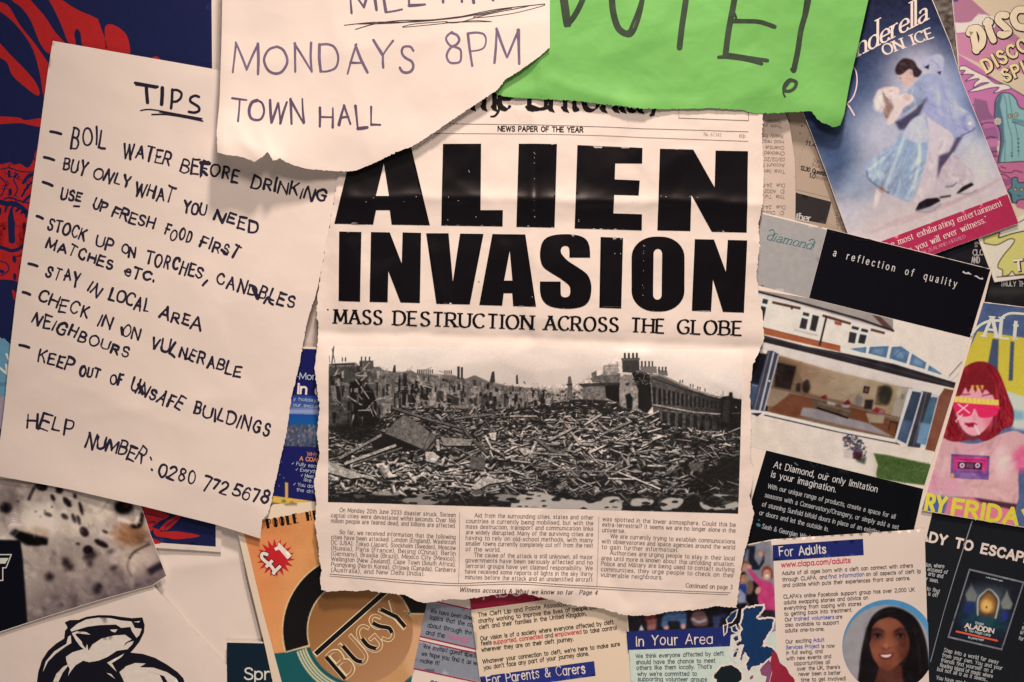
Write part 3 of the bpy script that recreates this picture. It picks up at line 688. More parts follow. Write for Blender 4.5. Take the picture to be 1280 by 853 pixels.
c.folds([(-30, 600), (165, 607), (210, 720), (0, 795), (-30, 795)], 420, 55, .6, 16, 5, 30, 3)
for x, y, rx, ry, a in ((280, 258, 40, 30, 10), (395, 280, 26, 24, 30), (352, 332, 13, 26, -25), (448, 362, 20, 42, -38), (500, 322, 11, 18, -20), (540, 405, 12, 48, -15), (320, 445, 30, 14, 20), (432, 458, 28, 17, 35), (492, 470, 14, 34, -20), (525, 482, 12, 36, -15),
                        (560, 560, 28, 38, -35), (675, 638, 52, 20, 28), (585, 680, 34, 30, -15), (612, 712, 30, 34, 20), (575, 728, 22, 22, 0), (600, 770, 18, 28, 0), (440, 762, 28, 30, 0), (468, 795, 24, 28, 20), (360, 700, 14, 10, 20), (300, 640, 12, 9, 0), (700, 560, 20, 10, 30), (740, 690, 26, 12, -20), (520, 640, 14, 9, 10), (760, 800, 30, 18, -20), (650, 940, 30, 40, 20), (330, 860, 30, 30, 0)):
    E(x, y, rx, ry, (32, 24, 30), .92 if y < 690 else .72, .9 if y < 690 else 2.2, a)
for x, y in ((120, 355), (238, 425), (270, 460), (300, 420), (345, 395)): E(x, y, 8, 7, (60, 50, 54), .8, .6)
c.line([Z(860, 740), Z(900, 690), Z(1000, 640)], 3, (60, 52, 52), .8, .9, True); c.line([Z(990, 830), Z(1060, 790), Z(1110, 770)], 9, (40, 33, 45), .85, 1.6, True)
c.line([Z(860, 740), Z(850, 800), Z(880, 860)], 2, (90, 80, 78), .7, .9, True)
rng = np.random.RandomState(5)
for i in range(900):                                   # fur
    x, y = rng.uniform(-10, 210), rng.uniform(600, 790); a = rng.normal(.9, .45); l = rng.uniform(2, 7); g = rng.choice([-1, 1]) * rng.uniform(8, 34)
    base = c.at(np.array([x]), np.array([y]))[0]; c.line([(x, y), (x + l * math.cos(a), y + l * math.sin(a))], .7, np.clip(base + g, 0, 255), .55, .25)
for i in range(6): c.line([Z(90 + 10 * i, 520 + 4 * i), Z(40 + 6 * i, 570 + 10 * i), Z(10, 610 + 12 * i)], .5, (210, 200, 196), .7, .2, True)
c.poly([(-60, 674), (25, 676), (28, 700), (31, 740), (35, 800), (-60, 820)], (14, 13, 24), 1, .9)
c.line([(0, 722), (18, 727), (29, 738)], 1.2, (44, 44, 58), .8, .5, True)
c.folds([(-30, 600), (165, 607), (210, 720), (0, 795), (-30, 795)], 700, 50, .5, 6, 1.2, 22, 4)
c.ell(*Z(420, 520), 26, 12, (206, 190, 176), .35, 7); c.ell(*Z(250, 470), 16, 12, (214, 200, 186), .4, 6); c.ell(*Z(640, 430), 16, 9, (206, 190, 176), .4, 5); c.noise(7, 22, 5); c.a = np.clip((c.a - 128) * 1.28 + 130, 8, 235); c.grade(.95, .8); c.a = c.a * np.array([1.04, .97, .93]); c.poly([(-60, 674), (25, 676), (28, 700), (31, 740), (35, 800), (-60, 820)], (12, 11, 20), 1, .9); c.soften(.5)
s.picture_in('printed_photo', [(-28, 597), (165, 607), (178, 638), (187.5, 668), (208, 719.5), (190.5, 731.4), (120, 751.2), (60, 770), (-28, 799)], c, 0, res=.8, rough=.32, spec=.16)
s.strokes('letter_outline', [(zp([(-10, 712), (75, 712), (40, 800), (18, 800), (18, 884), (-10, 884)], 0, 560, 5.333), 1.3)], (205, 192, 182), 2)
s.ink('letter_fill', [zp([(-10, 735), (58, 735), (35, 772), (-10, 772)], 0, 560, 5.333)], (205, 192, 182), 2)

# ================================================================== pale blue leaflet at the left edge
s = Sheet('blue_leaflet', [(-90, 420), (0, 405), (36, 396), (14, 560), (-90, 585)], 4.5,
          'pale blue leaflet mostly hidden behind the left edge of the tips sheet', 'leaflet', COATED_PAPER, facets=((90, .8),), seed=23)
s.ink('printed_ground', [[(-88, 424), (0, 407), (33, 399), (14, 556), (-88, 580)]], (150, 130, 140), 0, step=6)
s.ink('blue_panel', [[(-88, 440), (0, 424), (28, 417), (18, 492), (0, 496), (-88, 512)]], (96, 132, 152), 1, step=6)
s.strokes('printed_words', text('IN', (-7, 470), (8, 468), 12, 'bold') + text('W', (9, 455), (20, 453), 12, 'bold'), (215, 215, 220), 2)
s.strokes('small_print', text('option', (-14, 485), (10, 481), 5, 'sans') + [round_caps([(12, 427), (16, 429)], 3)], (50, 60, 80), 2)

# ================================================================== coach holiday leaflet
s = Sheet('coach_leaflet', [(335, 432), (425, 435), (420, 655), (325, 645)], 4,
          'dark blue holiday leaflet in the torn gap between tips sheet and newspaper page', 'leaflet', COATED_PAPER, facets=((90, .8),), seed=26)
c = Canvas(325, 430, 425, 650, 1.6, (26, 26, 78))
c.poly([(300, 493), (440, 496), (440, 560), (300, 560)], (30, 58, 104))
c.poly([(300, 493), (440, 496), (440, 520), (300, 516)], c.grad((0, 494), (0, 518), [(0, (36, 62, 128)), (.6, (70, 88, 140)), (.85, (150, 150, 178)), (1, (120, 130, 165))]))
c.poly([(300, 516), (440, 520), (440, 533), (300, 529)], c.grad((0, 517), (0, 533), [(0, (28, 70, 138)), (1, (22, 84, 138))]))
c.poly([(300, 529), (440, 533), (440, 562), (300, 556)], (66, 74, 92))
rng = np.random.RandomState(8)
for i in range(420):
    x, y = rng.uniform(330, 420), rng.uniform(531, 558); t = (y - 531) / 27
    col = [(70, 76, 88), (110, 112, 120), (40, 46, 62), (150, 140, 140), (130, 80, 80), (60, 100, 130)][rng.randint(6)]
    w_, h_ = rng.uniform(.6, 2.4), rng.uniform(1, 5); c.poly([(x, y), (x + w_, y), (x + w_, y + h_), (x, y + h_)], col, .7, .3)
c.poly([(300, 556), (440, 561), (440, 640), (300, 628)], (28, 28, 84))
c.poly([(300, 615), (440, 634), (440, 660), (300, 660)], (222, 172, 74)); c.line([(357.5, 603), (357.5, 624)], 4, (214, 160, 88)); c.line([(358, 600), (358, 604)], 3, (40, 30, 60))
c.poly([(336, 627), (350, 631), (346, 640), (332, 640)], (96, 84, 96), .8, .8); c.ell(354, 627, 3, 2, (90, 120, 70), .9, .6); c.ell(364, 629, 3, 2, (140, 120, 70), .8, .6)
for x, y in ((354, 598), (351, 578), (349, 594), (348, 608), (345, 567)): c.ell(x, y, .8, .8, (150, 160, 190), .8, .3)
s.picture('printed_front', [(336, 435), (423, 437.5), (419, 652), (326, 643)], c, 0, res=.7)
s.strokes('printed_words', text('5-Mon', (363, 474), (395, 475), 8, 'sans') + text('y holidays to', (366, 500.5), (408, 504), 4, 'sans') + text('our exclusive', (366, 508), (406, 511), 4, 'sans')
          + text('\u2713 Fully escorted', (364, 581.5), (408, 587), 4.2, 'sans') + text('\u2713 Everything', (369, 589), (402, 593), 4.2, 'sans') + text('\u2713 Meet y', (375.5, 596.5), (396, 599), 4.2, 'sans')
          + text('like mi', (379, 602), (398, 605), 4.2, 'sans') + text('\u2713 You don\'t ha', (366, 607.5), (404, 612.5), 4.2, 'sans') + text('the driving', (370, 614.5), (402, 619), 4.2, 'sans'), (190, 190, 215), 2)
s.strokes('bold_words', text('in d', (371.5, 492), (402, 494), 12, 'bold'), (230, 222, 224), 2)
s.strokes('orange_words', text('WHY T', (383, 570), (402, 572), 4.6, 'sans') + text('A COACH', (374, 576), (404, 578.5), 4.8, 'bold'), (214, 140, 90), 2)

# ================================================================== theatre programme (orange, art deco)
s = Sheet('school_programme', [(286, 655), (297, 667), (303, 692), (311, 727), (320, 763), (331, 808), (352, 905), (600, 905), (560, 620), (400, 627), (341, 631), (332, 640)], 7,
          'orange show programme with a red price star and outlined black title letters', 'programme', CREAM_PAPER,
          facets=((90, 1.0),), bumps=((335, 760, 30, 90, 2.0),), seed=31)
c = Canvas(290, 620, 600, 900, 1.6, (214, 150, 92))
c.mix(np.ones((c.h, c.w)), c.grad((310, 660), (460, 700), [(0, (208, 122, 72)), (.5, (210, 138, 82)), (1, (190, 134, 84))]))
c.noise(5, 14, 3)
def ring(cx, cy, r, a0, a1, n=40): return [(cx + r * math.cos(math.radians(a)), cy + r * math.sin(math.radians(a))) for a in np.linspace(a0, a1, n)]
cx, cy = 450, 789
c.poly([(300, 822), (354, 816), (386, 810), (394, 809), (404, 820), (440, 853), (480, 905), (300, 905)], (14, 78, 78))
c.poly([(513, 846), (525, 838), (560, 900), (470, 900), (498, 860)], (14, 78, 78))
c.poly(ring(cx, cy, 66, 0, 359), (176, 118, 70)); c.poly(ring(cx, cy, 66, 0, 359), c.grad((400, 740), (470, 850), [(0, (132, 84, 44)), (.45, (152, 100, 58)), (1, (172, 118, 80))]))
c.ell(430, 762, 34, 20, (138, 86, 44), .45, 8); c.poly([(500, 800), (530, 770), (530, 850), (510, 845)], (206, 150, 106), 1, 3)
c.poly(ring(cx, cy, 66, 20, 359), (176, 118, 70), .0)
c.poly(ring(cx, cy, 66, -165, 100), c.grad((400, 740), (470, 850), [(0, (132, 84, 44)), (.45, (152, 100, 58)), (1, (172, 118, 80))]))
for r in (72, 75.5, 79, 82.5): c.line(ring(cx, cy, r, 162, 105), 2.2, (214, 190, 146), 1, .25)
outer = ring(cx, cy, 97, 164, 344); inner = ring(cx, cy, 66, -16, -196)
arch = outer + [(536, 768)] + [(516, 768), (505, 764)] + inner
c.poly(arch, (12, 9, 12)); c.line(arch + [arch[0]], 1.4, (220, 190, 140), 1, .2)
c.poly([(386, 814), (396, 822), (420, 850), (452, 905), (600, 905), (600, 860), (515, 843), (516, 790), (500, 750), (450, 723 + 6), (420, 738)], (176, 118, 70), 0)
s.picture_in('printed_cover', [(305, 668), (311, 690), (329, 766), (352, 853), (364, 903), (596, 903), (560, 640), (420, 634), (395, 638), (330, 650.5), (318, 656)], c, 0, res=.8)
CREAM = (226, 200, 152); BLK = (14, 11, 14); BRN = (160, 108, 66)
bar = [(393, 819), (484, 738)]
s.strokes('title_bar', [(bar, 8.2)], CREAM, 1); s.strokes('title_bar', [([(394.2, 818), (484, 738)], 6)], BLK, 2)
tb = lambda w: text('BUGSY', (431, 849), (513, 778), 36, 'sans', w=w, gap=2.0, sub=7)
s.strokes('title_outline', tb(5.0), CREAM, 2); s.strokes('title_fill', tb(3.2), BRN, 3)
ex = np.array([82, -71]) / 108.5; ey = np.array([ex[1], -ex[0]]); B0 = np.array([431, 849])
def L2(x, y): return tuple(B0 + ex * x + ey * y)
stems = [[L2(0, 0), L2(0, 36)], [L2(25, 33), L2(25.4, 10), L2(30, 2)], [L2(49, 24), L2(49, 12), L2(54, 3)], [L2(72, 30), L2(76, 21), L2(83, 12), L2(82, 5)], [L2(91, 36), L2(99, 17)], [L2(99.5, 18), L2(99.5, 0)]]
s.strokes('title_stems', [(smooth_line(p), 6.6) for p in stems], CREAM, 4); s.strokes('title_stems', [(smooth_line(p), 5.0) for p in stems], BLK, 5)
nm = []
for i, ch in enumerate('POOLE HIGH'):
    a = (333.5 + 8.3 * i, 661 - 1.55 * i)
    if ch == ' ': continue
    wd = 2.0 if ch == 'I' else 6.4; b = (a[0] + wd, a[1] - wd * .19); nm += text(ch, a, b, 11.5, 'sans', w=.9)
    nm.append(([(a[0] + 1.9 + (1.3 if ch in 'OG' else 0), a[1] - .4), (a[0] + .4 + (1.3 if ch in 'OG' else 0), a[1] - 11.2)], 3.4 if ch != 'I' else 2.6))
s.strokes('school_name', nm, (16, 13, 13), 2)
st = [(344.5 + (24 if i % 2 == 0 else 15) * math.cos(i * math.pi / 18 + .1), 697.5 + (24.5 if i % 2 == 0 else 15) * math.sin(i * math.pi / 18 + .1)) for i in range(36)]
star = s.ink('price_star', [st], (186, 32, 36), 2)
one = zp([(790, 415), (878, 505), (850, 530), (795, 465), (770, 472), (760, 455), (785, 442)], 200, 600, 5.333)
s.ink('price_figure', [[(a + (a - 353) * .07, b + (b - 688) * .07) for a, b in one]], BLK, 3, parent=star); s.ink('price_figure', [one], (235, 212, 188), 4, parent=star)
pd = lambda w: text('£', (341, 718), (352, 707), 27, 'sans', w=w, sub=6)
s.strokes('pound_sign', pd(6.2), BLK, 3, parent=star); s.strokes('pound_sign', pd(4.0), (235, 212, 188), 4, parent=star)

# ================================================================== dark leaflet with cut off word
s = Sheet('navy_leaflet', [(283, 802), (375, 804), (375, 920), (284, 920)], 6.2,
          'small dark navy leaflet with cut off white word, left of the orange programme', 'leaflet', COATED_PAPER, facets=((90, .6),), seed=33)
s.ink('printed_ground', [[(283, 804), (374, 806), (374, 918), (284, 918)]], (10, 28, 40), 0, step=6, rough=.4)
s.strokes('printed_word', text('Spro', (304.5, 850), (350, 850), 14, 'sans', w=2.0), (200, 190, 182), 1)

# ================================================================== grey newsletter with boxes
s = Sheet('newsletter', [(545, 715), (534, 752), (515, 848), (503, 915), (640, 925), (640, 735)], 9,
          'newsletter with grey text boxes and crimson rules, right of the orange programme', 'leaflet', COATED_PAPER,
          facets=((80, .8),), bumps=((538, 760, 14, 30, 1.5),), seed=35)
kk = lambda p: zp(p, 400, 690, 5.233)
s.ink('text_box', [kk([(703, 322), (1060, 396), (1085, 648), (655, 548)]), kk([(648, 588), (1090, 668), (1110, 862), (612, 758)])], (132, 128, 130), 0, step=6)
s.strokes('crimson_rule', [(kk([(705, 314), (1060, 394)]), 1.7), (kk([(652, 552), (1090, 654)]), 1.5), (kk([(648, 578), (1090, 680)]), 1.5), (kk([(612, 763), (1110, 870)]), 1.6)], (150, 24, 66), 1)
nw = []
for t, a, b in (('We have been down', (718, 395), (1010, 450)), ('topics that the con', (714, 437), (1015, 495)), ('about through the', (700, 490), (992, 545)), ('and the', (690, 537), (815, 560)),
                ('We invited guest speak', (672, 628), (1030, 695)), ('we hope you find it as we', (662, 675), (1040, 745)), ('make it!', (652, 722), (780, 742))):
    nw += text(t, *kk([a, b]), 5.4, 'pen', w=.85, seed=len(t), jit=.35, gap=1.9)
s.strokes('body_text', nw, (40, 38, 42), 2)
s.strokes('highlighted_word', text('Roundup', *kk([(828, 562), (980, 592)]), 5.4, 'pen', w=.9, jit=.3), (200, 90, 120), 2)
s.strokes('loop_mark', [(smooth_line(kk([(715, 860), (735, 843), (750, 862), (740, 875), (755, 850), (772, 858), (762, 880)])), 1.4)], (50, 40, 110), 2)

# ================================================================== page about the charity
s = Sheet('charity_page', [(584, 725), (586.5, 745), (600.3, 853), (610, 925), (800, 925), (789, 853), (785, 808), (781, 735)], 11.5,
          'cream page of dark text between a red band and a blue band', 'leaflet', CREAM_PAPER,
          facets=((85, 1.1),), bumps=((600, 800, 14, 60, 1.0), (745, 790, 20, 60, 2.0)), tilt=(.01, 0), seed=37)
kk = lambda p: zp(p, 580, 690, 5.233)
b1 = s.ink('red_band', [kk([(28, 200), (600, 200), (600, 300), (400, 330), (45, 377)])], (150, 24, 50), 1)
s.strokes('band_title', text('About', *kk([(120, 312), (520, 255)]), 17, 'pen', w=1.9, jit=.3), (228, 190, 184), 3, parent=b1)
at = []; ar = []
for t, a, b in (('The Cleft Lip and Palate Association (CLAPA) is a', (92, 422), (935, 318)), ('charity working to improve the lives of people born with a', (95, 462), (1000, 352)),
                ('cleft and their families in the United Kingdom.', (100, 502), (802, 412)), ('Our vision is of a society where everyone affected by cleft', (108, 577), (978, 467)),
                ('feels', (112, 610), (183, 600)), ('and', (528, 560), (585, 553)), ('to take control', (780, 530), (1000, 503)), ('wherever they are on their cleft journey.', (115, 650), (718, 578)),
                ('Whatever your connection to cleft, we\'re here to make sure', (122, 728), (1020, 610)), ('you don\'t face any part of your journey alone.', (130, 768), (818, 672))):
    at += text(t, *kk([a, b]), 5.1, 'pen', w=.78, gap=1.9, space=4.4)
for t, a, b in (('supported,', (192, 602), (350, 580)), ('connected', (362, 580), (518, 560)), ('empowered', (594, 552), (770, 530))):
    ar += text(t, *kk([a, b]), 5.1, 'pen', w=.78, gap=1.9)
s.strokes('body_text', at, (50, 42, 36), 2); s.strokes('red_words', ar, (188, 56, 60), 2)
b2 = s.ink('blue_band', [kk([(104, 815), (850, 710), (860, 806), (300, 888), (118, 912)])], (30, 40, 98), 1)
s.strokes('band_title', text('For Parents & Carers', *kk([(150, 868), (795, 786)]), 11.5, 'pen', w=1.35, jit=.4, gap=2.3), (222, 206, 200), 3, parent=b2)

# ================================================================== old paper: till receipt and listings page
s = Sheet('listings_page', [(930, 60), (1160, -60), (1210, -60), (1290, 345), (1060, 345), (930, 300)], 3,
          'grey newsprint listings page between the till receipt and the ice show leaflet', 'newspaper', paper_mat('newsprint', (.44, .40, .34), .7, .2, .06),
          facets=((80, 1.0),), seed=41)
kk = lambda p: zp(p, 940, 130, 5.683)
bb = s.ink('black_heading', [kk([(250, 610), (572, 694), (530, 852), (420, 830), (250, 790)])], (44, 38, 36), 0, rough=.6)
s.strokes('heading_word', text('Weather', *kk([(180, 800), (430, 842)]), 9.5, 'serif', w=1.9), (190, 172, 156), 2, parent=bb)
lt = text('11.45', *kk([(385, 285), (490, 312)]), 5, 'bold') + text('12.30 Question', *kk([(350, 463), (548, 512)]), 5, 'bold') + text('1.0', *kk([(412, 515), (452, 526)]), 5, 'bold')
s.strokes('programme_times', lt, (56, 48, 44), 1)
lg = text('World', *kk([(455, 527), (540, 545)]), 4.6, 'slab') + text('Sunday', *kk([(436, 408), (540, 430)]), 4.6, 'slab') + text('March', *kk([(430, 440), (540, 465)]), 4.6, 'slab')
for i in range(5): lg += text(['S 20', 'Top Ca', 'Sec 4m', 'late ne', 'film'][i], *kk([(590 + 4 * i, 790 + 22 * i), (690 + 4 * i, 816 + 22 * i)]), 4.6, 'slab')
s.strokes('listing_text', lg, (92, 82, 74), 1)
s.strokes('ruled_line', [(kk([(300, 600), (575, 668)]), .4), (kk([(420, 200), (360, 330), (330, 480)]), .35), (kk([(575, 670), (540, 850)]), .4)], (140, 126, 112), 1)
s.strokes('ink_spots', [round_caps([(1003.2, 156.6), (1003.6, 157.2)], 1.5), round_caps([(1000.8, 166), (1001.1, 166.5)], 1.4)], (30, 26, 26), 1)
c = Canvas(1150, -40, 1215, 110, 1.6, (98, 84, 72)); c.noise(22, 5, 4); c.noise(20, 16, 7); c.noise(16, 2, 9)
s.picture('printed_photo', [(1158, -38), (1198, -38), (1214, 105), (1176, 108)], c, 0)

s = Sheet('till_receipt', [(925, 90), (978, 120), (983, 144), (987, 157), (990.5, 183), (993, 200), (994, 236), (994, 290), (925, 295)], 7,
          'narrow till receipt printed upside down at the right edge of the newspaper page', 'receipt', paper_mat('thermal_paper', (.60, .56, .52), .5, .3, .03),
          facets=((50, .5),), bumps=((994, 215, 10, 70, 5.0), (965, 200, 10, 90, -1.0)), seed=44)
rt = []
for y, t, a, b in ((126, 'System', 106, 207), (158, 'Thank you', 68, 215), (230, 'Ready for', 76, 222), (270, 'Hold requ', 76, 228), (312, 'Overdue', 98, 230), (352, 'Checked', 90, 233), (395, '03/02/202', 72, 235), (437, 'Account b', 72, 233), (480, 'Total items', 62, 236),
                   (580, 'Due  24-0', 76, 234), (622, 'ID  A0021', 82, 232), (660, 'Title  Twi', 92, 234), (735, 'Due  24-0', 66, 238), (775, 'ID  D0310', 66, 230), (815, 'Title  The', 60, 232)):
    y0 = y - 12
    rt += text(t, *kk([(b, y0), (a, y0 - 4)]), 4.4, 'sans', w=.55, gap=1.5)   # upside down: written right to left
s.strokes('printed_text', rt, (118, 98, 84), 1)

# ================================================================== cartoon disco poster
s = Sheet('cartoon_poster', [(1185, -60), (1420, -100), (1440, 332), (1280, 348), (1244, 353), (1224, 300), (1206, 160)], 6,
          'pink and yellow cartoon desert poster with cacti and bubble lettering', 'poster', COATED_PAPER, facets=((110, .9),), seed=47)
c = Canvas(1180, -50, 1320, 360, 2.0, (226, 192, 148))
k1 = lambda p: zp(p, 1160, 0, 5.683); k2 = lambda p: zp(p, 1160, 140, 5.683); k3 = lambda p: zp(p, 1180, 260, 6.56)
PINK = (190, 104, 122); PALE = (222, 184, 132); OUT = (44, 26, 34); MAG = (150, 82, 112)
c.poly(k1([(180, -250), (900, -300), (900, 800), (330, 850), (250, 500)]), PALE)
c.poly(k1([(180, -20), (310, -10), (420, 90), (560, 190), (800, 380), (800, 480), (640, 410), (200, 240), (190, 100)]), PINK)
c.poly(k1([(205, 240), (430, 235), (620, 300), (700, 420), (600, 530), (420, 470), (220, 380)]), (214, 116, 136))
c.poly(k1([(550, 350), (800, 520), (800, 560), (520, 480)]), (216, 140, 138))
c.poly(smooth_line(k1([(195, 158), (250, 160), (310, 150), (345, 115), (400, 100), (440, 112), (470, 120), (480, 190), (400, 200), (330, 205), (280, 225), (205, 232)]), 4), (228, 208, 200))
c.line(k1([(345, 130), (430, 170)]), 14, (228, 208, 200), 1, 1)
c.ell(1195, 0, 4, 2, (90, 60, 120))
c.poly(k1([(220, 385), (360, 470), (520, 590), (690, 680), (800, 760), (800, 1000), (300, 1000), (230, 520)]), (206, 96, 140))
c.line(k1([(420, 540), (560, 605), (690, 682), (800, 740)]), .9, OUT, 1, .2)
arm = smooth_line(k1([(230, 470), (270, 468), (330, 500), (420, 545), (480, 590), (560, 600), (595, 628), (540, 640), (500, 655), (470, 658), (510, 620), (440, 625), (360, 645), (290, 650), (350, 620), (400, 600), (440, 585), (380, 590), (330, 620), (340, 585), (370, 560), (330, 560), (270, 575), (310, 545), (330, 530), (270, 525), (240, 530), (270, 500), (225, 500)]), 3)
c.poly(arm, (234, 206, 206)); c.line(np.r_[arm, arm[:1]], .8, OUT, 1, .15)
for p in ([(320, 745), (400, 745), (410, 800), (440, 850), (430, 900)], ):
    c.line(k1(p), .7, OUT, 1, .2, True)
c.poly(k2([(330, -100), (420, -80), (440, 0), (470, 30), (480, 80), (500, 180), (490, 380), (360, 260)]), MAG)
for y, col in ((60, (196, 92, 140)), (130, (170, 80, 130)), (200, (206, 104, 146)), (290, (168, 76, 120)), (330, (206, 92, 130))): c.poly(k2([(380, y), (500, y - 15), (510, y + 40), (400, y + 60)]), col, .9, .6)
for p in ([(380, 90), (420, 75), (480, 80), (500, 105)], [(410, 190), (450, 175), (500, 185)], [(430, 285), (500, 280)], [(445, 310), (500, 315)]): c.line(k2(p), .8, OUT, 1, .2, True)
c.poly(k2([(490, 370), (680, 350), (800, 340), (800, 720), (640, 680), (560, 560)]), (206, 92, 128))
for p in ([(505, 395), (530, 425), (600, 430), (620, 415), (682, 430)], [(520, 440), (560, 450), (600, 480)], [(540, 475), (580, 520)], [(520, 385), (560, 400)]): c.line(k2(p), .8, OUT, 1, .2, True)
c.poly(k2([(530, 480), (600, 470), (620, 500), (560, 530)]), (160, 70, 120), .9, .6)
# tall cactus
cac = smooth_line(k2([(500, 362), (515, 270), (520, 150), (480, 40), (478, 0), (482, -75), (505, -120), (540, -138), (590, -130), (630, -90), (650, -40), (690, -20), (800, -20), (800, 340), (680, 350)]), 4)
c.poly(cac, (130, 176, 160)); c.poly(k2([(480, -60), (510, -120), (535, -130), (515, -50), (540, 60), (550, 200), (530, 300), (520, 362), (500, 362), (515, 270), (520, 150), (480, 40)]), (80, 108, 122), 1, .5); c.line(np.r_[cac, cac[:1]], 1.0, OUT, 1, .2)
for p in ([(540, -130), (560, -60), (570, 60), (600, 180), (605, 330)], [(580, -120), (600, 0), (640, 160), (650, 320)], [(555, 200), (550, 360)]): c.line(k2(p), .7, (60, 96, 96), 1, .2, True)
for x, y in ((600, 290), (600, 310), (648, 190), (648, 220), (648, 250), (648, 275)): c.line(k2([(x - 8, y), (x + 8, y)]), .7, OUT)
c.line(k2([(600, 50), (640, 62), (700, 75)]), 4.5, (96, 140, 136), 1, .3); c.line(k2([(600, 70), (640, 80), (690, 98)]), .7, OUT)
for x, y in ((588, 28), (632, 20)): c.ell(*k2([(x, y)])[0], 2.6, 2.9, OUT); c.ell(*k2([(x, y)])[0], 2.0, 2.3, (214, 190, 100)); c.ell(*k2([(x + 2, y)])[0], .6, .9, OUT)
for a in range(10):
    c.ell(1160 + 500 / 5.683 + 3.6 * math.cos(a * .628), 140 + 65 / 5.683 + 3.6 * math.sin(a * .628), 1.9, 1.0, OUT, 1, 0, a * 36); c.ell(1160 + 500 / 5.683 + 3.5 * math.cos(a * .628), 140 + 65 / 5.683 + 3.5 * math.sin(a * .628), 1.6, .8, (236, 222, 204), 1, 0, a * 36)
c.ell(*k2([(500, 65)])[0], 2.0, 2.0, (214, 170, 70))
c.poly(k2([(485, 175), (505, 150), (510, 185)]), (90, 130, 130))
# small cactus and bottom band
c2 = smooth_line(k2([(600, 645), (590, 590), (570, 560), (600, 530), (600, 480), (615, 465), (640, 465), (650, 500), (700, 500), (760, 520), (760, 640), (690, 620), (640, 630), (640, 645)]), 3)
c.poly(c2, (86, 128, 136)); c.line(np.r_[c2, c2[:1]], .9, OUT, 1, .2)
c.poly(k2([(575, 560), (600, 580), (610, 645), (600, 645)]), (40, 56, 70))
for x in (625, 672): c.ell(*k2([(x, 548)])[0], 2.5, 1.8, OUT); c.ell(*k2([(x, 549)])[0], 1.9, 1.2, (220, 190, 90))
c.line(k2([(640, 590), (665, 600)]), .8, OUT)
c.poly(k3([(270, 300), (420, 180), (560, 120), (800, -60), (900, 700), (300, 700)]), (232, 212, 176))
yel = smooth_line(k3([(330, 250), (420, 215), (465, 200), (455, 245), (560, 212), (680, 185), (900, 130), (900, 570), (660, 545), (592, 548), (565, 518), (535, 550), (488, 556), (485, 510), (450, 490), (455, 450), (500, 380), (560, 310), (585, 262), (540, 255), (450, 300), (400, 302), (335, 290)]), 4)
c.poly(yel, (222, 206, 92)); c.line(np.r_[yel, yel[:1]], 1.0, OUT, 1, .2)
c.line(k3([(460, 200), (455, 245), (560, 212), (680, 185)]), 1, OUT, 1, .2); c.line(k3([(620, 120), (680, 85)]), .9, OUT)
c.line(k3([(435, 568), (520, 562), (700, 545)]), 1.1, (60, 50, 40))
c.line([(1187.5, -40), (1190, 60), (1207, 160), (1226, 300), (1246, 354)], 5.5, (236, 216, 178)); c.line([(1190.5, -40), (1193.5, 40)], .4, (180, 150, 130))
c.poly(k3([(420, 566), (700, 546), (700, 620), (410, 625)]), (240, 222, 186)); c.line(k3([(435, 568), (520, 562), (700, 545)]), 1.1, (60, 50, 40))
c.grade(.95, .74); c.soften(.3)
s.picture_in('printed_picture', [(1186, -48), (1318, -48), (1318, 343.5), (1280, 347.3), (1244.6, 352.2), (1224.8, 300), (1206.6, 160)], c, 0, res=.65)
k1 = lambda p: zp(p, 1160, 0, 5.683)
bub = [smooth_line(k1(p), 6) for p in ([(300, 235), (320, 215), (350, 360)], [(318, 205), (365, 205), (395, 260), (385, 320), (345, 355)], [(430, 150), (440, 210), (470, 285)], [(420, 165), (445, 160)], [(560, 110), (520, 110), (505, 145), (545, 185), (580, 225), (545, 250), (520, 245)], [(690, 70), (640, 75), (612, 125), (640, 185), (700, 200)], [(720, 60), (800, 110), (730, 190)])]
dd = s.strokes('bubble_letters', [round_caps(p, 11.0) for p in bub], OUT, 2); s.strokes('bubble_face', [round_caps(p - [0.4, .6], 8.4) for p in bub], (226, 196, 150), 4, parent=dd)
sm = text('DISCO', *k1([(415, 520), (735, 345)]), 15.5, 'bold', w=5.4, gap=4) + text('SPIN', *k1([(548, 585), (790, 480)]), 14.5, 'bold', w=5.2, gap=4)
d2 = s.strokes('event_words', sm, OUT, 2); sm2 = text('DISCO', *k1([(413, 516), (733, 341)]), 15.5, 'bold', w=3.4, gap=4) + text('SPIN', *k1([(546, 581), (788, 476)]), 14.5, 'bold', w=3.2, gap=4)
s.strokes('event_words_face', sm2, (216, 206, 130), 4, parent=d2)
tt = text('TR', *zp([(585, 520), (760, 500)], 1180, 260, 6.56), 13, 'bold', w=4.6, gap=4); d3 = s.strokes('footer_letters', tt, OUT, 2)
s.strokes('footer_letters_face', text('TR', *zp([(582, 516), (757, 496)], 1180, 260, 6.56), 13, 'bold', w=2.8, gap=4), (232, 216, 190), 4, parent=d3)

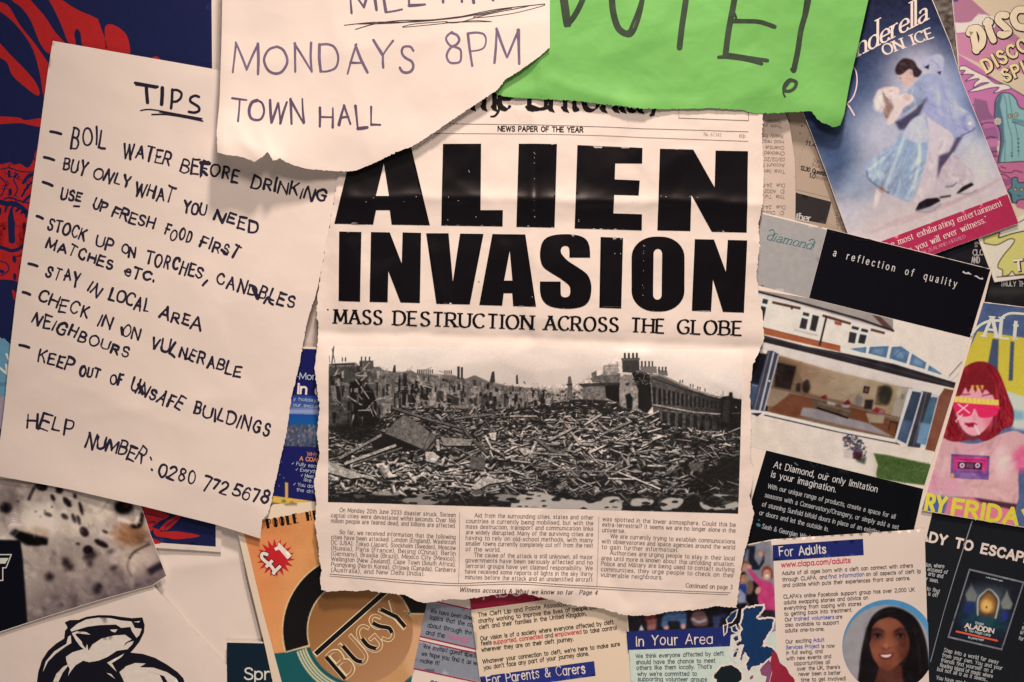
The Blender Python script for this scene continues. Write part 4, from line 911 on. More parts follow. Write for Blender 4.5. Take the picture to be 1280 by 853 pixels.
# ================================================================== black leaflet
s = Sheet('black_leaflet', [(1100, 262), (1300, 250), (1320, 440), (1120, 420)], 4.2,
          'dark leaflet with condensed capitals behind the corner of the pink cartoon poster', 'leaflet', COATED_PAPER, facets=((90, .7),), seed=51)
c = Canvas(1100, 250, 1320, 440, 1.2, (24, 24, 28)); c.ell(1180, 315, 22, 12, (34, 36, 52), .8, 7); c.poly([(1210, 358), (1330, 352), (1330, 440), (1200, 430)], (30, 29, 31), 1, 2)
c.ell(1265, 364, 40, 4, (62, 58, 54), .7, 3); c.noise(4, 9, 2)
s.picture_in('printed_front', [(1102, 264), (1298, 252), (1317, 436), (1122, 417)], c, 0, res=1.6, rough=.4)
k3 = lambda p: zp(p, 1180, 260, 6.56)
s.strokes('condensed_words', text('CLOUD', *k3([(243, 388), (400, 384)]), 7, 'bold', w=1.15) + text('AND', *k3([(232, 452), (305, 449)]), 7.4, 'bold', w=1.3) + text('IN', *k3([(258, 318), (330, 316)]), 6, 'bold', w=1) + text('TRULY THE', *k3([(470, 640), (700, 642)]), 6.2, 'bold', w=1.1), (170, 160, 150), 1)

# ================================================================== ice show leaflet
s = Sheet('ice_show_leaflet', [(1143, -62), (1166, 0), (1188.6, 56), (1202.6, 101), (1241, 196), (1259.5, 242), (1273.5, 279.5), (1167.5, 318), (1084, 352), (1058, 288), (1045, 253), (1033, 218), (1018, 178), (1004, 142), (948, -6)], 9.5,
          'glossy blue leaflet of two ice skaters embracing above a crimson band', 'leaflet', COATED_PAPER,
          facets=((75, .8), (30, .22)), creases=((1030, 215, 1062, 200, 1.0, 5), (1044, 245, 1075, 238, 1.2, 5), (1190, 200, 1235, 150, 1.0, 6)), bumps=((1040, 230, 12, 50, 1.0),), seed=53)
c = Canvas(940, -60, 1285, 360, 1.7, (60, 80, 140))
c.mix(np.ones((c.h, c.w)), c.grad((1110, -20), (1180, 290), [(0, (30, 31, 54)), (.2, (36, 44, 78)), (.42, (58, 78, 120)), (.62, (112, 124, 152)), (.82, (196, 178, 176)), (1, (208, 182, 178))]))
c.ell(1148, 105, 40, 54, (226, 202, 194), .85, 17); c.ell(1105, 170, 38, 48, (216, 202, 206), .7, 17); c.ell(1215, 215, 30, 60, (222, 208, 206), .75, 15); c.ell(1190, 120, 26, 40, (190, 190, 210), .5, 14)
c.ell(1045, 205, 22, 40, (48, 70, 112), .8, 11); c.ell(1022, 165, 22, 26, (34, 46, 78), .85, 9); c.ell(1060, 268, 22, 18, (200, 190, 198), .7, 8); c.ell(1228, 110, 16, 60, (62, 82, 118), .7, 8); c.ell(1075, 232, 24, 22, (140, 156, 184), .7, 9)
c.poly([(1050, 292), (1120, 270), (1265, 215), (1275, 262), (1110, 310), (1085, 350)], (220, 192, 184), .85, 8)
for i in range(9): c.line([(1085 + 4 * i, 292 - 2.0 * i), (1150 + 6 * i, 272 - 3 * i), (1230 + 3 * i, 238 - i * 2)], 1.3, (206, 160, 162), .6, .9, True)
A = lambda p: zp(p, 980, 0, 4.267); B = lambda p: zp(p, 980, 160, 4.267)
# skirt
c.poly(smooth_line(B([(640, 0), (600, 60), (545, 110), (450, 175), (432, 215), (450, 275), (500, 310), (560, 350), (610, 375), (680, 388), (740, 250), (775, 160), (770, 60), (740, -20)]), 4), (146, 164, 190), 1, .9)
for p, col, w in (([(650, 20), (600, 160), (540, 320)], (184, 204, 226), 4), ([(690, 20), (670, 200), (650, 370)], (118, 156, 204), 3.4), ([(620, 60), (540, 180), (470, 260)], (120, 156, 204), 3), ([(720, 30), (720, 180), (690, 330)], (196, 210, 228), 4), ([(600, 100), (520, 170), (445, 230)], (200, 212, 226), 2.6), ([(670, 60), (620, 220), (590, 350)], (112, 150, 200), 2.4), ([(740, 40), (745, 160), (720, 270)], (132, 164, 206), 2.4)):
    c.line(B(p), w, col, .75, 1.1, True)
c.poly(B([(490, 325), (520, 340), (505, 400), (480, 432), (478, 400)]), (224, 196, 186), 1, .5); c.ell(*B([(520, 330)])[0], 3.2, 4, (206, 142, 106), 1, .6)
c.line(B([(440, 225), (450, 270), (500, 312), (560, 350)]), 1.4, (60, 50, 110), .7, .5, True)
# his legs
c.poly(smooth_line(A([(760, 590), (830, 610), (900, 700), (890, 820), (860, 900), (880, 960), (830, 1040), (760, 1080), (700, 1060), (760, 850), (770, 700)]), 3), (206, 182, 186), 1, .6)
c.poly(smooth_line(B([(780, 100), (850, 40), (880, 60), (860, 120), (825, 160), (815, 270), (780, 330), (735, 385), (690, 400), (720, 330), (760, 250)]), 3), (214, 190, 190), 1, .8)
c.poly(B([(825, 150), (880, 130), (915, 60), (935, 20), (960, 30), (910, 120), (880, 170), (840, 210), (815, 280)]), (66, 48, 84), .9, 1.2)
c.poly(smooth_line(B([(900, 130), (960, 190), (1005, 240), (1015, 285), (960, 300), (920, 330), (930, 260), (905, 290), (860, 310), (830, 290), (850, 200)]), 3), (204, 178, 178), 1, .7)
c.line(B([(860, 315), (900, 310), (920, 290)]), 2.0, (104, 80, 120), .8, .6, True)
for sk in ([(700, 440), (720, 400), (760, 378), (820, 372), (835, 390), (780, 420), (720, 442)], [(918, 350), (950, 315), (1000, 292), (1012, 305), (960, 335), (930, 352)]):
    c.poly(B(sk), (34, 24, 32), 1, .4)
c.line(B([(700, 445), (780, 448), (840, 405)]), 1.6, (150, 140, 150), 1, .3, True); c.line(B([(830, 372), (890, 362)]), 2.4, (60, 52, 62), 1, .5); c.line(B([(925, 352), (990, 350), (1028, 330)]), 1.4, (150, 140, 150), 1, .3, True); c.poly(B([(700, 440), (780, 420), (835, 395), (840, 420), (770, 450), (715, 452)]), (160, 150, 160), .5, .8)
# his coat
c.poly(smooth_line(A([(680, 465), (740, 400), (820, 400), (870, 460), (930, 560), (1000, 610), (1020, 680), (980, 710), (920, 735), (880, 700), (800, 650), (740, 600), (700, 560), (640, 620), (600, 690), (625, 600), (650, 530)]), 3), (156, 154, 190), 1, .7)
c.poly(smooth_line(A([(660, 485), (720, 430), (760, 470), (740, 540), (690, 570), (640, 590), (650, 520)]), 3), (140, 148, 168), .9, 1.4)
c.poly(smooth_line(A([(735, 370), (740, 330), (780, 300), (830, 292), (852, 320), (840, 395), (810, 370), (770, 360)]), 3), (176, 166, 196), 1, .6); c.poly(A([(745, 360), (775, 345), (770, 372)]), (50, 34, 60)); c.poly(A([(815, 385), (838, 380), (832, 403)]), (60, 40, 70)); c.line(A([(780, 320), (810, 340), (830, 370)]), 1, (120, 108, 150), .7, .5)
c.poly(A([(590, 650), (620, 640), (700, 585), (735, 545), (765, 520), (740, 570), (720, 620), (650, 690), (615, 695)]), (60, 50, 80), .9, 1.2); c.line(A([(640, 600), (690, 560), (740, 540)]), 4.5, (128, 136, 156), .9, 1.2)
c.ell(*A([(990, 660)])[0], 2.4, 2.2, (230, 216, 220), 1, .7); c.line(A([(940, 725), (1000, 700), (1020, 680)]), 1.2, (96, 60, 100), .9, .4)
c.line(A([(760, 420), (830, 520), (930, 620)]), 4, (182, 174, 206), .6, 2, True); c.line(A([(840, 440), (870, 560), (920, 690)]), 2.2, (124, 124, 164), .5, 1.2, True)
# her bodice and arm
c.poly(smooth_line(A([(640, 700), (680, 640), (735, 620), (770, 700), (760, 760), (700, 760), (650, 740)]), 3), (188, 184, 206), 1, .8)
c.poly(smooth_line(A([(575, 520), (650, 500), (690, 520), (680, 550), (640, 575), (590, 650), (550, 668), (550, 640), (580, 590)]), 3), (228, 192, 172), 1, .5)
c.ell(*A([(655, 520)])[0], 5, 4, (220, 172, 148), 1, .5)
# heads
c.poly(smooth_line(A([(500, 480), (540, 465), (600, 470), (612, 500), (590, 520), (560, 530), (575, 560), (565, 600), (545, 640), (530, 600), (500, 590), (475, 540)]), 3), (214, 176, 158), 1, .6)
c.ell(*A([(505, 540)])[0], 6, 13, (222, 204, 198), .9, 1.6, 12); c.poly(smooth_line(A([(520, 500), (545, 490), (560, 540), (585, 570), (565, 600), (548, 638), (530, 600), (540, 560)]), 3), (150, 100, 80), .85, .9)
c.poly(smooth_line(A([(525, 480), (580, 462), (615, 478), (600, 520), (565, 530), (540, 515)]), 3), (232, 194, 170), 1, .5); c.line(A([(560, 490), (580, 482)]), .8, (120, 80, 70), .7, .3); c.line(A([(566, 516), (572, 519)]), 1.1, (170, 80, 80), .8, .3)
c.poly(smooth_line(A([(600, 400), (620, 385), (665, 375), (690, 400), (700, 430), (665, 458), (640, 455), (635, 435), (615, 430), (620, 412)]), 3), (222, 166, 134), 1, .4)
c.poly(smooth_line(A([(590, 375), (605, 340), (640, 312), (690, 325), (712, 360), (735, 385), (715, 412), (690, 408), (684, 375), (660, 372), (640, 390), (615, 402), (595, 395)]), 3), (58, 34, 36), 1, .5); c.line(A([(620, 345), (660, 335), (695, 365)]), 1.6, (100, 62, 56), .6, .7, True)
c.ell(*A([(676, 392)])[0], 1.8, 2.6, (206, 140, 110), 1, .3); c.line(A([(618, 418), (626, 420)]), .9, (70, 40, 40), .8, .3)
c.folds(B([(640, 0), (600, 60), (545, 110), (450, 175), (432, 215), (450, 275), (500, 310), (560, 350), (610, 375), (680, 388), (740, 250), (775, 160), (770, 60), (740, -20)]), 60, 110, .3, 34, 3.2, 30, 5); c.folds(B([(640, 0), (600, 60), (545, 110), (450, 175), (432, 215), (450, 275), (500, 310), (560, 350), (610, 375), (680, 388), (740, 250), (775, 160), (770, 60), (740, -20)]), 70, 108, .25, 22, 1.2, 30, 6)
c.folds(A([(680, 465), (740, 400), (820, 400), (870, 460), (930, 560), (1000, 610), (1020, 680), (980, 710), (920, 735), (880, 700), (800, 650), (740, 600), (700, 560), (640, 620), (600, 690), (625, 600), (650, 530)]), 70, 55, .4, 26, 3.4, 26, 7); c.folds(A([(680, 465), (740, 400), (820, 400), (870, 460), (930, 560), (1000, 610), (1020, 680), (980, 710), (920, 735), (880, 700), (800, 650), (740, 600), (700, 560), (640, 620), (600, 690), (625, 600), (650, 530)]), 60, 50, .5, 14, 1.3, 26, 8)
c.folds(B([(780, 100), (850, 40), (880, 60), (860, 120), (825, 160), (815, 270), (780, 330), (735, 385), (690, 400), (720, 330), (760, 250)]), 40, 100, .3, 26, 3, 24, 9); c.folds(B([(900, 130), (1005, 240), (1015, 285), (920, 330), (830, 290), (850, 200)]), 36, 70, .6, 14, 2.6, 26, 10)
c.folds(A([(590, 375), (605, 340), (640, 312), (690, 325), (735, 385), (715, 412), (684, 375), (640, 390)]), 60, 30, .4, 9, .8, 40, 11); c.folds(A([(475, 540), (500, 480), (560, 540), (585, 570), (548, 638), (500, 600)]), 60, 75, .5, 9, .9, 40, 12)
c.folds([(960, 0), (1160, -20), (1270, 260), (1085, 345)], 60, 20, .5, 40, 9, 9, 13)
c.noise(4, 1.4, 4); c.noise(5, 5, 6); c.grade(.95, .68); c.soften(.5)
s.picture_in('cover_picture', [(1143, -58), (1165.2, 1), (1188, 56.5), (1202, 101.5), (1240.5, 196.5), (1258.8, 242), (1272.8, 279), (1167.5, 317.3), (1084.4, 351), (1058.6, 287.6), (1045.6, 253), (1033.5, 218), (1018.5, 178), (1004.6, 142), (949, -5)], c, 0, res=.7, rough=.28, spec=.18)
ban = s.ink('crimson_band', [[(1259, 243), (1273, 279.2), (1167.5, 317.6), (1110, 341), (1092, 305.5)]], (172, 46, 78), 1, rough=.3, spec=.16)
CR = (238, 200, 190)
s.strokes('quotation', text("of the most exhilarating entertainment", (1093, 317.5), (1254, 257), 7.8, 'serif', w=1.0, gap=2.3) + text("experiences you will ever witness.'", (1094, 334), (1235.5, 277), 7.8, 'serif', w=1.0, gap=2.3), CR, 3, parent=ban)
s.strokes('quotation_source', text('NEW ZEALAND HERALD', (1146, 321), (1208, 297), 4.2, 'serif', w=.7), (206, 130, 150), 3, parent=ban)
ti = text('nderella', (1069, 72.5), (1163, 23), 20, 'serif', w=3.4, slant=.46, gap=1.5, thin=.34, asc=2.6) + text('i', (1052, 82), (1058, 79), 20, 'serif', w=3.4, slant=.46, thin=.34)
s.strokes('title_script', ti, (244, 198, 182), 2, rough=.3, spec=.16)
s.strokes('title_swash', [(smooth_line([(1036, 60), (1052, 72), (1068, 86), (1071, 104), (1066, 122), (1056, 131), (1050, 126), (1060, 132), (1068, 145)]), np.linspace(1.3, 2.0, 41))], (240, 186, 176), 2, rough=.3)
s.strokes('title_capitals', text('ON ICE', (1103, 70.5), (1170, 46), 13, 'serif', w=2.7, gap=2.2, thin=.42), (246, 220, 204), 2, rough=.3, spec=.16)

# ================================================================== home improvement leaflet
s = Sheet('glass_door_leaflet', [(953.5, 266), (1240, 336.8), (1130, 785), (843.5, 714)], 10,
          'leaflet with a house photo, open glass doors and black text panels', 'leaflet', COATED_PAPER, facets=((120, .7),), seed=57, step=5)
kA = lambda p: zp(p, 920, 260, 3.878); kB = lambda p: zp(p, 920, 420, 4.571); kC = lambda p: zp(p, 920, 540, 4.923)
gp = s.ink('grey_panel', [kA([(128, 30), (438, 107), (352, 437), (90, 372), (45, 350)])], (158, 148, 138), 0, rough=.4)
s.strokes('logo_script', text('diamond', *kA([(140, 152), (368, 203)]), 10, 'serif', w=1.25, slant=.26, gap=1.9, thin=.5) + [(smooth_line(kA([(158, 112), (176, 106), (184, 116), (180, 140)])), 1.0), (smooth_line(kA([(352, 160), (370, 152), (380, 162), (374, 195)])), 1.0)], (62, 104, 104), 2, parent=gp)
bp = s.ink('black_panel', [kA([(441, 102), (1232, 299), (1133, 629), (353, 437)])], (14, 14, 18), 0, rough=.3, spec=.16, step=7)
s.strokes('slogan', text('a reflection of quality', *kA([(467, 232), (1066, 386)]), 8.8, 'sans', w=.95, gap=6.5, space=9), (206, 194, 182), 2, parent=bp)
s.strokes('worn_scratch', [(kA([(1098, 309), (1112, 318), (1125, 316), (1140, 324)]), np.array([2.2, 1.4, 2.4, .5])), (kA([(1153, 330), (1165, 332), (1180, 343), (1196, 344)]), np.array([.5, 1.8, 1.3, 2.4]))], (196, 186, 178), 2, parent=bp)
c = Canvas(850, 345, 1230, 640, 1.8, (232, 212, 190))
c.poly(kA([(60, 370), (352, 437), (760, 540), (760, 600), (600, 560), (110, 405)]), (150, 136, 122)); c.poly(kA([(355, 440), (670, 515), (740, 585), (600, 540), (330, 465), (100, 400)]), (160, 146, 132))
c.poly(kA([(660, 520), (700, 528), (765, 592), (720, 584)]), (92, 60, 56)); c.line(kA([(60, 395), (330, 465), (600, 540), (765, 598)]), 2.6, (44, 34, 32)); c.line(kA([(60, 405), (330, 478), (590, 552), (750, 600)]), 1.6, (206, 196, 196))
c.poly(kA([(60, 410), (330, 482), (590, 556), (725, 595), (720, 640), (700, 680), (500, 700), (60, 590)]), (226, 210, 188))
for p in ([(175, 458), (312, 488)], [(418, 522), (555, 562)], [(652, 590), (720, 608)]): c.line(kA(p), 3.2, (84, 52, 42))
c.poly(kA([(130, 578), (380, 640), (505, 668), (505, 698), (130, 612)]), (166, 84, 46)); c.line(kA([(130, 582), (500, 670)]), .8, (120, 60, 40))
c.line(kA([(438, 525), (404, 668)]), 2.4, (40, 32, 32)); c.poly(kA([(475, 548), (512, 556), (510, 572), (478, 565)]), (160, 74, 52)); c.ell(*kA([(270, 487)])[0], 1.6, 1.6, (60, 50, 50))
def win(pts, mull):
    c.poly(kA(pts), (226, 216, 206))
    for m in mull: c.poly(kA(m), (46, 44, 46), 1, .25)
win([(318, 495), (405, 515), (385, 605), (300, 585)], ([(325, 505), (355, 512), (352, 528), (322, 520)], [(318, 533), (348, 541), (338, 590), (306, 582)], [(370, 518), (402, 526), (385, 600), (356, 592)]))
c.line(kA([(282, 592), (395, 620)]), 2.6, (196, 182, 168))
win([(555, 565), (645, 588), (632, 668), (540, 655)], ([(562, 572), (596, 580), (592, 594), (558, 586)], [(608, 584), (640, 592), (638, 606), (604, 598)], [(550, 600), (585, 608), (575, 658), (542, 652)], [(600, 612), (633, 618), (622, 660), (590, 655)]))
win([(120, 440), (160, 450), (135, 560), (110, 555)], ([(130, 440), (156, 446), (150, 468), (126, 462)], [(122, 475), (146, 482), (132, 550), (110, 545)]))
# roof lantern
c.poly(kA([(500, 685), (640, 668), (790, 665), (860, 690), (1030, 825), (1010, 830), (800, 770), (520, 700)]), (226, 218, 214))
for m in ([(550, 683), (632, 674), (628, 705), (605, 700)], [(648, 674), (740, 670), (728, 728), (640, 706)], [(754, 674), (800, 672), (840, 700), (825, 755), (742, 730)], [(852, 706), (922, 750), (915, 782), (838, 760)], [(935, 762), (1000, 806), (990, 808), (928, 788)]):
    c.poly(kA(m), (82, 112, 140)); q = np.mean(kA(m), 0); c.poly([(np.array(p) * .55 + q * .45) for p in kA(m)], (130, 156, 176), .6, 1)
c.line(kA([(760, 730), (800, 690), (830, 740)]), 1, (60, 84, 116), .8, .4)
c.line(kA([(1025, 830), (1100, 745), (1085, 800), (1040, 840)]), 2.0, (206, 190, 176)); c.line(kA([(1032, 815), (1095, 745)]), .8, (90, 70, 60))
# gutter and opening
c.poly(kB([(60, -20), (150, -5), (400, 60), (620, 100), (900, 160), (1255, 268), (1245, 300), (1000, 245), (700, 170), (400, 95), (150, 35)]), (40, 34, 36)); c.line(kB([(150, 5), (600, 108), (1240, 285)]), 1, (86, 76, 76), .7, .4)
c.poly(kB([(100, 50), (150, 38), (400, 98), (700, 172), (1000, 248), (1200, 300), (1180, 340), (980, 300), (700, 245), (250, 120)]), (216, 198, 180))
c.poly(kB([(90, 90), (240, 110), (560, 205), (930, 290), (1010, 300), (930, 600), (600, 530), (300, 470), (80, 430)]), (150, 116, 84))
c.poly(kB([(240, 110), (560, 205), (930, 290), (920, 320), (880, 450), (640, 380), (420, 330), (330, 160)]), c.grad(kB([(260, 150)])[0], kB([(900, 400)])[0], [(0, (150, 104, 66)), (.35, (206, 170, 128)), (.7, (214, 186, 146)), (1, (222, 186, 130))]), 1, 1.0)
for x, y in ((555, 215), (640, 240), (715, 262), (790, 282)): c.ell(*kB([(x, y + 18)])[0], 5, 9, (240, 208, 158), .55, 4)
c.poly(kB([(90, 92), (200, 110), (180, 430), (80, 420)]), (20, 20, 26)); c.poly(kB([(80, 270), (165, 285), (150, 420), (75, 400)]), (70, 86, 112), .9, 1)
c.poly(kB([(235, 150), (345, 175), (310, 310), (215, 290)]), (36, 26, 24), 1, .8); c.ell(*kB([(400, 290)])[0], 5, 8, (50, 36, 30), 1, .8); c.ell(*kB([(405, 262)])[0], 2.5, 3, (54, 40, 34), 1, .6); c.poly(kB([(345, 270), (370, 270), (365, 320), (340, 315)]), (56, 40, 34), 1, .6)
c.poly(kB([(190, 300), (300, 325), (290, 405), (170, 400)]), (190, 158, 122), 1, .7); c.poly(kB([(310, 330), (420, 345), (640, 400), (740, 420), (930, 500), (920, 590), (700, 540), (500, 470), (300, 465), (180, 430)]), (142, 78, 44), 1, .6)
c.poly(kB([(380, 410), (480, 415), (640, 470), (760, 500), (900, 580), (600, 510), (365, 455)]), (196, 184, 182), 1, .7); c.poly(kB([(430, 425), (560, 465), (480, 470)]), (170, 160, 170), .6, 2)
c.poly(kB([(430, 350), (520, 375), (655, 425), (650, 470), (440, 415)]), (120, 96, 76), 1, .6); c.line(kB([(460, 410), (640, 470)]), 2.4, (36, 28, 26)); c.line(kB([(470, 385), (650, 432)]), 1.5, (160, 132, 104))
c.poly(kB([(485, 345), (515, 335), (520, 362), (490, 360)]), (150, 36, 40), 1, .4); c.poly(kB([(612, 385), (640, 362), (655, 385), (630, 400)]), (150, 30, 36), 1, .4); c.poly(kB([(600, 395), (650, 395), (645, 412), (605, 408)]), (206, 200, 206), 1, .6); c.poly(kB([(520, 370), (570, 385), (565, 400), (520, 390)]), (220, 208, 196), 1, .6)
c.poly(kB([(740, 440), (850, 455), (840, 500), (760, 495)]), (212, 190, 150), 1, .6); c.poly(kB([(775, 430), (800, 405), (830, 418), (850, 425), (845, 450), (785, 445)]), (176, 50, 58), 1, .5); c.ell(*kB([(830, 432)])[0], 4, 3, (206, 130, 136), 1, .8)
c.poly(kB([(730, 285), (765, 292), (755, 332), (722, 325)]), (70, 40, 40)); c.poly(kB([(738, 298), (756, 302), (750, 322), (732, 318)]), (140, 90, 80), 1, .5)
c.poly(kB([(810, 285), (855, 290), (850, 330), (830, 400), (790, 395)]), (120, 92, 64), 1, 1); c.ell(*kB([(850, 340)])[0], 8, 13, (40, 40, 32), .9, 1.4); c.ell(*kB([(870, 320)])[0], 5, 7, (46, 50, 36), .9, 1.2); c.poly(kB([(735, 365), (785, 365), (775, 420), (730, 415)]), (36, 28, 28), 1, .7); c.ell(*kB([(700, 370)])[0], 5, 7, (150, 140, 136), .9, 1)
c.poly(kB([(925, 290), (1000, 305), (950, 470), (880, 450)]), (214, 196, 170), 1, .8); c.ell(*kB([(930, 325)])[0], 3, 5, (250, 224, 170), .9, 1.5); c.poly(kB([(945, 330), (965, 335), (955, 365), (938, 360)]), (160, 150, 130), 1, .4)
c.line(kB([(880, 490), (870, 540)]), 1.2, (50, 34, 30)); c.line(kB([(920, 500), (910, 560)]), 1.2, (50, 34, 30)); c.line(kB([(880, 490), (925, 498)]), 2.2, (60, 42, 36)); c.line(kB([(90, 280), (420, 350), (760, 430), (940, 480)]), .7, (214, 206, 200), .7, .2)
c.poly(kB([(190, 110), (560, 205), (930, 290), (1000, 305), (930, 595), (600, 520), (300, 460), (175, 425)]), (30, 18, 12), .30, 2); c.folds(kB([(240, 110), (930, 290), (900, 580), (300, 460), (180, 420)]), 160, 14, .5, 9, 1.6, 20, 51)
# left and right folded doors
c.poly(kB([(180, 85), (205, 85), (245, 105), (160, 430), (110, 455), (80, 445)]), (60, 62, 74)); c.line(kB([(215, 95), (130, 450)]), 2.2, (190, 184, 184)); c.line(kB([(243, 108), (160, 428)]), 1.8, (176, 166, 164)); c.line(kB([(190, 88), (100, 440)]), 1.2, (120, 116, 122)); c.ell(*kB([(190, 258)])[0], 1.4, 1.2, (230, 224, 220))
c.poly(kB([(985, 300), (1080, 310), (1160, 345), (1100, 640), (1020, 640), (960, 620), (905, 590)]), (206, 200, 200))
c.poly(kB([(1000, 315), (1065, 325), (970, 615), (920, 590)]), (52, 62, 78)); c.poly(kB([(1060, 315), (1118, 325), (1050, 640), (975, 632)]), (54, 52, 58)); c.line(kB([(1065, 318), (975, 630)]), 1.8, (206, 198, 196)); c.line(kB([(1005, 305), (910, 595)]), 2.0, (214, 206, 200)); c.line(kB([(1090, 320), (1010, 640)]), 1.0, (96, 92, 96))
c.poly(kB([(1110, 350), (1152, 352), (1082, 622), (1030, 612)]), (66, 98, 118)); c.poly(kB([(1050, 495), (1110, 505), (1080, 622), (1030, 612)]), (112, 146, 172), .8, .8); c.poly(kB([(950, 480), (1010, 490), (970, 612), (925, 590)]), (84, 104, 132), .6, 1)
c.poly(kB([(1160, 345), (1190, 300), (1300, 320), (1240, 700), (1130, 660), (1080, 650)]), (122, 66, 44))
rng = np.random.RandomState(3)
for i in range(26):
    y = 340 + i * 13; c.line(kB([(1120, y - 5), (1240, y + 22)]), .5, (150, 100, 78), .7)
c.poly(kB([(75, 420), (170, 432), (600, 530), (910, 590), (905, 612), (600, 552), (160, 450), (70, 440)]), (226, 216, 208)); c.line(kB([(160, 452), (600, 554), (910, 614), (985, 655)]), 1.5, (44, 34, 34)); c.poly(kB([(90, 440), (150, 440), (120, 462)]), (40, 36, 40)); c.poly(kB([(905, 600), (985, 655), (960, 655)]), (40, 36, 40))
# patio, flowers, lawn
c.poly(kB([(-100, 430), (100, 462), (400, 515), (920, 620), (1130, 660), (1090, 760), (760, 860), (-100, 700)]), c.grad(kB([(100, 500)])[0], kB([(1000, 700)])[0], [(0, (226, 204, 178)), (.6, (228, 210, 188)), (1, (222, 200, 176))])); c.noise(4, 12, 12)
c.poly(kB([(780, 670), (860, 680), (1115, 735), (1110, 860), (800, 815), (790, 790), (800, 740)]), (70, 92, 40), 1, .6)
for i in range(700):
    x, y = rng.uniform(790, 1110), rng.uniform(685, 850)
    if y > 672 + (x - 780) * .19: c.line([kB([(x, y)])[0], kB([(x + rng.uniform(-6, 6), y - rng.uniform(4, 12))])[0]], .7, [(56, 78, 32), (84, 106, 48), (112, 128, 66), (46, 66, 30)][rng.randint(4)], .7)
c.line(kB([(775, 670), (800, 740), (790, 790), (800, 830)]), 4, (214, 194, 164), 1, .5)
for i in range(240):
    a, r = rng.uniform(0, 6.28), rng.rand() ** .6; x, y = 675 + 62 * r * math.cos(a), 630 + 66 * r * math.sin(a) + 14 * math.cos(a)
    c.ell(*kB([(x + .25 * (y - 620), y)])[0], rng.uniform(.6, 1.7), rng.uniform(.5, 1.3), [(52, 54, 84), (74, 70, 110), (36, 44, 34), (60, 76, 50), (150, 40, 60), (40, 38, 52), (96, 92, 130)][rng.randint(7)], .85, .3)
c.poly(kB([(618, 645), (668, 658), (660, 705), (612, 695)]), (206, 188, 172), 1, .5); c.poly(kB([(670, 660), (725, 672), (710, 712), (665, 700)]), (70, 32, 38), 1, .6); c.poly(kB([(680, 700), (745, 690), (735, 735), (690, 718)]), (44, 50, 38), .8, 1)
c.noise(3, 1.5, 21); c.noise(6, 9, 22); c.grade(.96, .9); c.soften(.35)
s.picture_in('house_photo', [kA([(352, 438)])[0], kA([(1133, 630)])[0], (1154, 611), (957, 563), (900, 549), (930, 360)], c, 0, res=.62, rough=.33)
bb = s.ink('black_text_box', [[(957.6, 563.2), (1154, 611.4), (1115, 780), (909, 728)]], (12, 12, 15), 0, rough=.32, spec=.16, step=7)
tx = text('At Diamond, our only limitation', *kC([(228, 218), (868, 372)]), 7.8, 'sans', w=.85, gap=2.1) + text('is your imagination.', *kC([(212, 276), (612, 372)]), 7.8, 'sans', w=.85, gap=2.1)
s.strokes('box_heading', tx, (206, 196, 188), 2, parent=bb)
tx = []
for t, a, b in (('With our unique range of products, create a space for all', (192, 345), (978, 535)), ('seasons with a Conservatory/Orangery, or simply add a set', (175, 400), (998, 600)), ('of stunning Sunfold bifold doors in place of an existing window', (157, 456), (985, 655)), ('or doors and let the outside in.', (140, 508), (566, 612)), ('Sash & Georgian Windows', (157, 592), (500, 675))):
    tx += text(t, *kC([a, b]), 5.6, 'sans', w=.62, gap=1.9)
s.strokes('box_text', tx, (176, 168, 160), 2, parent=bb)
s.strokes('bullet_spots', [round_caps([(947.2, 656), (948.4, 656.6)], 4), round_caps([(948, 650), (949, 650.5)], 1.3)], (70, 116, 116), 2, parent=bb)
s.strokes('dust_specks', [round_caps(kC([(360, 190), (378, 205)]), 1.4), round_caps(kC([(556, 255), (566, 260)]), 1.2)], (90, 100, 106), 2, parent=bb)

# ================================================================== escape game leaflet
s = Sheet('escape_game_leaflet', [(1085, 610), (1180, 632), (1420, 690), (1420, 930), (1060, 930)], 8.5,
          'black folded leaflet about an escape game with a framed archway picture', 'leaflet', COATED_PAPER, facets=((110, .8),), creases=((1217, 640, 1150, 880, .7, 9),), seed=61, film=.25)
s.ink('printed_ground', [[(1086, 612), (1180, 634), (1418, 692), (1418, 928), (1062, 928)]], (17, 19, 22), 0, rough=.4, spec=.2, step=4)
kD = lambda p: zp(p, 1060, 640, 4.005)
s.strokes('worn_fold', [(kD([(622, 44), (540, 300), (480, 500), (412, 752)]), np.array([1.4, 1.0, .7, .9]))], (120, 116, 112), 5)
s.strokes('headline', text('READY TO ESCAPE', *kD([(270, 118), (915, 258)]), 11, 'bold', w=2.9, gap=2.9, space=5), (226, 212, 196), 2)
tx = []
for t, a, b in (('in London, where', (330, 268), (482, 282)), ('falsely accused of', (330, 282), (498, 312)), ('in the arts and', (340, 306), (476, 332)), ('never seen.', (350, 335), (452, 356)), ('have to find', (340, 378), (456, 408)), ('what is off', (346, 408), (450, 428)),
                ('Step into a world far away', (478, 700), (752, 762)), ('from your own. You and your', (470, 725), (772, 792)), ('friends find yourself on a', (464, 750), (724, 806)), ('floating island of magic where', (458, 775), (724, 832)), ('but not all is as it seems...', (445, 795), (700, 850)), ('You have one hour', (440, 838), (620, 872)),
                ('an adventure for', (880, 560), (1010, 588)), ('the whole team', (868, 590), (1000, 618)), ('and friends', (860, 610), (980, 636)), ('for any age', (853, 640), (960, 664))):
    tx += text(t, *kD([a, b]), 4.8, 'sans', w=.55, gap=1.9)
s.strokes('body_text', tx, (150, 146, 142), 2)
q = kD([(607, 284), (884, 350), (772, 694), (498, 630)])
fr = s.ink('picture_frame', [q], (92, 88, 90), 1, rough=.35)
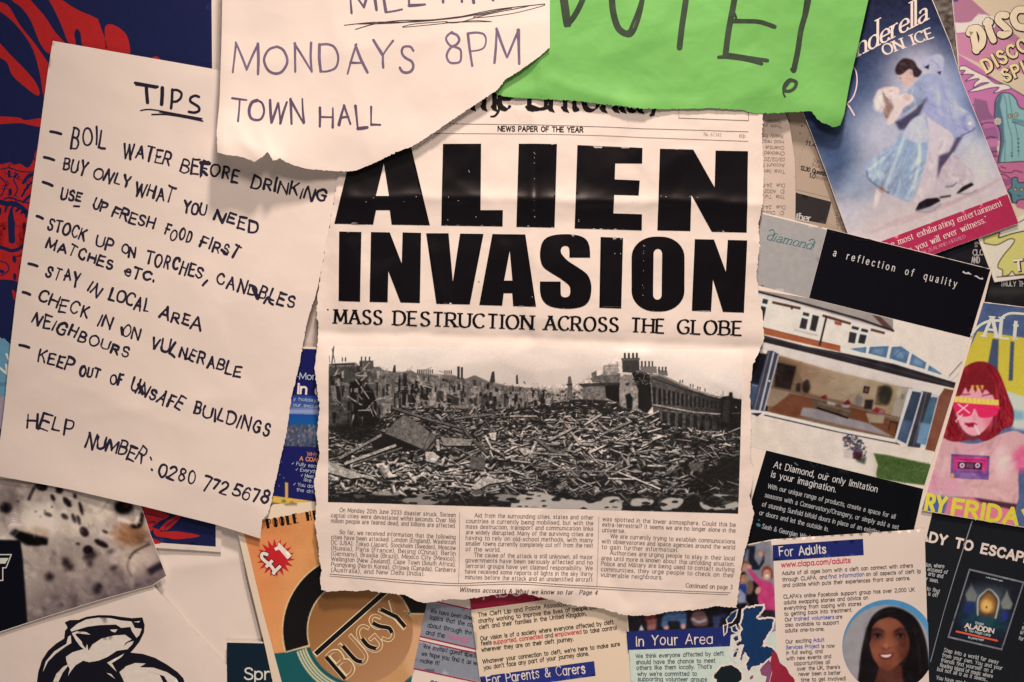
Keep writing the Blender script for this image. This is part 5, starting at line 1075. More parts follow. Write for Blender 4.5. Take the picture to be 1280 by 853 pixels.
c = Canvas(1180, 708, 1285, 818, 2.4, (26, 28, 36))
c.ell(*kD([(690, 430)])[0], 24, 26, (74, 84, 90), .9, 7); c.ell(*kD([(620, 530)])[0], 16, 20, (22, 52, 74), .8, 7); c.ell(*kD([(720, 560)])[0], 22, 12, (20, 70, 80), .7, 6)
ax = kD([(650, 520), (652, 440), (680, 405), (706, 388), (735, 410), (755, 450), (738, 535)])
c.poly(smooth_line(ax, 5), (70, 54, 48), 1, .5); c.poly(smooth_line(kD([(662, 500), (664, 440), (706, 405), (742, 450), (730, 510)]), 4), (150, 96, 40), 1, 1.6); c.ell(*kD([(694, 472)])[0], 7.5, 8.5, (236, 178, 84), .95, 1.8); c.ell(*kD([(694, 478)])[0], 1.0, 1.6, (90, 60, 30))
c.line(smooth_line(ax, 5), 2.2, (176, 170, 160), 1, .4)
for x, y in ((618, 400), (795, 440)):
    c.poly(kD([(x - 30, y + 15), (x - 8, y - 25), (x, y - 50), (x + 10, y - 20), (x + 30, y + 20), (x + 18, y + 50), (x - 22, y + 46)]), (120, 120, 112), 1, .7); c.poly(kD([(x - 18, y + 50), (x + 14, y + 56), (x - 4, y + 110), (x - 36, y + 100)]), (34, 44, 110), 1, 1)
c.noise(6, 4, 4); c.ell(*kD([(690, 340)])[0], 30, 10, (14, 14, 20), .7, 5); c.soften(.35); c.grade(.8, .9)
ins = lambda p, f: [tuple(np.mean(p, 0) + (np.array(a) - np.mean(p, 0)) * f) for a in p]
pc = s.picture('framed_picture', ins(q, .95), c, 2, parent=fr, res=.45)
s.strokes('picture_title', text('ALADDIN', *kD([(582, 578), (730, 608)]), 5.4, 'bold', w=1.3), (206, 206, 200), 3, parent=fr)
s.strokes('picture_caption', text('& The Magic Lamp', *kD([(585, 596), (715, 624)]), 3.2, 'sans', w=.5) + text('the journey begins', *kD([(600, 632), (680, 646)]), 2.4, 'sans', w=.4) + text('Escape', *kD([(637, 560), (680, 568)]), 3, 'sans', w=.5) + text('a new adventure game', *kD([(690, 330), (775, 350)]), 2, 'sans', w=.3), (140, 146, 146), 3, parent=fr)
s.strokes('red_strip', [(kD([(540, 598), (750, 646)]), 2.2)], (176, 66, 44), 3, parent=fr)

# ================================================================== club night poster
s = Sheet('club_poster', [(1228, 377.5), (1410, 400), (1390, 690), (1280, 659.5), (1150.5, 638)], 11.5,
          'poster of a woman with red hair and a pink visor', 'poster', COATED_PAPER, facets=((100, .8),), seed=63)
c = Canvas(1140, 370, 1320, 690, 2.0, (78, 92, 124))
kE = lambda p: zp(p, 1100, 360, 2.844)
c.noise(8, 12, 1); c.poly(kE([(430, 350), (512, 370), (640, 400), (640, 520), (470, 500)]), (206, 206, 206), .9, 2); c.poly(kE([(455, 430), (512, 440), (512, 470), (460, 470)]), (110, 150, 186), .8, 2)
c.poly(kE([(345, 155), (390, 160), (512, 178), (640, 190), (640, 400), (512, 388), (430, 360), (400, 290), (290, 300), (310, 230)]), (202, 180, 62)); c.poly(kE([(398, 180), (420, 184), (416, 330), (380, 280)]), (68, 78, 100), 1, .4); c.poly(kE([(462, 190), (475, 192), (470, 330), (455, 330)]), (68, 78, 100), 1, .4)
# shirt
c.poly(smooth_line(kE([(214, 530), (250, 538), (300, 552), (350, 552), (400, 530), (470, 508), (512, 520), (640, 560), (640, 690), (512, 640), (490, 660), (484, 768), (400, 756), (330, 745), (250, 742), (160, 738), (180, 660)]), 4), (200, 150, 146), 1, .5)
c.poly(kE([(470, 590), (500, 560), (640, 600), (640, 690), (512, 650), (488, 660)]), (206, 76, 120), .8, 3); c.ell(*kE([(250, 700)])[0], 12, 14, (206, 136, 156), .6, 5); c.ell(*kE([(180, 690)])[0], 6, 16, (208, 120, 148), .7, 4); c.ell(*kE([(430, 620)])[0], 8, 22, (230, 190, 192), .8, 5); c.ell(*kE([(320, 570)])[0], 16, 4, (206, 140, 156), .6, 3)
for p in ([(430, 530), (400, 580), (385, 590)], [(300, 580), (340, 570), (380, 550)], [(200, 640), (190, 690), (210, 735)]): c.line(kE(p), .8, (190, 110, 136), .7, .5, True)
# hair
c.poly(smooth_line(kE([(280, 320), (300, 283), (335, 264), (375, 264), (410, 285), (430, 320), (452, 380), (474, 440), (468, 490), (440, 500), (412, 525), (372, 545), (340, 535), (290, 545), (250, 545), (218, 520), (232, 455), (258, 390)]), 4), (128, 27, 36), 1, .4)
# face and neck
c.poly(kE([(292, 500), (350, 500), (352, 530), (330, 545), (300, 530)]), (110, 40, 46), 1, 1)
c.poly(smooth_line(kE([(262, 400), (282, 362), (330, 350), (390, 372), (408, 410), (404, 450), (375, 500), (340, 525), (308, 518), (285, 490), (268, 450)]), 4), (228, 150, 156), 1, .5)
c.ell(*kE([(385, 470)])[0], 7, 11, (206, 96, 116), .7, 4); c.ell(*kE([(300, 480)])[0], 6, 8, (236, 176, 176), .7, 3)
for p, w in (([(290, 300), (262, 380), (240, 450), (226, 515)], 7), ([(310, 285), (280, 340), (266, 370)], 5), ([(400, 300), (420, 380), (440, 440), (436, 490)], 8), ([(420, 320), (446, 400), (458, 480)], 4)): c.line(kE(p), w, (160, 32, 42), .7, 1.3, True)
for p in ([(300, 300), (270, 380), (246, 480)], [(430, 360), (440, 440), (420, 510)], [(380, 275), (418, 340), (430, 420)], [(260, 420), (245, 500)], [(405, 440), (400, 500), (380, 530)]): c.line(kE(p), 2.0, (84, 10, 22), .7, .8, True)
c.poly(kE([(286, 320), (320, 300), (370, 300), (408, 330), (412, 376), (390, 380), (376, 352), (362, 378), (350, 350), (338, 372), (325, 348), (312, 374), (302, 352), (288, 380), (272, 388)]), (122, 26, 34), 1, .5); 
for x in (328, 345, 362): c.poly(kE([(x - 7, 346), (x + 6, 346), (x, 368)]), (220, 180, 60), .9, .5)
c.line(kE([(290, 380), (320, 378)]), 1.5, (90, 30, 40), .8, .5); c.line(kE([(360, 384), (398, 376)]), 1.5, (90, 30, 40), .8, .5)
# visor
c.poly(smooth_line(kE([(254, 402), (330, 410), (418, 416), (412, 452), (372, 462), (350, 458), (340, 436), (332, 430), (322, 452), (296, 458), (268, 444), (258, 424)]), 3), (214, 40, 84), 1, .3); c.poly(kE([(254, 384), (330, 392), (420, 398), (420, 418), (330, 412), (254, 405)]), (226, 196, 90), 1, .3)
for i in range(10): c.line(kE([(262 + 16 * i, 386 + i * 1.2), (262 + 16 * i, 404 + i * 1.2)]), .5, (170, 130, 50), .8)
c.line(kE([(275, 412), (318, 446)]), 1.5, (236, 196, 200)); c.line(kE([(312, 414), (272, 446)]), 1.5, (236, 196, 200)); c.line(kE([(292, 450), (268, 472), (272, 478)]), 1.3, (236, 196, 200))
c.poly(kE([(296, 478), (312, 480), (330, 478), (344, 484), (334, 494), (312, 496)]), (160, 30, 60), 1, .4); c.line(kE([(298, 486), (342, 487)]), .6, (90, 10, 30)); c.line(kE([(334, 486), (352, 522)]), 2.0, (228, 208, 200)); c.line(kE([(336, 450), (330, 466), (342, 470)]), .9, (190, 90, 110), .8, .4)
# cassette
c.poly(kE([(252, 590), (388, 597), (384, 682), (247, 675)]), (112, 72, 124)); c.poly(kE([(262, 598), (380, 604), (378, 650), (258, 645)]), (190, 50, 104)); c.poly(kE([(276, 618), (362, 622), (360, 646), (274, 642)]), (50, 32, 54))
for x in (290, 345): c.ell(*kE([(x, 631)])[0], 3.2, 3.2, (206, 170, 186)); c.ell(*kE([(x, 631)])[0], 1.3, 1.3, (60, 30, 60))
c.poly(kE([(306, 622), (330, 624), (329, 640), (305, 638)]), (110, 66, 84)); c.line(kE([(270, 608), (372, 613)]), .7, (90, 30, 70)); c.poly(kE([(248, 658), (262, 660), (260, 678), (247, 676)]), (206, 150, 90), .9, .4); c.poly(kE([(285, 656), (352, 660), (350, 681), (282, 678)]), (130, 92, 140))
for x in (254, 382): c.ell(*kE([(x, 595 if x < 300 else 602)])[0], .8, .8, (40, 24, 40))
# waist
c.folds(kE([(214, 530), (350, 552), (470, 508), (640, 560), (640, 690), (490, 660), (484, 768), (160, 738), (180, 660)]), 70, 100, .7, 24, 4, 24, 31); c.folds(kE([(280, 320), (335, 264), (410, 285), (474, 440), (468, 490), (412, 525), (340, 535), (290, 545), (218, 520), (232, 455)]), 10, 100, .3, 20, 1, 18, 32)
c.folds(kE([(218, 520), (232, 455), (258, 390), (280, 320), (262, 420), (290, 500), (300, 540), (250, 545)]), 50, 105, .25, 22, 1.5, 34, 33); c.folds(kE([(410, 285), (430, 320), (474, 440), (468, 490), (412, 525), (380, 540), (404, 450), (408, 380)]), 50, 80, .25, 22, 1.5, 34, 34)
c.poly(kE([(240, 744), (330, 746), (440, 764), (484, 770), (470, 860), (220, 820)]), (206, 110, 126), 1, .5); c.poly(kE([(330, 745), (484, 768), (480, 790), (360, 765)]), (60, 30, 40), .9, .8); c.poly(kE([(150, 735), (240, 742), (225, 790), (150, 790)]), (62, 92, 146), .8, 2)
c.noise(4, 2, 41); c.grade(.97, 1.0); c.soften(.35)
s.picture_in('printed_picture', [(1228.4, 378.6), (1316, 389), (1316, 668), (1280, 658.5), (1151.5, 637.2)], c, 0, res=.6, rough=.33)
al = text('ALt', *kE([(352, 172), (500, 186)]), 26, 'serif', w=4.6, gap=1.8, thin=.5)
s.strokes('club_name', al + [(smooth_line(kE([(322, 170), (345, 140), (380, 120), (430, 116)])), 3.2), (smooth_line(kE([(425, 110), (455, 92), (500, 92), (540, 98)])), 3.0)], (206, 206, 206), 2)
fr = text('RY', (1154, 636), (1181, 641), 18.5, 'bold', w=4.7, gap=3.0) + text('FRIDAY', (1187, 642.2), (1292, 659), 18.5, 'bold', w=4.9, gap=3.0)
s.strokes('date_words', fr, (198, 176, 56), 2)

# ================================================================== folded charity leaflet with the map
s = Sheet('charity_leaflet', [(780, 730), (925, 682), (964, 674), (1154.5, 661), (1160.5, 853), (1164, 930), (792, 930), (789, 853), (784, 790)], 13,
          'charity leaflet with a map, a blue header and a round portrait', 'leaflet', COATED_PAPER,
          facets=((90, .7),), creases=((964, 674, 984, 930, 1.8, 10),), bumps=((1150, 670, 40, 30, 1.5),), tilt=(-.004, 0), seed=67)
kG = lambda p: zp(p, 760, 690, 5.233); kH = lambda p: zp(p, 900, 650, 4.2036)
c = Canvas(775, 665, 990, 935, 2.0, (150, 140, 138))
c.poly([(780, 680), (960, 668), (970, 800), (780, 795)], (136, 128, 132))
# children, hands up
c.poly(kG([(900, -40), (960, -40), (955, 40), (985, 90), (1010, 40), (990, -10), (1015, 0), (1020, 60), (985, 115), (940, 115), (915, 60)]), (24, 26, 42), 1, .6); c.ell(*kG([(998, 10)])[0], 3.2, 4, (206, 140, 120), 1, .5)
c.poly(kG([(840, -20), (920, -20), (910, 70), (860, 60)]), (120, 118, 132), 1, 1)
c.ell(*kG([(892, 90)])[0], 5.8, 6.5, (196, 130, 104), 1, .6); c.poly(kG([(866, 75), (880, 55), (920, 60), (928, 85), (900, 72)]), (120, 76, 50), 1, .6)
c.poly(kG([(940, 190), (1000, 180), (1000, 340), (930, 360), (890, 300)]), (18, 16, 24), 1, .8)
c.ell(*kG([(880, 165)])[0], 5.5, 7.5, (190, 120, 86), 1, .5); c.poly(kG([(858, 150), (865, 128), (895, 128), (908, 160), (895, 145)]), (44, 28, 26), 1, .5); c.poly(smooth_line(kG([(905, 200), (930, 180), (950, 220), (935, 270), (905, 275)]), 3), (124, 84, 62), 1, .7)
c.poly(kG([(850, 210), (900, 205), (905, 275), (870, 280), (850, 250)]), (36, 52, 130), 1, .6); c.poly(kG([(850, 230), (890, 270), (900, 300), (880, 365), (835, 365), (840, 300)]), (150, 148, 168), 1, .7)
c.poly(smooth_line(kG([(905, 100), (935, 115), (990, 175), (1040, 190), (1075, 210), (1090, 290), (1090, 385), (1010, 380), (975, 300), (985, 230), (955, 190), (915, 125)]), 3), (214, 50, 108), 1, .6)
c.ell(*kG([(1035, 135)])[0], 6.4, 9, (222, 150, 122), 1, .5); c.poly(smooth_line(kG([(1000, 160), (1005, 110), (1035, 88), (1068, 110), (1075, 165), (1060, 170), (1058, 130), (1040, 112), (1015, 125), (1012, 160)]), 3), (140, 62, 44), 1, .5); c.ell(*kG([(1036, 158)])[0], 2.2, 2.4, (250, 230, 220), 1, .5); c.line(kG([(1028, 164), (1044, 163)]), .8, (150, 50, 50), .8, .3)
c.ell(*kG([(922, 95)])[0], 3.0, 2.6, (222, 150, 124), 1, .4); c.ell(*kG([(978, 250)])[0], 3.2, 5, (214, 146, 120), 1, .5, 20); c.poly(kG([(1000, 375), (1090, 380), (1092, 430), (1000, 425)]), (28, 22, 30), 1, .7)
for x, y in ((870, 160), (888, 160), (1026, 132), (1044, 132)): c.ell(*kG([(x, y)])[0], .7, .5, (50, 30, 30), .8, .2)
c.line(kG([(872, 182), (890, 182)]), .8, (236, 214, 200), .9, .3)
# darker lower strip of the picture, legs and knees
c.poly(kG([(100, 380), (900, 330), (960, 430), (900, 480), (120, 530)]), (14, 13, 24), 1, 1)
c.poly(kG([(230, 400), (320, 395), (300, 440), (240, 450)]), (150, 26, 40), 1, .6); c.poly(kG([(250, 440), (318, 430), (310, 505), (255, 510)]), (150, 84, 74), 1, 1.0); c.poly(kG([(200, 510), (215, 470), (235, 510)]), (200, 190, 190), 1, .5)
c.poly(smooth_line(kG([(345, 480), (355, 420), (400, 385), (500, 385), (510, 430), (505, 490), (470, 490), (465, 450), (390, 450), (395, 490), (360, 495)]), 3), (64, 96, 134), 1, .8); c.ell(*kG([(378, 492)])[0], 3.4, 2.6, (206, 130, 110), 1, .5); c.ell(*kG([(490, 484)])[0], 2.8, 3.6, (206, 130, 110), 1, .5)
c.poly(smooth_line(kG([(535, 440), (560, 385), (620, 380), (650, 440), (640, 480), (560, 480)]), 3), (110, 74, 66), 1, .8); c.line(smooth_line(kG([(545, 430), (590, 455), (640, 440)])), 3.0, (160, 150, 156), .9, .6); c.poly(kG([(680, 420), (740, 415), (720, 490), (690, 490)]), (50, 58, 92), 1, 1); c.poly(kG([(720, 400), (780, 400), (760, 440)]), (30, 40, 80), 1, 1)
c.noise(5, 2, 3); c.noise(8, 6, 4); c.grade(.93, .88); c.soften(.5)
s.picture_in('children_photo', [(786, 792), (781.5, 732), (925, 683.5), (963, 675.5), (966, 700), (969, 790), (880, 800)], c, 0, res=.7)
lb = s.ink('pale_blue_panel', [[(786, 811), (917, 806), (969, 788), (971.5, 853), (975, 928), (792, 928)]], (176, 188, 184), 1, step=7)
band = s.ink('blue_band', [kG([(118, 517), (500, 500), (745, 488), (830, 500), (830, 612), (500, 625), (128, 637)])], (24, 34, 86), 2)
s.strokes('band_title', text('In Your Area', *kG([(178, 610), (684, 594)]), 12.6, 'pen', w=1.45, jit=.45, gap=2.3, seed=8), (214, 206, 206), 4, parent=band)
tx = []
for t, a, b in (('We think everyone affected by cleft', (178, 690), (755, 672)), ('should have the chance to meet', (182, 730), (700, 718)), ("others like them locally. That's", (184, 766), (678, 758)), ("why we're committed to", (190, 806), (580, 804)), ('supporting volunteer groups', (192, 840), (645, 842)), ('in every part of the country', (194, 878), (650, 880))):
    tx += text(t, *kG([a, b]), 5.1, 'pen', w=.78, gap=1.9, space=4.4)
s.strokes('body_text', tx, (62, 66, 70), 3)
SC = kG([(885, 375), (930, 362), (985, 350), (1010, 350), (1005, 375), (975, 410), (960, 440), (1000, 440), (1060, 432), (1080, 440), (1070, 480), (1045, 530), (1020, 570), (1010, 600), (990, 622), (1030, 612), (1070, 625), (1078, 640), (1060, 680), (1030, 705), (990, 735), (940, 745), (915, 775), (905, 755), (900, 735), (918, 700), (905, 670), (885, 650), (868, 710), (860, 690), (878, 640), (885, 600), (850, 600), (870, 570), (862, 540), (880, 500), (862, 470), (880, 430)])
rgm = np.random.RandomState(11); SC = torn(SC + [SC[0]], 1.5, 1.9, 12)[:-1]
IS = [kG([(775, 440), (805, 400), (840, 380), (830, 420), (805, 455), (780, 460)]), kG([(755, 480), (775, 475), (770, 520), (758, 535)]), kG([(808, 490), (830, 478), (835, 500), (850, 515), (830, 520), (812, 512)]), kG([(815, 560), (845, 545), (850, 570), (830, 580)]), kG([(835, 600), (860, 580), (865, 600), (845, 612)]), kG([(820, 660), (845, 645), (835, 680), (815, 685)]), kG([(825, 640), (850, 628), (850, 640)])]
NI = torn(kG([(690, 800), (740, 745), (780, 740), (810, 738), (850, 765), (870, 790), (870, 830), (845, 850), (850, 900), (700, 900), (710, 830), (690, 820)]) + kG([(690, 800)]), .6, 2.5, 4)[:-1]
EN = torn(kG([(1078, 632), (1100, 660), (1120, 720), (1160, 750), (1180, 790), (1215, 830), (1240, 920), (1060, 920), (1055, 840), (1070, 780), (1055, 735), (1062, 690)]) + kG([(1078, 632)]), .5, 3, 6)[:-1]
EN2 = kG([(990, 765), (1010, 740), (1050, 700), (1062, 735), (1068, 780), (1052, 835), (1055, 920), (1020, 920), (1025, 850), (1035, 810), (1000, 800)])
outl = lambda L, w: (np.array(list(L) + [L[0], L[1]]), w)
HALO = (222, 206, 186)
mp = s.ink('map_outline', [kG([(870, 370), (1020, 335), (1025, 370), (975, 430), (1085, 425), (1085, 470), (1030, 600), (1080, 620), (1160, 740), (1240, 920), (660, 920), (680, 800), (740, 730), (840, 730), (790, 680), (800, 540), (860, 520)])], (196, 206, 204), 4, step=7)
s.strokes('map_outline', [outl(SC, 4.2), outl(NI, 4.2)] + [outl(i, 2.8) for i in IS], HALO, 5)
s.ink('map_region', IS + [SC], (14, 44, 78), 7); s.ink('map_region', [NI], (10, 22, 24), 7); s.ink('map_region', [EN], (138, 30, 48), 7); s.ink('map_region', [EN2, kG([(922, 820), (935, 805), (948, 800), (945, 820), (930, 830)])], (126, 66, 90), 7)
hd = s.ink('blue_header', [kH([(272, 131), (748, 98), (752, 183), (275, 213)])], (30, 38, 92), 1)
s.strokes('header_title', text('For Adults', *kH([(308, 190), (556, 172)]), 11, 'pen', w=1.35, jit=.45, gap=2.3, seed=5), (216, 210, 214), 3, parent=hd)
s.strokes('web_address', text('www.clapa.com/adults', *kH([(318, 246), (684, 222)]), 6.2, 'pen', w=1.0, gap=1.9), (190, 44, 74), 2)
tx, bl_ = [], []
for t, a, b in (('Adults of all ages born with a cleft can connect with others', (322, 287), (1010, 246)), ('through CLAPA, and', (324, 320), (560, 306)), ('on all aspects of cleft lip', (764, 292), (1053, 276)), ('and palate which puts their experiences front and centre.', (326, 350), (996, 312)),
                ("CLAPA's online Facebook support group has over 2,000 UK", (330, 410), (1020, 372)), ('adults swapping stories and advice on', (332, 440), (776, 414)), ('everything from coping with stares', (333, 470), (740, 446)), ('to getting back into treatment.', (335, 500), (692, 478)), ('Our', (337, 530), (376, 527)), ('are', (604, 516), (640, 514)), ('also available to support', (338, 558), (622, 544)), ('adults one-to-one.', (338, 588), (546, 578)),
                ('Our exciting', (341, 646), (478, 638)), ('is now', (530, 670), (600, 666)), ('in full swing, and', (344, 704), (537, 695)), ('with new events and', (346, 734), (582, 722)), ('opportunities all', (386, 760), (576, 752)), ("over the UK, there's", (402, 788), (628, 778)), ('never been a better', (410, 816), (632, 808)), ('time to get involved!', (422, 846), (658, 838)), ('Find out more online', (424, 874), (650, 866))):
    tx += text(t, *kH([a, b]), 4.5, 'pen', w=.66, gap=1.9, space=4.4)
for t, a, b in (('find information', (566, 305), (756, 292)), ('trained volunteers', (385, 526), (598, 516)), ('Adult', (486, 638), (546, 635)), ('Services Project', (343, 676), (520, 668))): bl_ += text(t, *kH([a, b]), 4.5, 'pen', w=.66, gap=1.9, space=4.4)
s.strokes('body_text', tx, (82, 70, 66), 2); s.strokes('blue_words', bl_, (70, 84, 150), 2)
# round portrait
c = Canvas(1040, 740, 1172, 880, 2.2, (84, 146, 184))
cx, cy = 1108, 807
c.ell(cx + 2, cy, 58, 57.5, (80, 138, 172)); c.ell(cx - 1, cy + 3, 54.5, 54.5, (160, 146, 142), 1, .4)
P = lambda p: kH(p)
c.poly(smooth_line(P([(740, 680), (770, 560), (810, 490), (880, 455), (950, 465), (1020, 510), (1065, 590), (1090, 700), (1100, 860), (1060, 1000), (700, 1000), (720, 860)]), 4), (20, 14, 16), 1, .6)
c.line(P([(735, 760), (760, 690), (775, 560)]), 5, (44, 28, 24), .6, 2, True); c.line(P([(1040, 860), (1050, 720), (1020, 600)]), 4, (56, 36, 30), .5, 2, True); c.line(P([(745, 800), (752, 840), (758, 870)]), 4, (90, 58, 36), .6, 1.5)
c.poly(P([(830, 760), (950, 760), (960, 860), (800, 860)]), (88, 44, 32), 1, 1.5)
c.poly(smooth_line(P([(790, 600), (800, 550), (840, 520), (900, 510), (950, 540), (985, 600), (990, 670), (960, 730), (910, 775), (870, 788), (825, 760), (795, 710), (780, 650)]), 4), (132, 66, 44), 1, .7)
c.ell(*P([(880, 640)])[0], 14, 18, (158, 84, 56), .7, 6); c.ell(*P([(955, 680)])[0], 7, 14, (96, 46, 34), .6, 4); c.ell(*P([(880, 545)])[0], 16, 7, (164, 92, 66), .6, 4); c.ell(*P([(812, 690)])[0], 5, 9, (168, 86, 62), .6, 3); c.ell(*P([(935, 690)])[0], 6, 6, (168, 86, 60), .5, 3); c.ell(*P([(870, 770)])[0], 9, 4, (110, 56, 42), .6, 2)
c.ell(*P([(965, 650)])[0], 8, 24, (70, 32, 26), .65, 5); c.ell(*P([(800, 600)])[0], 5, 16, (88, 44, 34), .5, 4)
for x, s_ in ((824, -1), (944, 1)):
    c.ell(*P([(x, 600)])[0], 9.5, 5.6, (54, 26, 22), .75, 2.2); c.ell(*P([(x, 609)])[0], 4.0, 1.5, (128, 100, 88), .8, .5); c.ell(*P([(x + 1, 608)])[0], 2.3, 2.0, (18, 10, 10), 1, .4); c.line(P([(x - 20, 604), (x, 596), (x + 22, 604)]), 1.3, (16, 9, 9), .9, .4, True); c.line(P([(x - 32, 584 + 4 * s_), (x, 570), (x + 34, 582 - 4 * s_)]), 2.4, (34, 18, 16), .75, .8, True)
c.line(P([(862, 600), (852, 650), (850, 668)]), 2.2, (112, 58, 42), .5, 1.2, True); c.line(P([(846, 668), (866, 678), (892, 668)]), 1.6, (92, 42, 32), .8, .6, True); c.ell(*P([(868, 660)])[0], 3.6, 3, (178, 102, 74), .8, 1.4)
c.poly(smooth_line(P([(824, 704), (850, 699), (868, 702), (890, 698), (912, 701), (896, 726), (868, 734), (840, 726)]), 3), (112, 44, 40), 1, .6); c.poly(smooth_line(P([(838, 706), (868, 707), (898, 704), (886, 717), (866, 720), (848, 716)]), 3), (236, 222, 206), 1, .3)
c.line(P([(815, 690), (808, 706), (815, 722)]), 1, (96, 44, 34), .6, .7, True); c.line(P([(938, 680), (946, 700), (936, 720)]), 1, (90, 40, 32), .6, .7, True)
c.poly(smooth_line(P([(790, 620), (795, 560), (835, 520), (880, 505), (850, 500), (800, 520), (770, 580), (775, 660)]), 3), (18, 12, 14), 1, .7); c.poly(smooth_line(P([(880, 505), (940, 530), (985, 600), (995, 680), (960, 780), (990, 860), (1070, 860), (1060, 640), (980, 500)]), 3), (18, 12, 14), 1, .7); c.poly(P([(775, 640), (800, 730), (830, 775), (800, 870), (720, 870), (740, 700)]), (22, 15, 16), 1, .8)
c.line(P([(1010, 560), (1040, 660), (1050, 800)]), 1.5, (52, 36, 32), .6, .8, True); c.line(P([(800, 510), (850, 480), (920, 478)]), 1.5, (56, 42, 40), .5, .8, True)
c.noise(3, 2, 8); c.noise(5, 8, 9); c.grade(.9, .95); c.soften(.5)
pth = [(cx + 2 + 58 * math.cos(a), cy + 58 * math.sin(a)) for a in np.linspace(0, 2 * math.pi, 60, endpoint=False)]
pth = [(min(x, 1158.6 + (y - 760) * .03), y) for x, y in pth]
s.picture_in('round_portrait', pth, c, 1, res=.6)

# ================================================================== handwritten tips sheet
TI = (34, 28, 42)
rt_ = torn([(432, 214), (423, 221), (418, 253), (412, 287), (404, 330), (397, 363), (392, 380), (387.5, 393), (383, 410), (379, 432), (375, 455), (370, 477), (365, 496), (361.5, 522), (358, 546), (353, 565), (347.5, 591), (342.5, 612), (344, 606), (340, 628), (335, 643), (329, 649), (327.5, 660), (326.5, 673)], .8, 2.0, 71)
s = Sheet('tips_sheet', [(67, 52), (283, 90), (440, 116)] + rt_ + [(270, 655.5), (220, 643), (180, 632.5), (90, 612), (0, 595), (-8, 594), (0, 560), (5, 520), (20, 380), (40, 240), (60, 95)], 13,
          'white sheet of handwritten survival tips in black felt pen, hanging tilted', 'handwritten notice', SOFT_PAPER,
          facets=((110, 2.0), (45, .5)), creases=((60, 470, 250, 545, 1.0, 16), (90, 520, 300, 500, .8, 14), (120, 560, 340, 640, .9, 14)), bumps=((150, 628, 50, 24, 3.0), (70, 60, 30, 26, 2.0), (330, 660, 26, 26, 3.0), (250, 100, 60, 24, 1.5), (10, 590, 26, 30, 2.5)), tilt=(.002, 0), seed=73)
def pen_line(words, cap_w=2.75, name='written_line', rgb=TI, z=1, jit=1.05, gap=3.3):
    r = []
    for i, (t, a, b, cap) in enumerate(words):
        r += text(t, a, b, cap, 'pen', w=cap_w, jit=jit, seed=int(a[0] * 7 + a[1]), gap=gap)
    return r
def dash(a, b, w=3.6): return [round_caps(smooth_line([a, ((a[0] + b[0]) / 2, (a[1] + b[1]) / 2 - .4), b]), w)]
rc = lambda p, w, k=5: round_caps(smooth_line(p, k), w)
s.strokes('heading', [rc([(170, 104.5), (184, 107), (198, 109.5)], 3.4), rc([(171, 107), (185, 109), (196, 111)], 2.2), rc([(184, 108), (184.5, 118), (185.5, 129)], 4.4), rc([(204, 111), (203.8, 120), (203, 131)], 4.8), rc([(216.5, 113), (216, 124), (214.8, 136)], 3.6),
          rc([(216, 114), (222, 113.5), (227.5, 117), (227, 123), (222, 127.5), (216.5, 128)], 3.2), rc([(249.5, 122), (245, 120.6), (239.5, 123), (239, 127.5), (244, 131), (249, 134.5), (249.5, 139), (244, 141.5), (237, 140.5)], 3.4),
          rc([(177, 139), (190, 137.8), (220, 143), (253, 149)], 1.8), rc([(191, 144), (210, 144), (235, 148), (254, 152)], 2.0), rc([(200, 141), (252, 150)], 1.2)], TI)
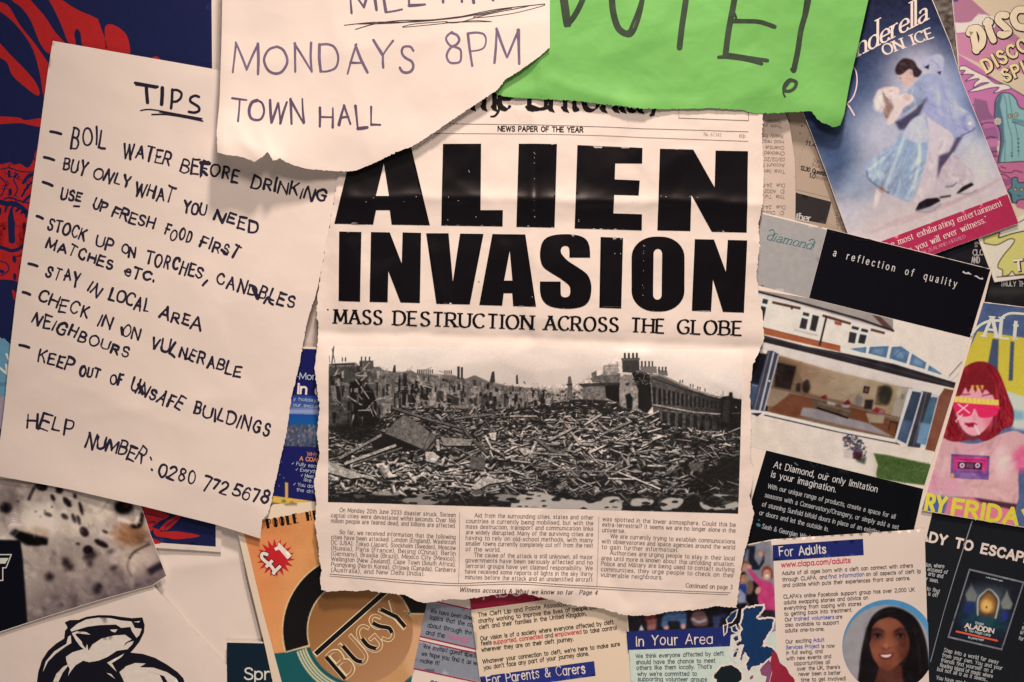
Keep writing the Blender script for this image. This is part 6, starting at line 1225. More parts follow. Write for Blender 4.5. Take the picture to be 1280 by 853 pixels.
for words, d in (
    ([('BOIL', (89, 181), (134, 185.5), 19), ('WATER', (153, 194), (214, 207), 16), ('BEFORE', (226, 213), (299, 229), 15), ('DRINKING', (314, 234), (407, 254), 15)], ((64, 165), (77, 168))),
    ([('BUY', (78, 211), (108, 220), 15), ('ONLY', (116, 223.5), (163, 236), 14.5), ('WHAT', (168, 244), (217, 254), 15), ('YOU', (229, 265), (258, 270), 14), ('NEED', (267, 275.5), (323, 291), 14)], ((56, 197), (68, 200.5))),
    ([('USE', (75, 248), (102, 254), 13), ('UP', (115, 260), (132, 267), 12.5), ('FRESH', (140, 271), (193, 287), 13.5), ('FOOD', (205, 294), (240, 304.5), 13), ('FIRST', (249, 308.5), (299, 324), 13.5)], ((54.5, 228), (66, 232.5))),
    ([('STOCK', (59, 285), (107, 301), 13.5), ('UP', (119, 308), (142, 312.5), 13), ('ON', (151, 318.5), (169, 322.5), 12.5), ('TORCHES', (181, 329.5), (253, 348.5), 14), ('CANDBLES', (268.5, 354.5), (368, 385.5), 13.5)], ((47, 270.5), (54, 273.5))),
    ([('MATCHES', (57, 309.5), (141, 337.5), 12.5), ('eTC.', (155, 344), (194, 354), 12.5)], None),
    ([('STAY', (56, 346), (99, 359), 14), ('IN', (109, 362), (124, 371), 13.5), ('LOCAL', (136, 374), (187, 389.5), 14), ('AREA', (199.5, 396), (251, 413), 14)], ((37, 330), (47.5, 333))),
    ([('CHECK', (47, 376), (110, 400), 14), ('IN', (122, 406.5), (139.5, 411.5), 13), ('ON', (152, 419.5), (174, 426), 14), ('VULNERABLE', (187.5, 434.5), (301, 472), 14.5)], ((30, 365.5), (38.5, 368.5))),
    ([('NEIGHBOURS', (40, 402), (160, 450), 13)], None),
    ([('KEEP', (47, 450), (92, 463), 14), ('OUT', (99, 468), (125, 474), 13), ('OF', (137, 479), (154, 482), 12.5), ('UNSAFE', (162, 487.5), (229, 512), 14), ('BUILDINGS', (241, 516), (337.5, 545), 15)], ((26, 431.5), (37.5, 434.5))),
    ([('HELP', (32, 533.5), (90.5, 547), 19), ('NUMBER', (107, 555), (181, 579), 16.5), ('0280', (198, 594.5), (245, 603.5), 15), ('772', (254, 610), (285, 617), 15), ('5678', (291, 618), (336, 629.5), 15)], None)):
    r = pen_line(words)
    if d: r += dash(*d)
    if words[0][0] == 'BOIL': r += [round_caps([(252, 204), (262, 205)], 5), round_caps([(253, 206), (252, 219)], 4), round_caps([(255, 215), (259, 219)], 4)]
    if words[0][0] == 'USE': r += [round_caps([(93, 258), (99.5, 258.4)], 2.6), round_caps([(278, 313), (284, 318)], 4)]
    if words[0][0] == 'STOCK': r += [round_caps(smooth_line([(260, 351), (257, 354), (254.5, 357)]), 3), round_caps([(318, 361), (323, 373)], 5), round_caps(smooth_line([(331, 379), (336, 372), (338, 378), (342, 381)]), 3)]
    if words[0][0] == 'KEEP': r += [round_caps([(174, 481), (179, 492)], 4.4), round_caps(smooth_line([(170, 491), (176, 482), (180, 492)]), 2.6)]
    if words[0][0] == 'CHECK': r += [round_caps([(232, 449), (238, 448)], 2.8), round_caps([(153, 410), (154, 418)], 4)]
    if words[0][0] == 'HELP': r += [round_caps([(189, 571.5), (190.2, 574.5)], 2.2), round_caps([(190.6, 586.5), (191.2, 587.4)], 2.8)]
    s.strokes('written_line', r, TI, uneven=.4)

# ================================================================== the newspaper front page
npo = [(405, 100), (640, 96), (951, 104), (952, 146), (951, 171), (953, 214), (952, 251), (949.5, 265), (946.5, 279), (948, 306), (944.5, 345), (947, 368), (952, 394), (954, 423), (946, 444), (939.5, 456), (938.5, 468), (936.5, 492), (937.5, 525), (935.8, 573), (940, 587), (939, 600), (936, 621), (941, 642), (938, 655), (934, 673), (929, 690), (925.5, 708), (923, 726), (921, 743), (919.5, 758.5)]
npb = [(919.5, 758.5), (911, 758.2), (894, 756), (882, 759), (867, 761), (855, 761.7), (836, 763), (817, 767.4), (800, 767.8), (782.5, 767.4), (767, 763.6), (752, 759), (733, 757), (710, 755), (694.6, 750), (675.5, 744.5), (654.5, 740), (640, 740), (622, 741), (599, 745), (580, 748), (562, 747), (545, 750.5), (530, 752), (520, 749), (507, 742), (490, 740.6), (476.5, 738.7), (459, 736.5), (448, 738), (427, 737), (412, 738.5), (402.5, 736)]
npl = [(402.5, 736), (401, 722), (403.5, 712), (400, 699), (399, 682), (395, 656), (396.5, 628), (393.3, 602), (396, 589), (400.6, 567), (397, 543), (400.6, 509), (398, 486), (394, 460), (397, 440), (399, 410), (397, 395), (398, 366), (404, 330), (412, 287), (418, 253), (424, 214), (430, 160), (405, 100)]
outline = torn(npo, 1.3, 2.2, 81)[:-1] + torn(npb, 1.2, 2.0, 82)[:-1] + torn(npl, 1.3, 2.2, 83)[:-1]
s = Sheet('newspaper_page', outline, 17.5, 'torn newspaper front page with a huge alien invasion headline over a ruins photo', 'newspaper', CREASED_PAPER,
          facets=((78, 2.1), (34, .95), (17, .22)),
          creases=((395, 413, 660, 423.5, -4.6, 14), (655, 423.5, 960, 435, -4.6, 14), (668, 100, 669, 430, 2.8, 10), (806, 100, 803, 430, -2.8, 11), (787, 430, 788, 775, 2.4, 9), (425, 247, 660, 249, 2.4, 8), (655, 250, 955, 255, 3.6, 10),
                   (520, 640, 514, 755, -1.6, 9), (650, 640, 655, 745, 1.8, 12), (400, 540, 470, 520, .9, 7), (935, 500, 880, 470, 1.0, 8), (536, 300, 560, 400, 1.0, 6), (700, 300, 690, 400, .9, 8), (560, 430, 548, 640, .7, 10), (690, 430, 700, 640, .8, 9)),
          bumps=((530, 750, 28, 14, 3.0), (660, 742, 70, 14, 4.0), (790, 768, 60, 14, 2.5), (940, 600, 14, 50, 2.0), (950, 430, 16, 26, 2.5), (400, 480, 10, 80, 1.5), (410, 300, 12, 60, -2.0), (400, 350, 12, 40, -1.0)), seed=85, step=3.0, soft=.95, film=.26)
HB = (12, 14, 20)
hA = [(418.8, 280.5), (443, 180.5), (513.4, 180.5), (537.8, 282.4), (490.2, 281.7), (487.9, 263.7), (471, 263.7), (467.3, 281.7)]
hl = [hA, [(554, 181), (601.6, 181), (600.9, 263.7), (628.7, 263.7), (628.3, 284), (551.9, 282.7)], [(648.4, 181), (696, 181.4), (693, 285.5), (645.4, 284.5)],
      [(721.4, 182.6), (802.5, 186.1), (802, 205.5), (768.5, 205.5), (767.8, 225.5), (799.2, 226.6), (797.8, 245.4), (767.1, 244.7), (766.2, 267.7), (802, 268.6), (801.8, 288.7), (717.9, 286.4)],
      [(824, 187.3), (865.5, 188.4), (892, 235.3), (893.2, 189.6), (933.7, 190.3), (931.9, 291.6), (888.5, 290.6), (863, 244.9), (862, 289.7), (821, 288.7)]]
l2 = [[(425, 290.2), (452.7, 290.9), (451, 377.6), (424, 376.6)], [(464.5, 290.9), (487.9, 291.3), (502.7, 329.8), (503.8, 291.3), (526.8, 291.8), (525.4, 379.2), (501.2, 378.5), (486.2, 339.6), (485.3, 378.3), (462.8, 377.8)],
      [(533, 292.3), (561, 292.3), (566.4, 352.5), (575.3, 292.7), (604.6, 293.2), (587.5, 381), (545.8, 380.2)], [(615.6, 293.4), (656.6, 293.9), (670, 383.9), (641.4, 383), (640.2, 367), (629.7, 367), (627.8, 382.5), (599.2, 381.6)]]
kN = lambda p: zp(p, 660, 270, 4.2667)
top = smooth_line([(330, 225), (327, 170), (310, 130), (270, 108), (200, 100), (130, 107), (85, 130), (66, 175), (64, 230), (80, 275), (120, 305), (170, 335), (215, 370), (224, 395), (222, 420), (212, 432), (195, 436), (180, 430), (174, 415), (173, 352)], 3)
bot = smooth_line([(63, 352), (64, 410), (80, 455), (120, 485), (200, 497), (280, 488), (320, 460), (335, 410), (334, 360), (315, 315), (270, 280), (215, 245), (185, 215), (174, 195), (178, 172), (195, 163), (212, 167), (219, 185), (219, 225)], 3)
l2.append(kN([tuple(p) for p in np.concatenate([top, bot])]))
l2.append(kN([(385, 115), (505, 120), (495, 495), (378, 491)]))
def rr(x0, y0, x1, y1, r, n=8, sk=0):
    o = []
    for cx_, cy_, a0 in ((x1 - r[0], y0 + r[1], -90), (x1 - r[0], y1 - r[1], 0), (x0 + r[0], y1 - r[1], 90), (x0 + r[0], y0 + r[1], 180)):
        for a in np.linspace(a0, a0 + 90, n): o.append((cx_ + r[0] * math.cos(math.radians(a)) - sk * (cy_ - 310) / 400, cy_ + r[1] * math.sin(math.radians(a))))
    return o
l2.append(kN(rr(550, 113, 831, 511, (125, 110), 10))); hole_o = kN(rr(666, 178, 711, 448, (22, 26), 6, 4))
l2.append(kN([(885, 127), (987, 129), (1050, 300), (1060, 131), (1163, 134), (1147, 517), (1035, 513), (982, 342), (972, 511), (870, 507)]))
gl = dict(rough=.27, spec=.4, step=3.0, albedo=(.0038, .0045, .007))
s.ink('headline', hl, HB, 1, holes={0: [[(480.4, 205.5), (487, 246.1), (470.8, 246.1)]]}, **gl)
s.ink('headline', l2, HB, 1, holes={3: [[(637.2, 314.5), (640.5, 351.3), (630.2, 351.3)]], 6: [hole_o]}, **gl)
sub = []
for t, a, b in (('MASS', (415.5, 404.3), (481, 406)), ('DESTRUCTION', (490, 406.2), (668.5, 412.3)), ('ACROSS', (677.5, 412.2), (775, 415)), ('THE', (785, 415), (833, 416.8)), ('GLOBE', (843, 417), (929.5, 419.5))):
    sub += text(t, a, b, 17.2, 'serif', w=3.5, gap=2.8, thin=.42, sub=7)
s.strokes('subheading', sub, (20, 17, 18), 1, rough=.4)
ma = text('The', (578, 137), (642, 138), 34, 'black', w=7.0, gap=1.8, sub=7) + text('Britonia', (658, 138), (806, 140.5), 34, 'black', w=7.0, gap=1.8, sub=7) + text('y', (808, 136), (826, 136.5), 34, 'black', w=7.5) + [(smooth_line([(622, 128), (624, 138), (619, 146), (613, 147)], 6), np.linspace(4, 2, 19)), (smooth_line([(657, 136), (664, 134), (676, 138), (690, 133)], 6), np.linspace(1.5, 5, 19))]
s.strokes('masthead', ma, (24, 20, 20), 1)
s.strokes('slogan', text('NEWS PAPER OF THE YEAR', (622, 165), (729, 166.5), 6.0, 'bold', w=1.25, gap=2.6, space=3.6), (34, 28, 26), 1)
fa = (150, 128, 112)
s.strokes('issue_number', text('No. 67,342', (878, 171), (901, 172), 4, 'slab', w=.5) + text('60p', (922, 173), (931, 173.4), 4.2, 'slab', w=.6), fa, 1)
def rule(*p): return smooth_line(p, 4)
rl = [(rule((505, 154.5), (559, 156), (668, 157.5), (740, 159.5), (800, 162), (860, 164), (934, 166.2)), .55), (rule((505, 167.4), (545, 168), (668, 169), (740, 170.5), (800, 173), (860, 175.5), (934, 178)), .5)]
rl += [([(847.5, 118), (847.5, 149.2)], .5), ([(847.3, 149.2), (934.3, 152.4)], .6), ([(934.2, 152.4), (934.2, 118)], .5)]
rl += [(rule((413, 716.5), (470, 721), (512, 724.6), (569, 728), (600, 727), (650, 725.6), (700, 729), (760, 732.8), (840, 737), (912, 739.6)), .55), (rule((413, 719), (470, 723.6), (512, 727.6), (569, 730.6), (600, 729.8), (650, 728.4), (700, 731.6), (760, 735.5), (840, 739.4), (909, 742)), .5),
       (rule((575, 640), (574.5, 690), (573.5, 727)), .45), (rule((748.2, 645), (747, 690), (745.6, 731)), .45)]
s.strokes('ruled_lines', rl, (84, 70, 62), 1)
def column(lines, x0, y0, x1, y1, dy, slope, bx=0, name='article_text'):
    r = []
    for i, ln in enumerate(lines):
        if not ln: continue
        ind = 10.5 if ln[0] == '>' else 0
        short = ln[-1] == '<'
        t = ln.strip('><'); a = (x0 + ind + bx * i, y0 + dy * i + slope * ind)
        nat = sum(glyph(c_, 0)[0] if c_ != ' ' else 3 for c_ in t) + 1.75 * (len(t) - 1)
        Lw = (nat * .60) if short else (x1 - x0 - ind)
        b = (a[0] + Lw, a[1] + slope * Lw + math.sin(i * 2.1) * .2)
        r += text(t, a, b, 4.95, 'slab', w=.72, gap=2.1, space=3.2, fit='scale' if short else 'space', thin=.55)
    s.strokes(name, r, (112, 94, 84), 1)
column(['>On Monday 20th June 2033 disaster struck. Sixteen', 'captial cities were devastated within seconds. Over 166', 'million people are feared dead, and billions are affected.', '', '>So far, we received information that the following', 'cities have been attacked: London (England), Washinton', 'DC (USA), Tokyo (Japan), Stockholm (Sweden), Moscow', '(Russia), Paris (France), Beijing (China), Berlin', '(Germany), Brasilia (Brazil), Mexico City (Mexico),', 'Wellington (New Zealand), Cape Town (South Africa),', 'Pyongyang (North Korea), Ottawa (Canada), Canberra', '(Australia), and New Delhi (India).<'], 414.2, 638.4, 570.5, 0, 6.82, .044)
column(['>Aid from the surrounding cities, states and other', 'countries is currently being mobilised, but with the', 'mass destruction, transport and communication links', 'are widely disrupted. Many of the surviving cities are', 'having to rely on old-school methods, with many', 'smaller towns currently completely cut off from the rest', 'of the world.<', '>The cause of the attack is still unknown, all major', 'governments have been seriously affected and no', 'terrorist groups have yet claimed responsibility. We', 'have received some reports of lights in the sky thirty', 'minutes before the attack and an unidentified aircraft'], 582.2, 645.4, 742, 0, 7.0, .02, -.1)
column(['was spotted in the lower atmosphere. Could this be', 'extra-terrestrial? It seems we are no longer alone in the', 'universe.<', '>We are currently trying to establish communications', 'with observatories and space agencies around the world', 'to gain further information.<', '>Authorities are urging people to stay in their local', 'area until more is known about this unfolding situation.', 'Police and Military are being used to contact outlying', 'communities, they urge people to check on their', 'vulnerable neighbours.<'], 752, 650, 919, 0, 6.95, .045, -.22)
s.strokes('continued_line', text('Continued on page 3', (855.5, 733), (915, 735.2), 5.2, 'slab', w=.75), (96, 80, 72), 1)
s.strokes('footer_line', text('Witness accounts & What we know so far . Page 4', (574, 738), (747, 742), 5.2, 'slab', w=.95, slant=.22, gap=2.6, space=3.4), (70, 56, 50), 1)
rng = np.random.RandomState(17)
fl = []
for _ in range(28):
    kx = rng.rand()
    if kx < .45: p = (668 + rng.normal(0, .5), rng.uniform(185, 284))
    elif kx < .65: p = (804 + rng.normal(0, .6), rng.uniform(300, 372))
    else: p = (rng.uniform(440, 930), (247 if rng.rand() < .5 else 253) + rng.normal(0, 1.0))
    l = rng.uniform(.3, 1.3) ; fl.append((np.array([p, (p[0] + rng.normal(0, .25), p[1] + l)]) if kx < .65 else np.array([p, (p[0] + l * 1.6, p[1] + rng.normal(0, .2))]), rng.uniform(.35, .7)))
for p in ((587, 215.5), (586, 214), (595, 271.5), (561, 247), (723, 275), (723, 277), (768, 317), (775, 317), (804, 307), (665, 371), (560, 275)): fl.append((np.array([p, (p[0] + .2, p[1] + 1.2)]), .7))
s.strokes('worn_flecks', fl, (206, 186, 168), 3)
s.strokes('ink_specks', [round_caps([(410, 387.2), (410.8, 387.4)], 1.6), round_caps([(598.6, 352.6), (599, 352.8)], 1.2)], (40, 34, 32), 1)

# the photograph of the ruined street
c = Canvas(405, 425, 935, 648, 2.1, (214, 190, 170))
WN = np.sqrt(1.0) ; G = lambda v: (250 * v + 4, 226 * v + 5, 204 * v + 6)
c.mix(np.ones((c.h, c.w)), c.grad((0, 432), (0, 500), [(0, G(.96)), (.5, G(.90)), (1, G(.84))])); c.noise(4, 30, 2)
R = lambda p: zp(p, 390, 420, 3.879); Q = lambda p: zp(p, 660, 420, 3.877)
rng = np.random.RandomState(77)
def rubble(n, yf, xf, ls, vals, flat=.35, alpha=.95):
    for _ in range(n):
        x, y = xf(), yf(); l, w = ls(y); a = rng.normal(0, flat); v = vals()
        d = np.array([math.cos(a), math.sin(a)]); m = np.array([-d[1], d[0]]); o = np.array([x, y])
        q = [o + d * l / 2 * rng.uniform(.6, 1) + m * w / 2 * rng.uniform(.3, 1), o - d * l / 2 + m * w / 2 * rng.uniform(.3, 1), o - d * l / 2 * rng.uniform(.6, 1) - m * w / 2, o + d * l / 2 - m * w / 2 * rng.uniform(.3, 1)]
        c.poly([p + [.3, w * .45 + .4] for p in q], G(.06), .75); c.poly(q, G(v), alpha)
# skyline and bays of broken walls
c.poly(R([(85, 135), (215, 128), (235, 150), (235, 120), (300, 120), (302, 150), (335, 150), (345, 165), (430, 178), (480, 165), (510, 180), (590, 185), (690, 190), (740, 210), (790, 190), (860, 222), (950, 240), (1090, 255), (1180, 270), (1180, 420), (85, 420)]), G(.42), 1, .4)
for x in range(450, 760, 5):
    y = 468 + (x - 450) * .10; c.poly([(x, y + rng.uniform(-6, 3)), (x + rng.uniform(2, 7), y + rng.uniform(-6, 2)), (x + 6, 520), (x, 520)], G(rng.uniform(.3, .62)), .8, .3)
c.poly([(655, 488), (700, 484), (740, 488), (740, 520), (655, 520)], G(.62), .8, 1.2); rubble(120, lambda: rng.uniform(486, 506), lambda: rng.uniform(655, 735), lambda y: (rng.uniform(1, 5), rng.uniform(1, 3)), lambda: rng.uniform(.3, .7), .5)
for x, y, h in ((452, 446, 7), (457, 446, 7), (462, 446, 7), (428, 447, 5), (432, 447, 5)): c.poly([(x, y), (x + 1.6, y), (x + 1.6, y + h), (x, y + h)], G(.2))
for x0, x1, y, h in ((522, 542, 462, 5), (556, 566, 463, 5)):
    for x in np.arange(x0, x1, 2.6): c.poly([(x, y), (x + 1.5, y), (x + 1.5, y + h), (x, y + h)], G(.22))
for p in ([(572, 458), (575, 458), (575, 474), (572, 474)], [(576.5, 459), (579, 459), (579, 474), (576.5, 474)], [(615, 465), (618, 464), (619, 478), (612, 478)], [(645, 470), (647, 468), (648, 480), (645, 480)], [(493, 457), (495, 456), (496, 466), (491, 466)]): c.poly(p, G(.2))
c.poly(R([(235, 122), (300, 120), (302, 160), (235, 165)]), G(.32)); c.line(R([(110, 40), (105, 90), (100, 135)]), 1.4, G(.15)); c.line(R([(100, 60), (115, 130)]), 1.0, G(.2)); c.line(R([(88, 95), (90, 130)]), .7, G(.3))
c.line(R([(100, 140), (210, 135)]), 1.5, G(.1)); c.line(R([(150, 185), (210, 140)]), 1.2, G(.12))
# near left house shells
c.poly(R([(85, 150), (210, 150), (330, 190), (390, 200), (390, 470), (85, 470)]), G(.24), 1, .5)
c.poly(R([(90, 195), (150, 185), (155, 235), (95, 240)]), G(.1)); c.poly(R([(180, 230), (230, 210), (270, 235), (300, 270), (320, 330), (300, 470), (190, 470), (195, 330)]), G(.03), 1, .6)
c.poly(R([(270, 210), (320, 205), (355, 215), (345, 470), (300, 470), (320, 330), (300, 260)]), G(.36), 1, .4); c.poly(R([(358, 200), (390, 205), (388, 320), (352, 320)]), G(.44)); c.poly(R([(340, 322), (388, 322), (385, 440), (340, 470)]), G(.5)); c.poly(R([(320, 330), (340, 335), (335, 470), (300, 475)]), G(.22))
c.poly(R([(150, 230), (185, 225), (180, 310), (150, 310)]), G(.34)); c.poly(R([(95, 240), (140, 240), (135, 320), (100, 310)]), G(.42)); c.poly(R([(118, 240), (135, 240), (150, 340), (140, 390)]), G(.08))
c.line(R([(215, 210), (285, 310)]), 1.3, G(.62)); c.line(R([(175, 290), (245, 335)]), 1.8, G(.56)); c.line(R([(207, 380), (178, 490)]), 2.2, G(.6))
c.poly(R([(400, 230), (470, 215), (570, 225), (590, 330), (390, 330)]), G(.36), 1, .4); c.poly(R([(440, 262), (522, 258), (522, 345), (440, 335)]), G(.05)); rubble(60, lambda: rng.uniform(474, 490), lambda: rng.uniform(494, 540), lambda y: (rng.uniform(2, 6), rng.uniform(1, 2.6)), lambda: rng.uniform(.2, .6), .5)
for i, (x0, x1, yt, yb) in enumerate(((528, 568, 235, 310), (605, 640, 265, 320), (655, 705, 280, 335), (722, 740, 265, 320), (785, 805, 280, 320), (820, 862, 285, 340), (876, 892, 290, 340), (930, 945, 295, 345), (965, 985, 310, 350), (1005, 1018, 300, 345), (1045, 1060, 305, 345))):
    c.poly(R([(x0 - 14, yt - 30), (x1 + 14, yt - 28), (x1 + 14, yb + 14), (x0 - 14, yb + 14)]), G(.5), .8, .4); c.poly(R([(x0, yt), (x1, yt + 3), (x1, yb), (x0, yb)]), G(rng.uniform(.05, .26)), 1, .3)
    c.poly(R([(x0 - 12, yt - 28), (x0 - 6, yt - 28), (x0 - 6, yb + 12), (x0 - 12, yb + 12)]), G(.66), .8, .3)
c.line(R([(512, 190), (560, 280), (615, 380)]), 1.4, G(.72))
for p in ([(780, 225), (795, 222), (795, 340), (775, 340)], [(585, 230), (600, 228), (598, 320), (582, 320)], [(905, 250), (918, 250), (918, 350), (905, 350)]): c.poly(R(p), G(.6), .9, .3)
for i in range(80):
    x = rng.uniform(500, 680); y = 472 + (x - 500) * .06 + rng.uniform(-4, 10); c.poly([(x, y), (x + rng.uniform(1, 5), y + rng.uniform(-1, 1)), (x + 3, y + rng.uniform(1, 3))], G(rng.uniform(.1, .7)), .8)
for _ in range(260):                                   # broken wall ends, lintels and door holes
    x = rng.uniform(413, 690); top_ = np.interp(x, [413, 450, 480, 560, 600, 690], [455, 452, 466, 470, 474, 490]); bot_ = np.interp(x, [413, 480, 600, 690], [540, 528, 510, 504])
    y = rng.uniform(top_, bot_); w, h_ = rng.uniform(1.2, 5), rng.uniform(3, 15) * (1.25 if x < 520 else .8); v = rng.choice([.03, .08, .16, .3, .45, .6], p=[.26, .2, .18, .16, .12, .08])
    c.poly([(x, y + rng.uniform(-1, 1)), (x + w, y + rng.uniform(-1.5, 1.5)), (x + w * rng.uniform(.8, 1.1), min(y + h_, bot_ + 3)), (x + rng.uniform(-.6, .6), min(y + h_, bot_ + 3))], G(v), .85, .2)
for _ in range(60):
    x = rng.uniform(413, 560); y = rng.uniform(462, 520); a = rng.uniform(-1.2, 1.2); l = rng.uniform(5, 16); c.line([(x, y), (x + l * math.cos(a), y + l * math.sin(a))], rng.uniform(.6, 1.6), G(rng.uniform(.4, .7)), .9)
# chimney tower and the terrace on the right
c.poly(Q([(190, 235), (194, 196), (206, 196), (214, 240), (212, 310), (188, 310)]), G(.36)); c.poly(Q([(186, 232), (214, 232), (214, 240), (186, 240)]), G(.2))
c.poly(Q([(262, 245), (370, 230), (375, 330), (262, 330)]), G(.44), 1, .4); c.poly(Q([(240, 232), (440, 220), (450, 238), (262, 248)]), G(.2), 1, .3); c.poly(Q([(305, 180), (330, 168), (332, 200), (306, 215)]), G(.42)); c.poly(Q([(300, 205), (360, 185), (445, 180), (445, 225), (310, 225)]), G(.4))
c.poly(Q([(362, 142), (420, 140), (435, 128), (436, 188), (362, 192)]), G(.62)); c.poly(Q([(370, 240), (445, 235), (440, 330), (375, 300)]), G(.05), 1, .5)
c.poly(Q([(440, 200), (470, 185), (500, 190), (520, 215), (530, 250), (528, 330), (545, 370), (440, 360)]), G(.55), 1, .4); c.poly(Q([(470, 285), (490, 275), (505, 300), (500, 360), (475, 350)]), G(.06), 1, .5); c.poly(Q([(468, 228), (490, 225), (486, 240), (470, 240)]), G(.2))
c.poly(Q([(453, 108), (535, 108), (538, 165), (530, 180), (455, 175)]), G(.22)); c.poly(Q([(450, 108), (538, 106), (538, 118), (450, 120)]), G(.34))
for x in (462, 481, 501, 520): c.poly(Q([(x, 82), (x + 10, 82), (x + 10, 108), (x, 108)]), G(.14))
c.poly(Q([(500, 180), (545, 165), (590, 190), (600, 340), (570, 380), (530, 350), (530, 260)]), G(.06), 1, .5); rubble(50, lambda: rng.uniform(464, 480), lambda: rng.uniform(790, 815), lambda y: (rng.uniform(1, 7), rng.uniform(.6, 1.6)), lambda: rng.uniform(.2, .7), .7)
c.poly(Q([(540, 148), (620, 148), (622, 182), (545, 175)]), G(.46)); c.poly(Q([(625, 165), (672, 170), (674, 194), (628, 186)]), G(.4))
for x in (545, 562, 580, 596): c.poly(Q([(x, 122), (x + 8, 122), (x + 8, 150), (x, 150)]), G(.22))
for x in (628, 645, 660): c.poly(Q([(x, 150), (x + 8, 150), (x + 8, 172), (x, 172)]), G(.25))
for x, y in ((730, 212), (742, 212), (780, 232), (792, 234), (815, 244), (826, 246), (850, 254)): c.poly(Q([(x, y), (x + 6, y), (x + 6, y + 16), (x, y + 16)]), G(.3))
fac = Q([(592, 190), (640, 188), (760, 245), (880, 288), (930, 300), (975, 300), (975, 460), (760, 465), (660, 450), (605, 400)])
c.poly(fac, c.grad(Q([(600, 300)])[0], Q([(960, 300)])[0], [(0, G(.30)), (.5, G(.24)), (1, G(.10))])); c.line(Q([(592, 190), (640, 190), (760, 245), (880, 288), (930, 298)]), 2.4, G(.52)); c.line(Q([(600, 205), (760, 262), (930, 308)]), 1.2, G(.06), .8)
c.line(Q([(600, 330), (700, 350), (800, 368), (930, 378)]), 1.6, G(.62)); c.line(Q([(600, 340), (800, 376), (930, 384)]), 1.2, G(.08), .8)
for i in range(16):
    t = i / 15; x = 603 + 318 * t ** .93; yt = 248 + 74 * t; hgt = 84 - 52 * t; w = 13 - 8 * t; c.poly(Q([(x, yt), (x + w, yt + 2), (x + w, yt + hgt), (x, yt + hgt - 2)]), G(.05), .95, .2); c.line(Q([(x - 3, yt + hgt), (x + w + 2, yt + hgt)]), .6, G(.4 - .25 * t))
for i in range(9):
    t = i / 8; x = 610 + 300 * t; yt = 362 + 28 * t; yb = 440 + 18 * t; w = 26 - 12 * t; c.poly(Q([(x, yt), (x + w, yt), (x + w, yb), (x, yb)]), G(.08), .9, .3); c.poly(Q([(x + 3, yt - 8), (x + w - 3, yt - 8), (x + w, yt), (x, yt)]), G(.42 - .2 * t), .9, .2); c.line(Q([(x + w + 4, yt), (x + w + 4, yb)]), 1.0, G(.36 - .2 * t))
c.poly(Q([(930, 300), (940, 292), (968, 290), (970, 272), (985, 272), (988, 300), (1040, 308), (1040, 470), (930, 470)]), G(.06), 1, .5); c.poly(Q([(940, 310), (972, 308), (974, 450), (935, 455)]), G(.14), 1, .8); c.line(Q([(980, 375), (1030, 372)]), .8, G(.4)); c.line(Q([(940, 290), (940, 265)]), .8, G(.25)); c.ell(*Q([(1003, 345)])[0], .9, .9, G(.6)); c.poly(Q([(830, 420), (842, 420), (846, 455), (826, 455)]), G(.04)); c.ell(*Q([(836, 417)])[0], 1.2, 1.4, G(.1))
# the field of rubble
hor = [(405, 540), (440, 536), (470, 530), (490, 512), (540, 508), (600, 512), (650, 510), (690, 504), (720, 499), (760, 500), (780, 510), (810, 518), (840, 534), (880, 540), (940, 540)]
c.poly(hor + [(940, 660), (405, 660)], G(.10), 1, .5); c.noise(14, 3, 9, mask=(c.Y > 515).astype(float))
hx, hy = [p[0] for p in hor], [p[1] for p in hor]
def rub_y(lo, hi): return lambda: rng.uniform(lo, hi)
def vals():
    k_ = rng.rand(); return rng.uniform(.02, .14) if k_ < .34 else (rng.uniform(.26, .55) if k_ < .66 else rng.uniform(.58, .92))
for lo, hi, n, L0, W0 in ((500, 525, 900, 6, 1.3), (512, 545, 1700, 7, 1.5), (535, 565, 1700, 8, 1.8), (555, 590, 1800, 9, 2.2), (580, 615, 1700, 9, 2.5), (605, 634, 1200, 8, 2.2)):
    for _ in range(n):
        x = rng.uniform(410, 928); y = rng.uniform(lo, hi); yh = np.interp(x, hx, hy)
        if y < yh - 1: continue
        l = L0 * rng.uniform(.35, 1.25); w = W0 * rng.uniform(.35, 1.3)
        a = rng.normal(0, .75 if rng.rand() < .45 else .25); v = vals() * (0.8 if x > 850 and y > 560 else 1); d = np.array([math.cos(a), math.sin(a)]); m = np.array([-d[1], d[0]]); o = np.array([x, y])
        q = [o + d * l / 2 + m * w / 2 * rng.uniform(.2, 1), o - d * l / 2 + m * w / 2 * rng.uniform(.3, 1), o - d * l / 2 * rng.uniform(.5, 1) - m * w / 2, o + d * l / 2 * rng.uniform(.5, 1) - m * w / 2 * rng.uniform(.3, 1)]
        c.poly([p + [.2, w * .5 + .3] for p in q], G(.05), .7); c.poly(q, G(v), .95)
for _ in range(70):                                    # hollows in shade between the heaps
    x, y = rng.uniform(412, 925), rng.uniform(520, 632); c.ell(x, y, rng.uniform(8, 30), rng.uniform(2, 7), G(.03), rng.uniform(.35, .8), rng.uniform(1.2, 3.0), rng.normal(0, 12))
for x, y, rx, ry in ((880, 600, 45, 16), (740, 605, 60, 9), (600, 625, 70, 8), (450, 632, 60, 6), (560, 566, 26, 7), (450, 540, 30, 10), (800, 560, 40, 8)): c.ell(x, y, rx, ry, G(.03), .75, 4)
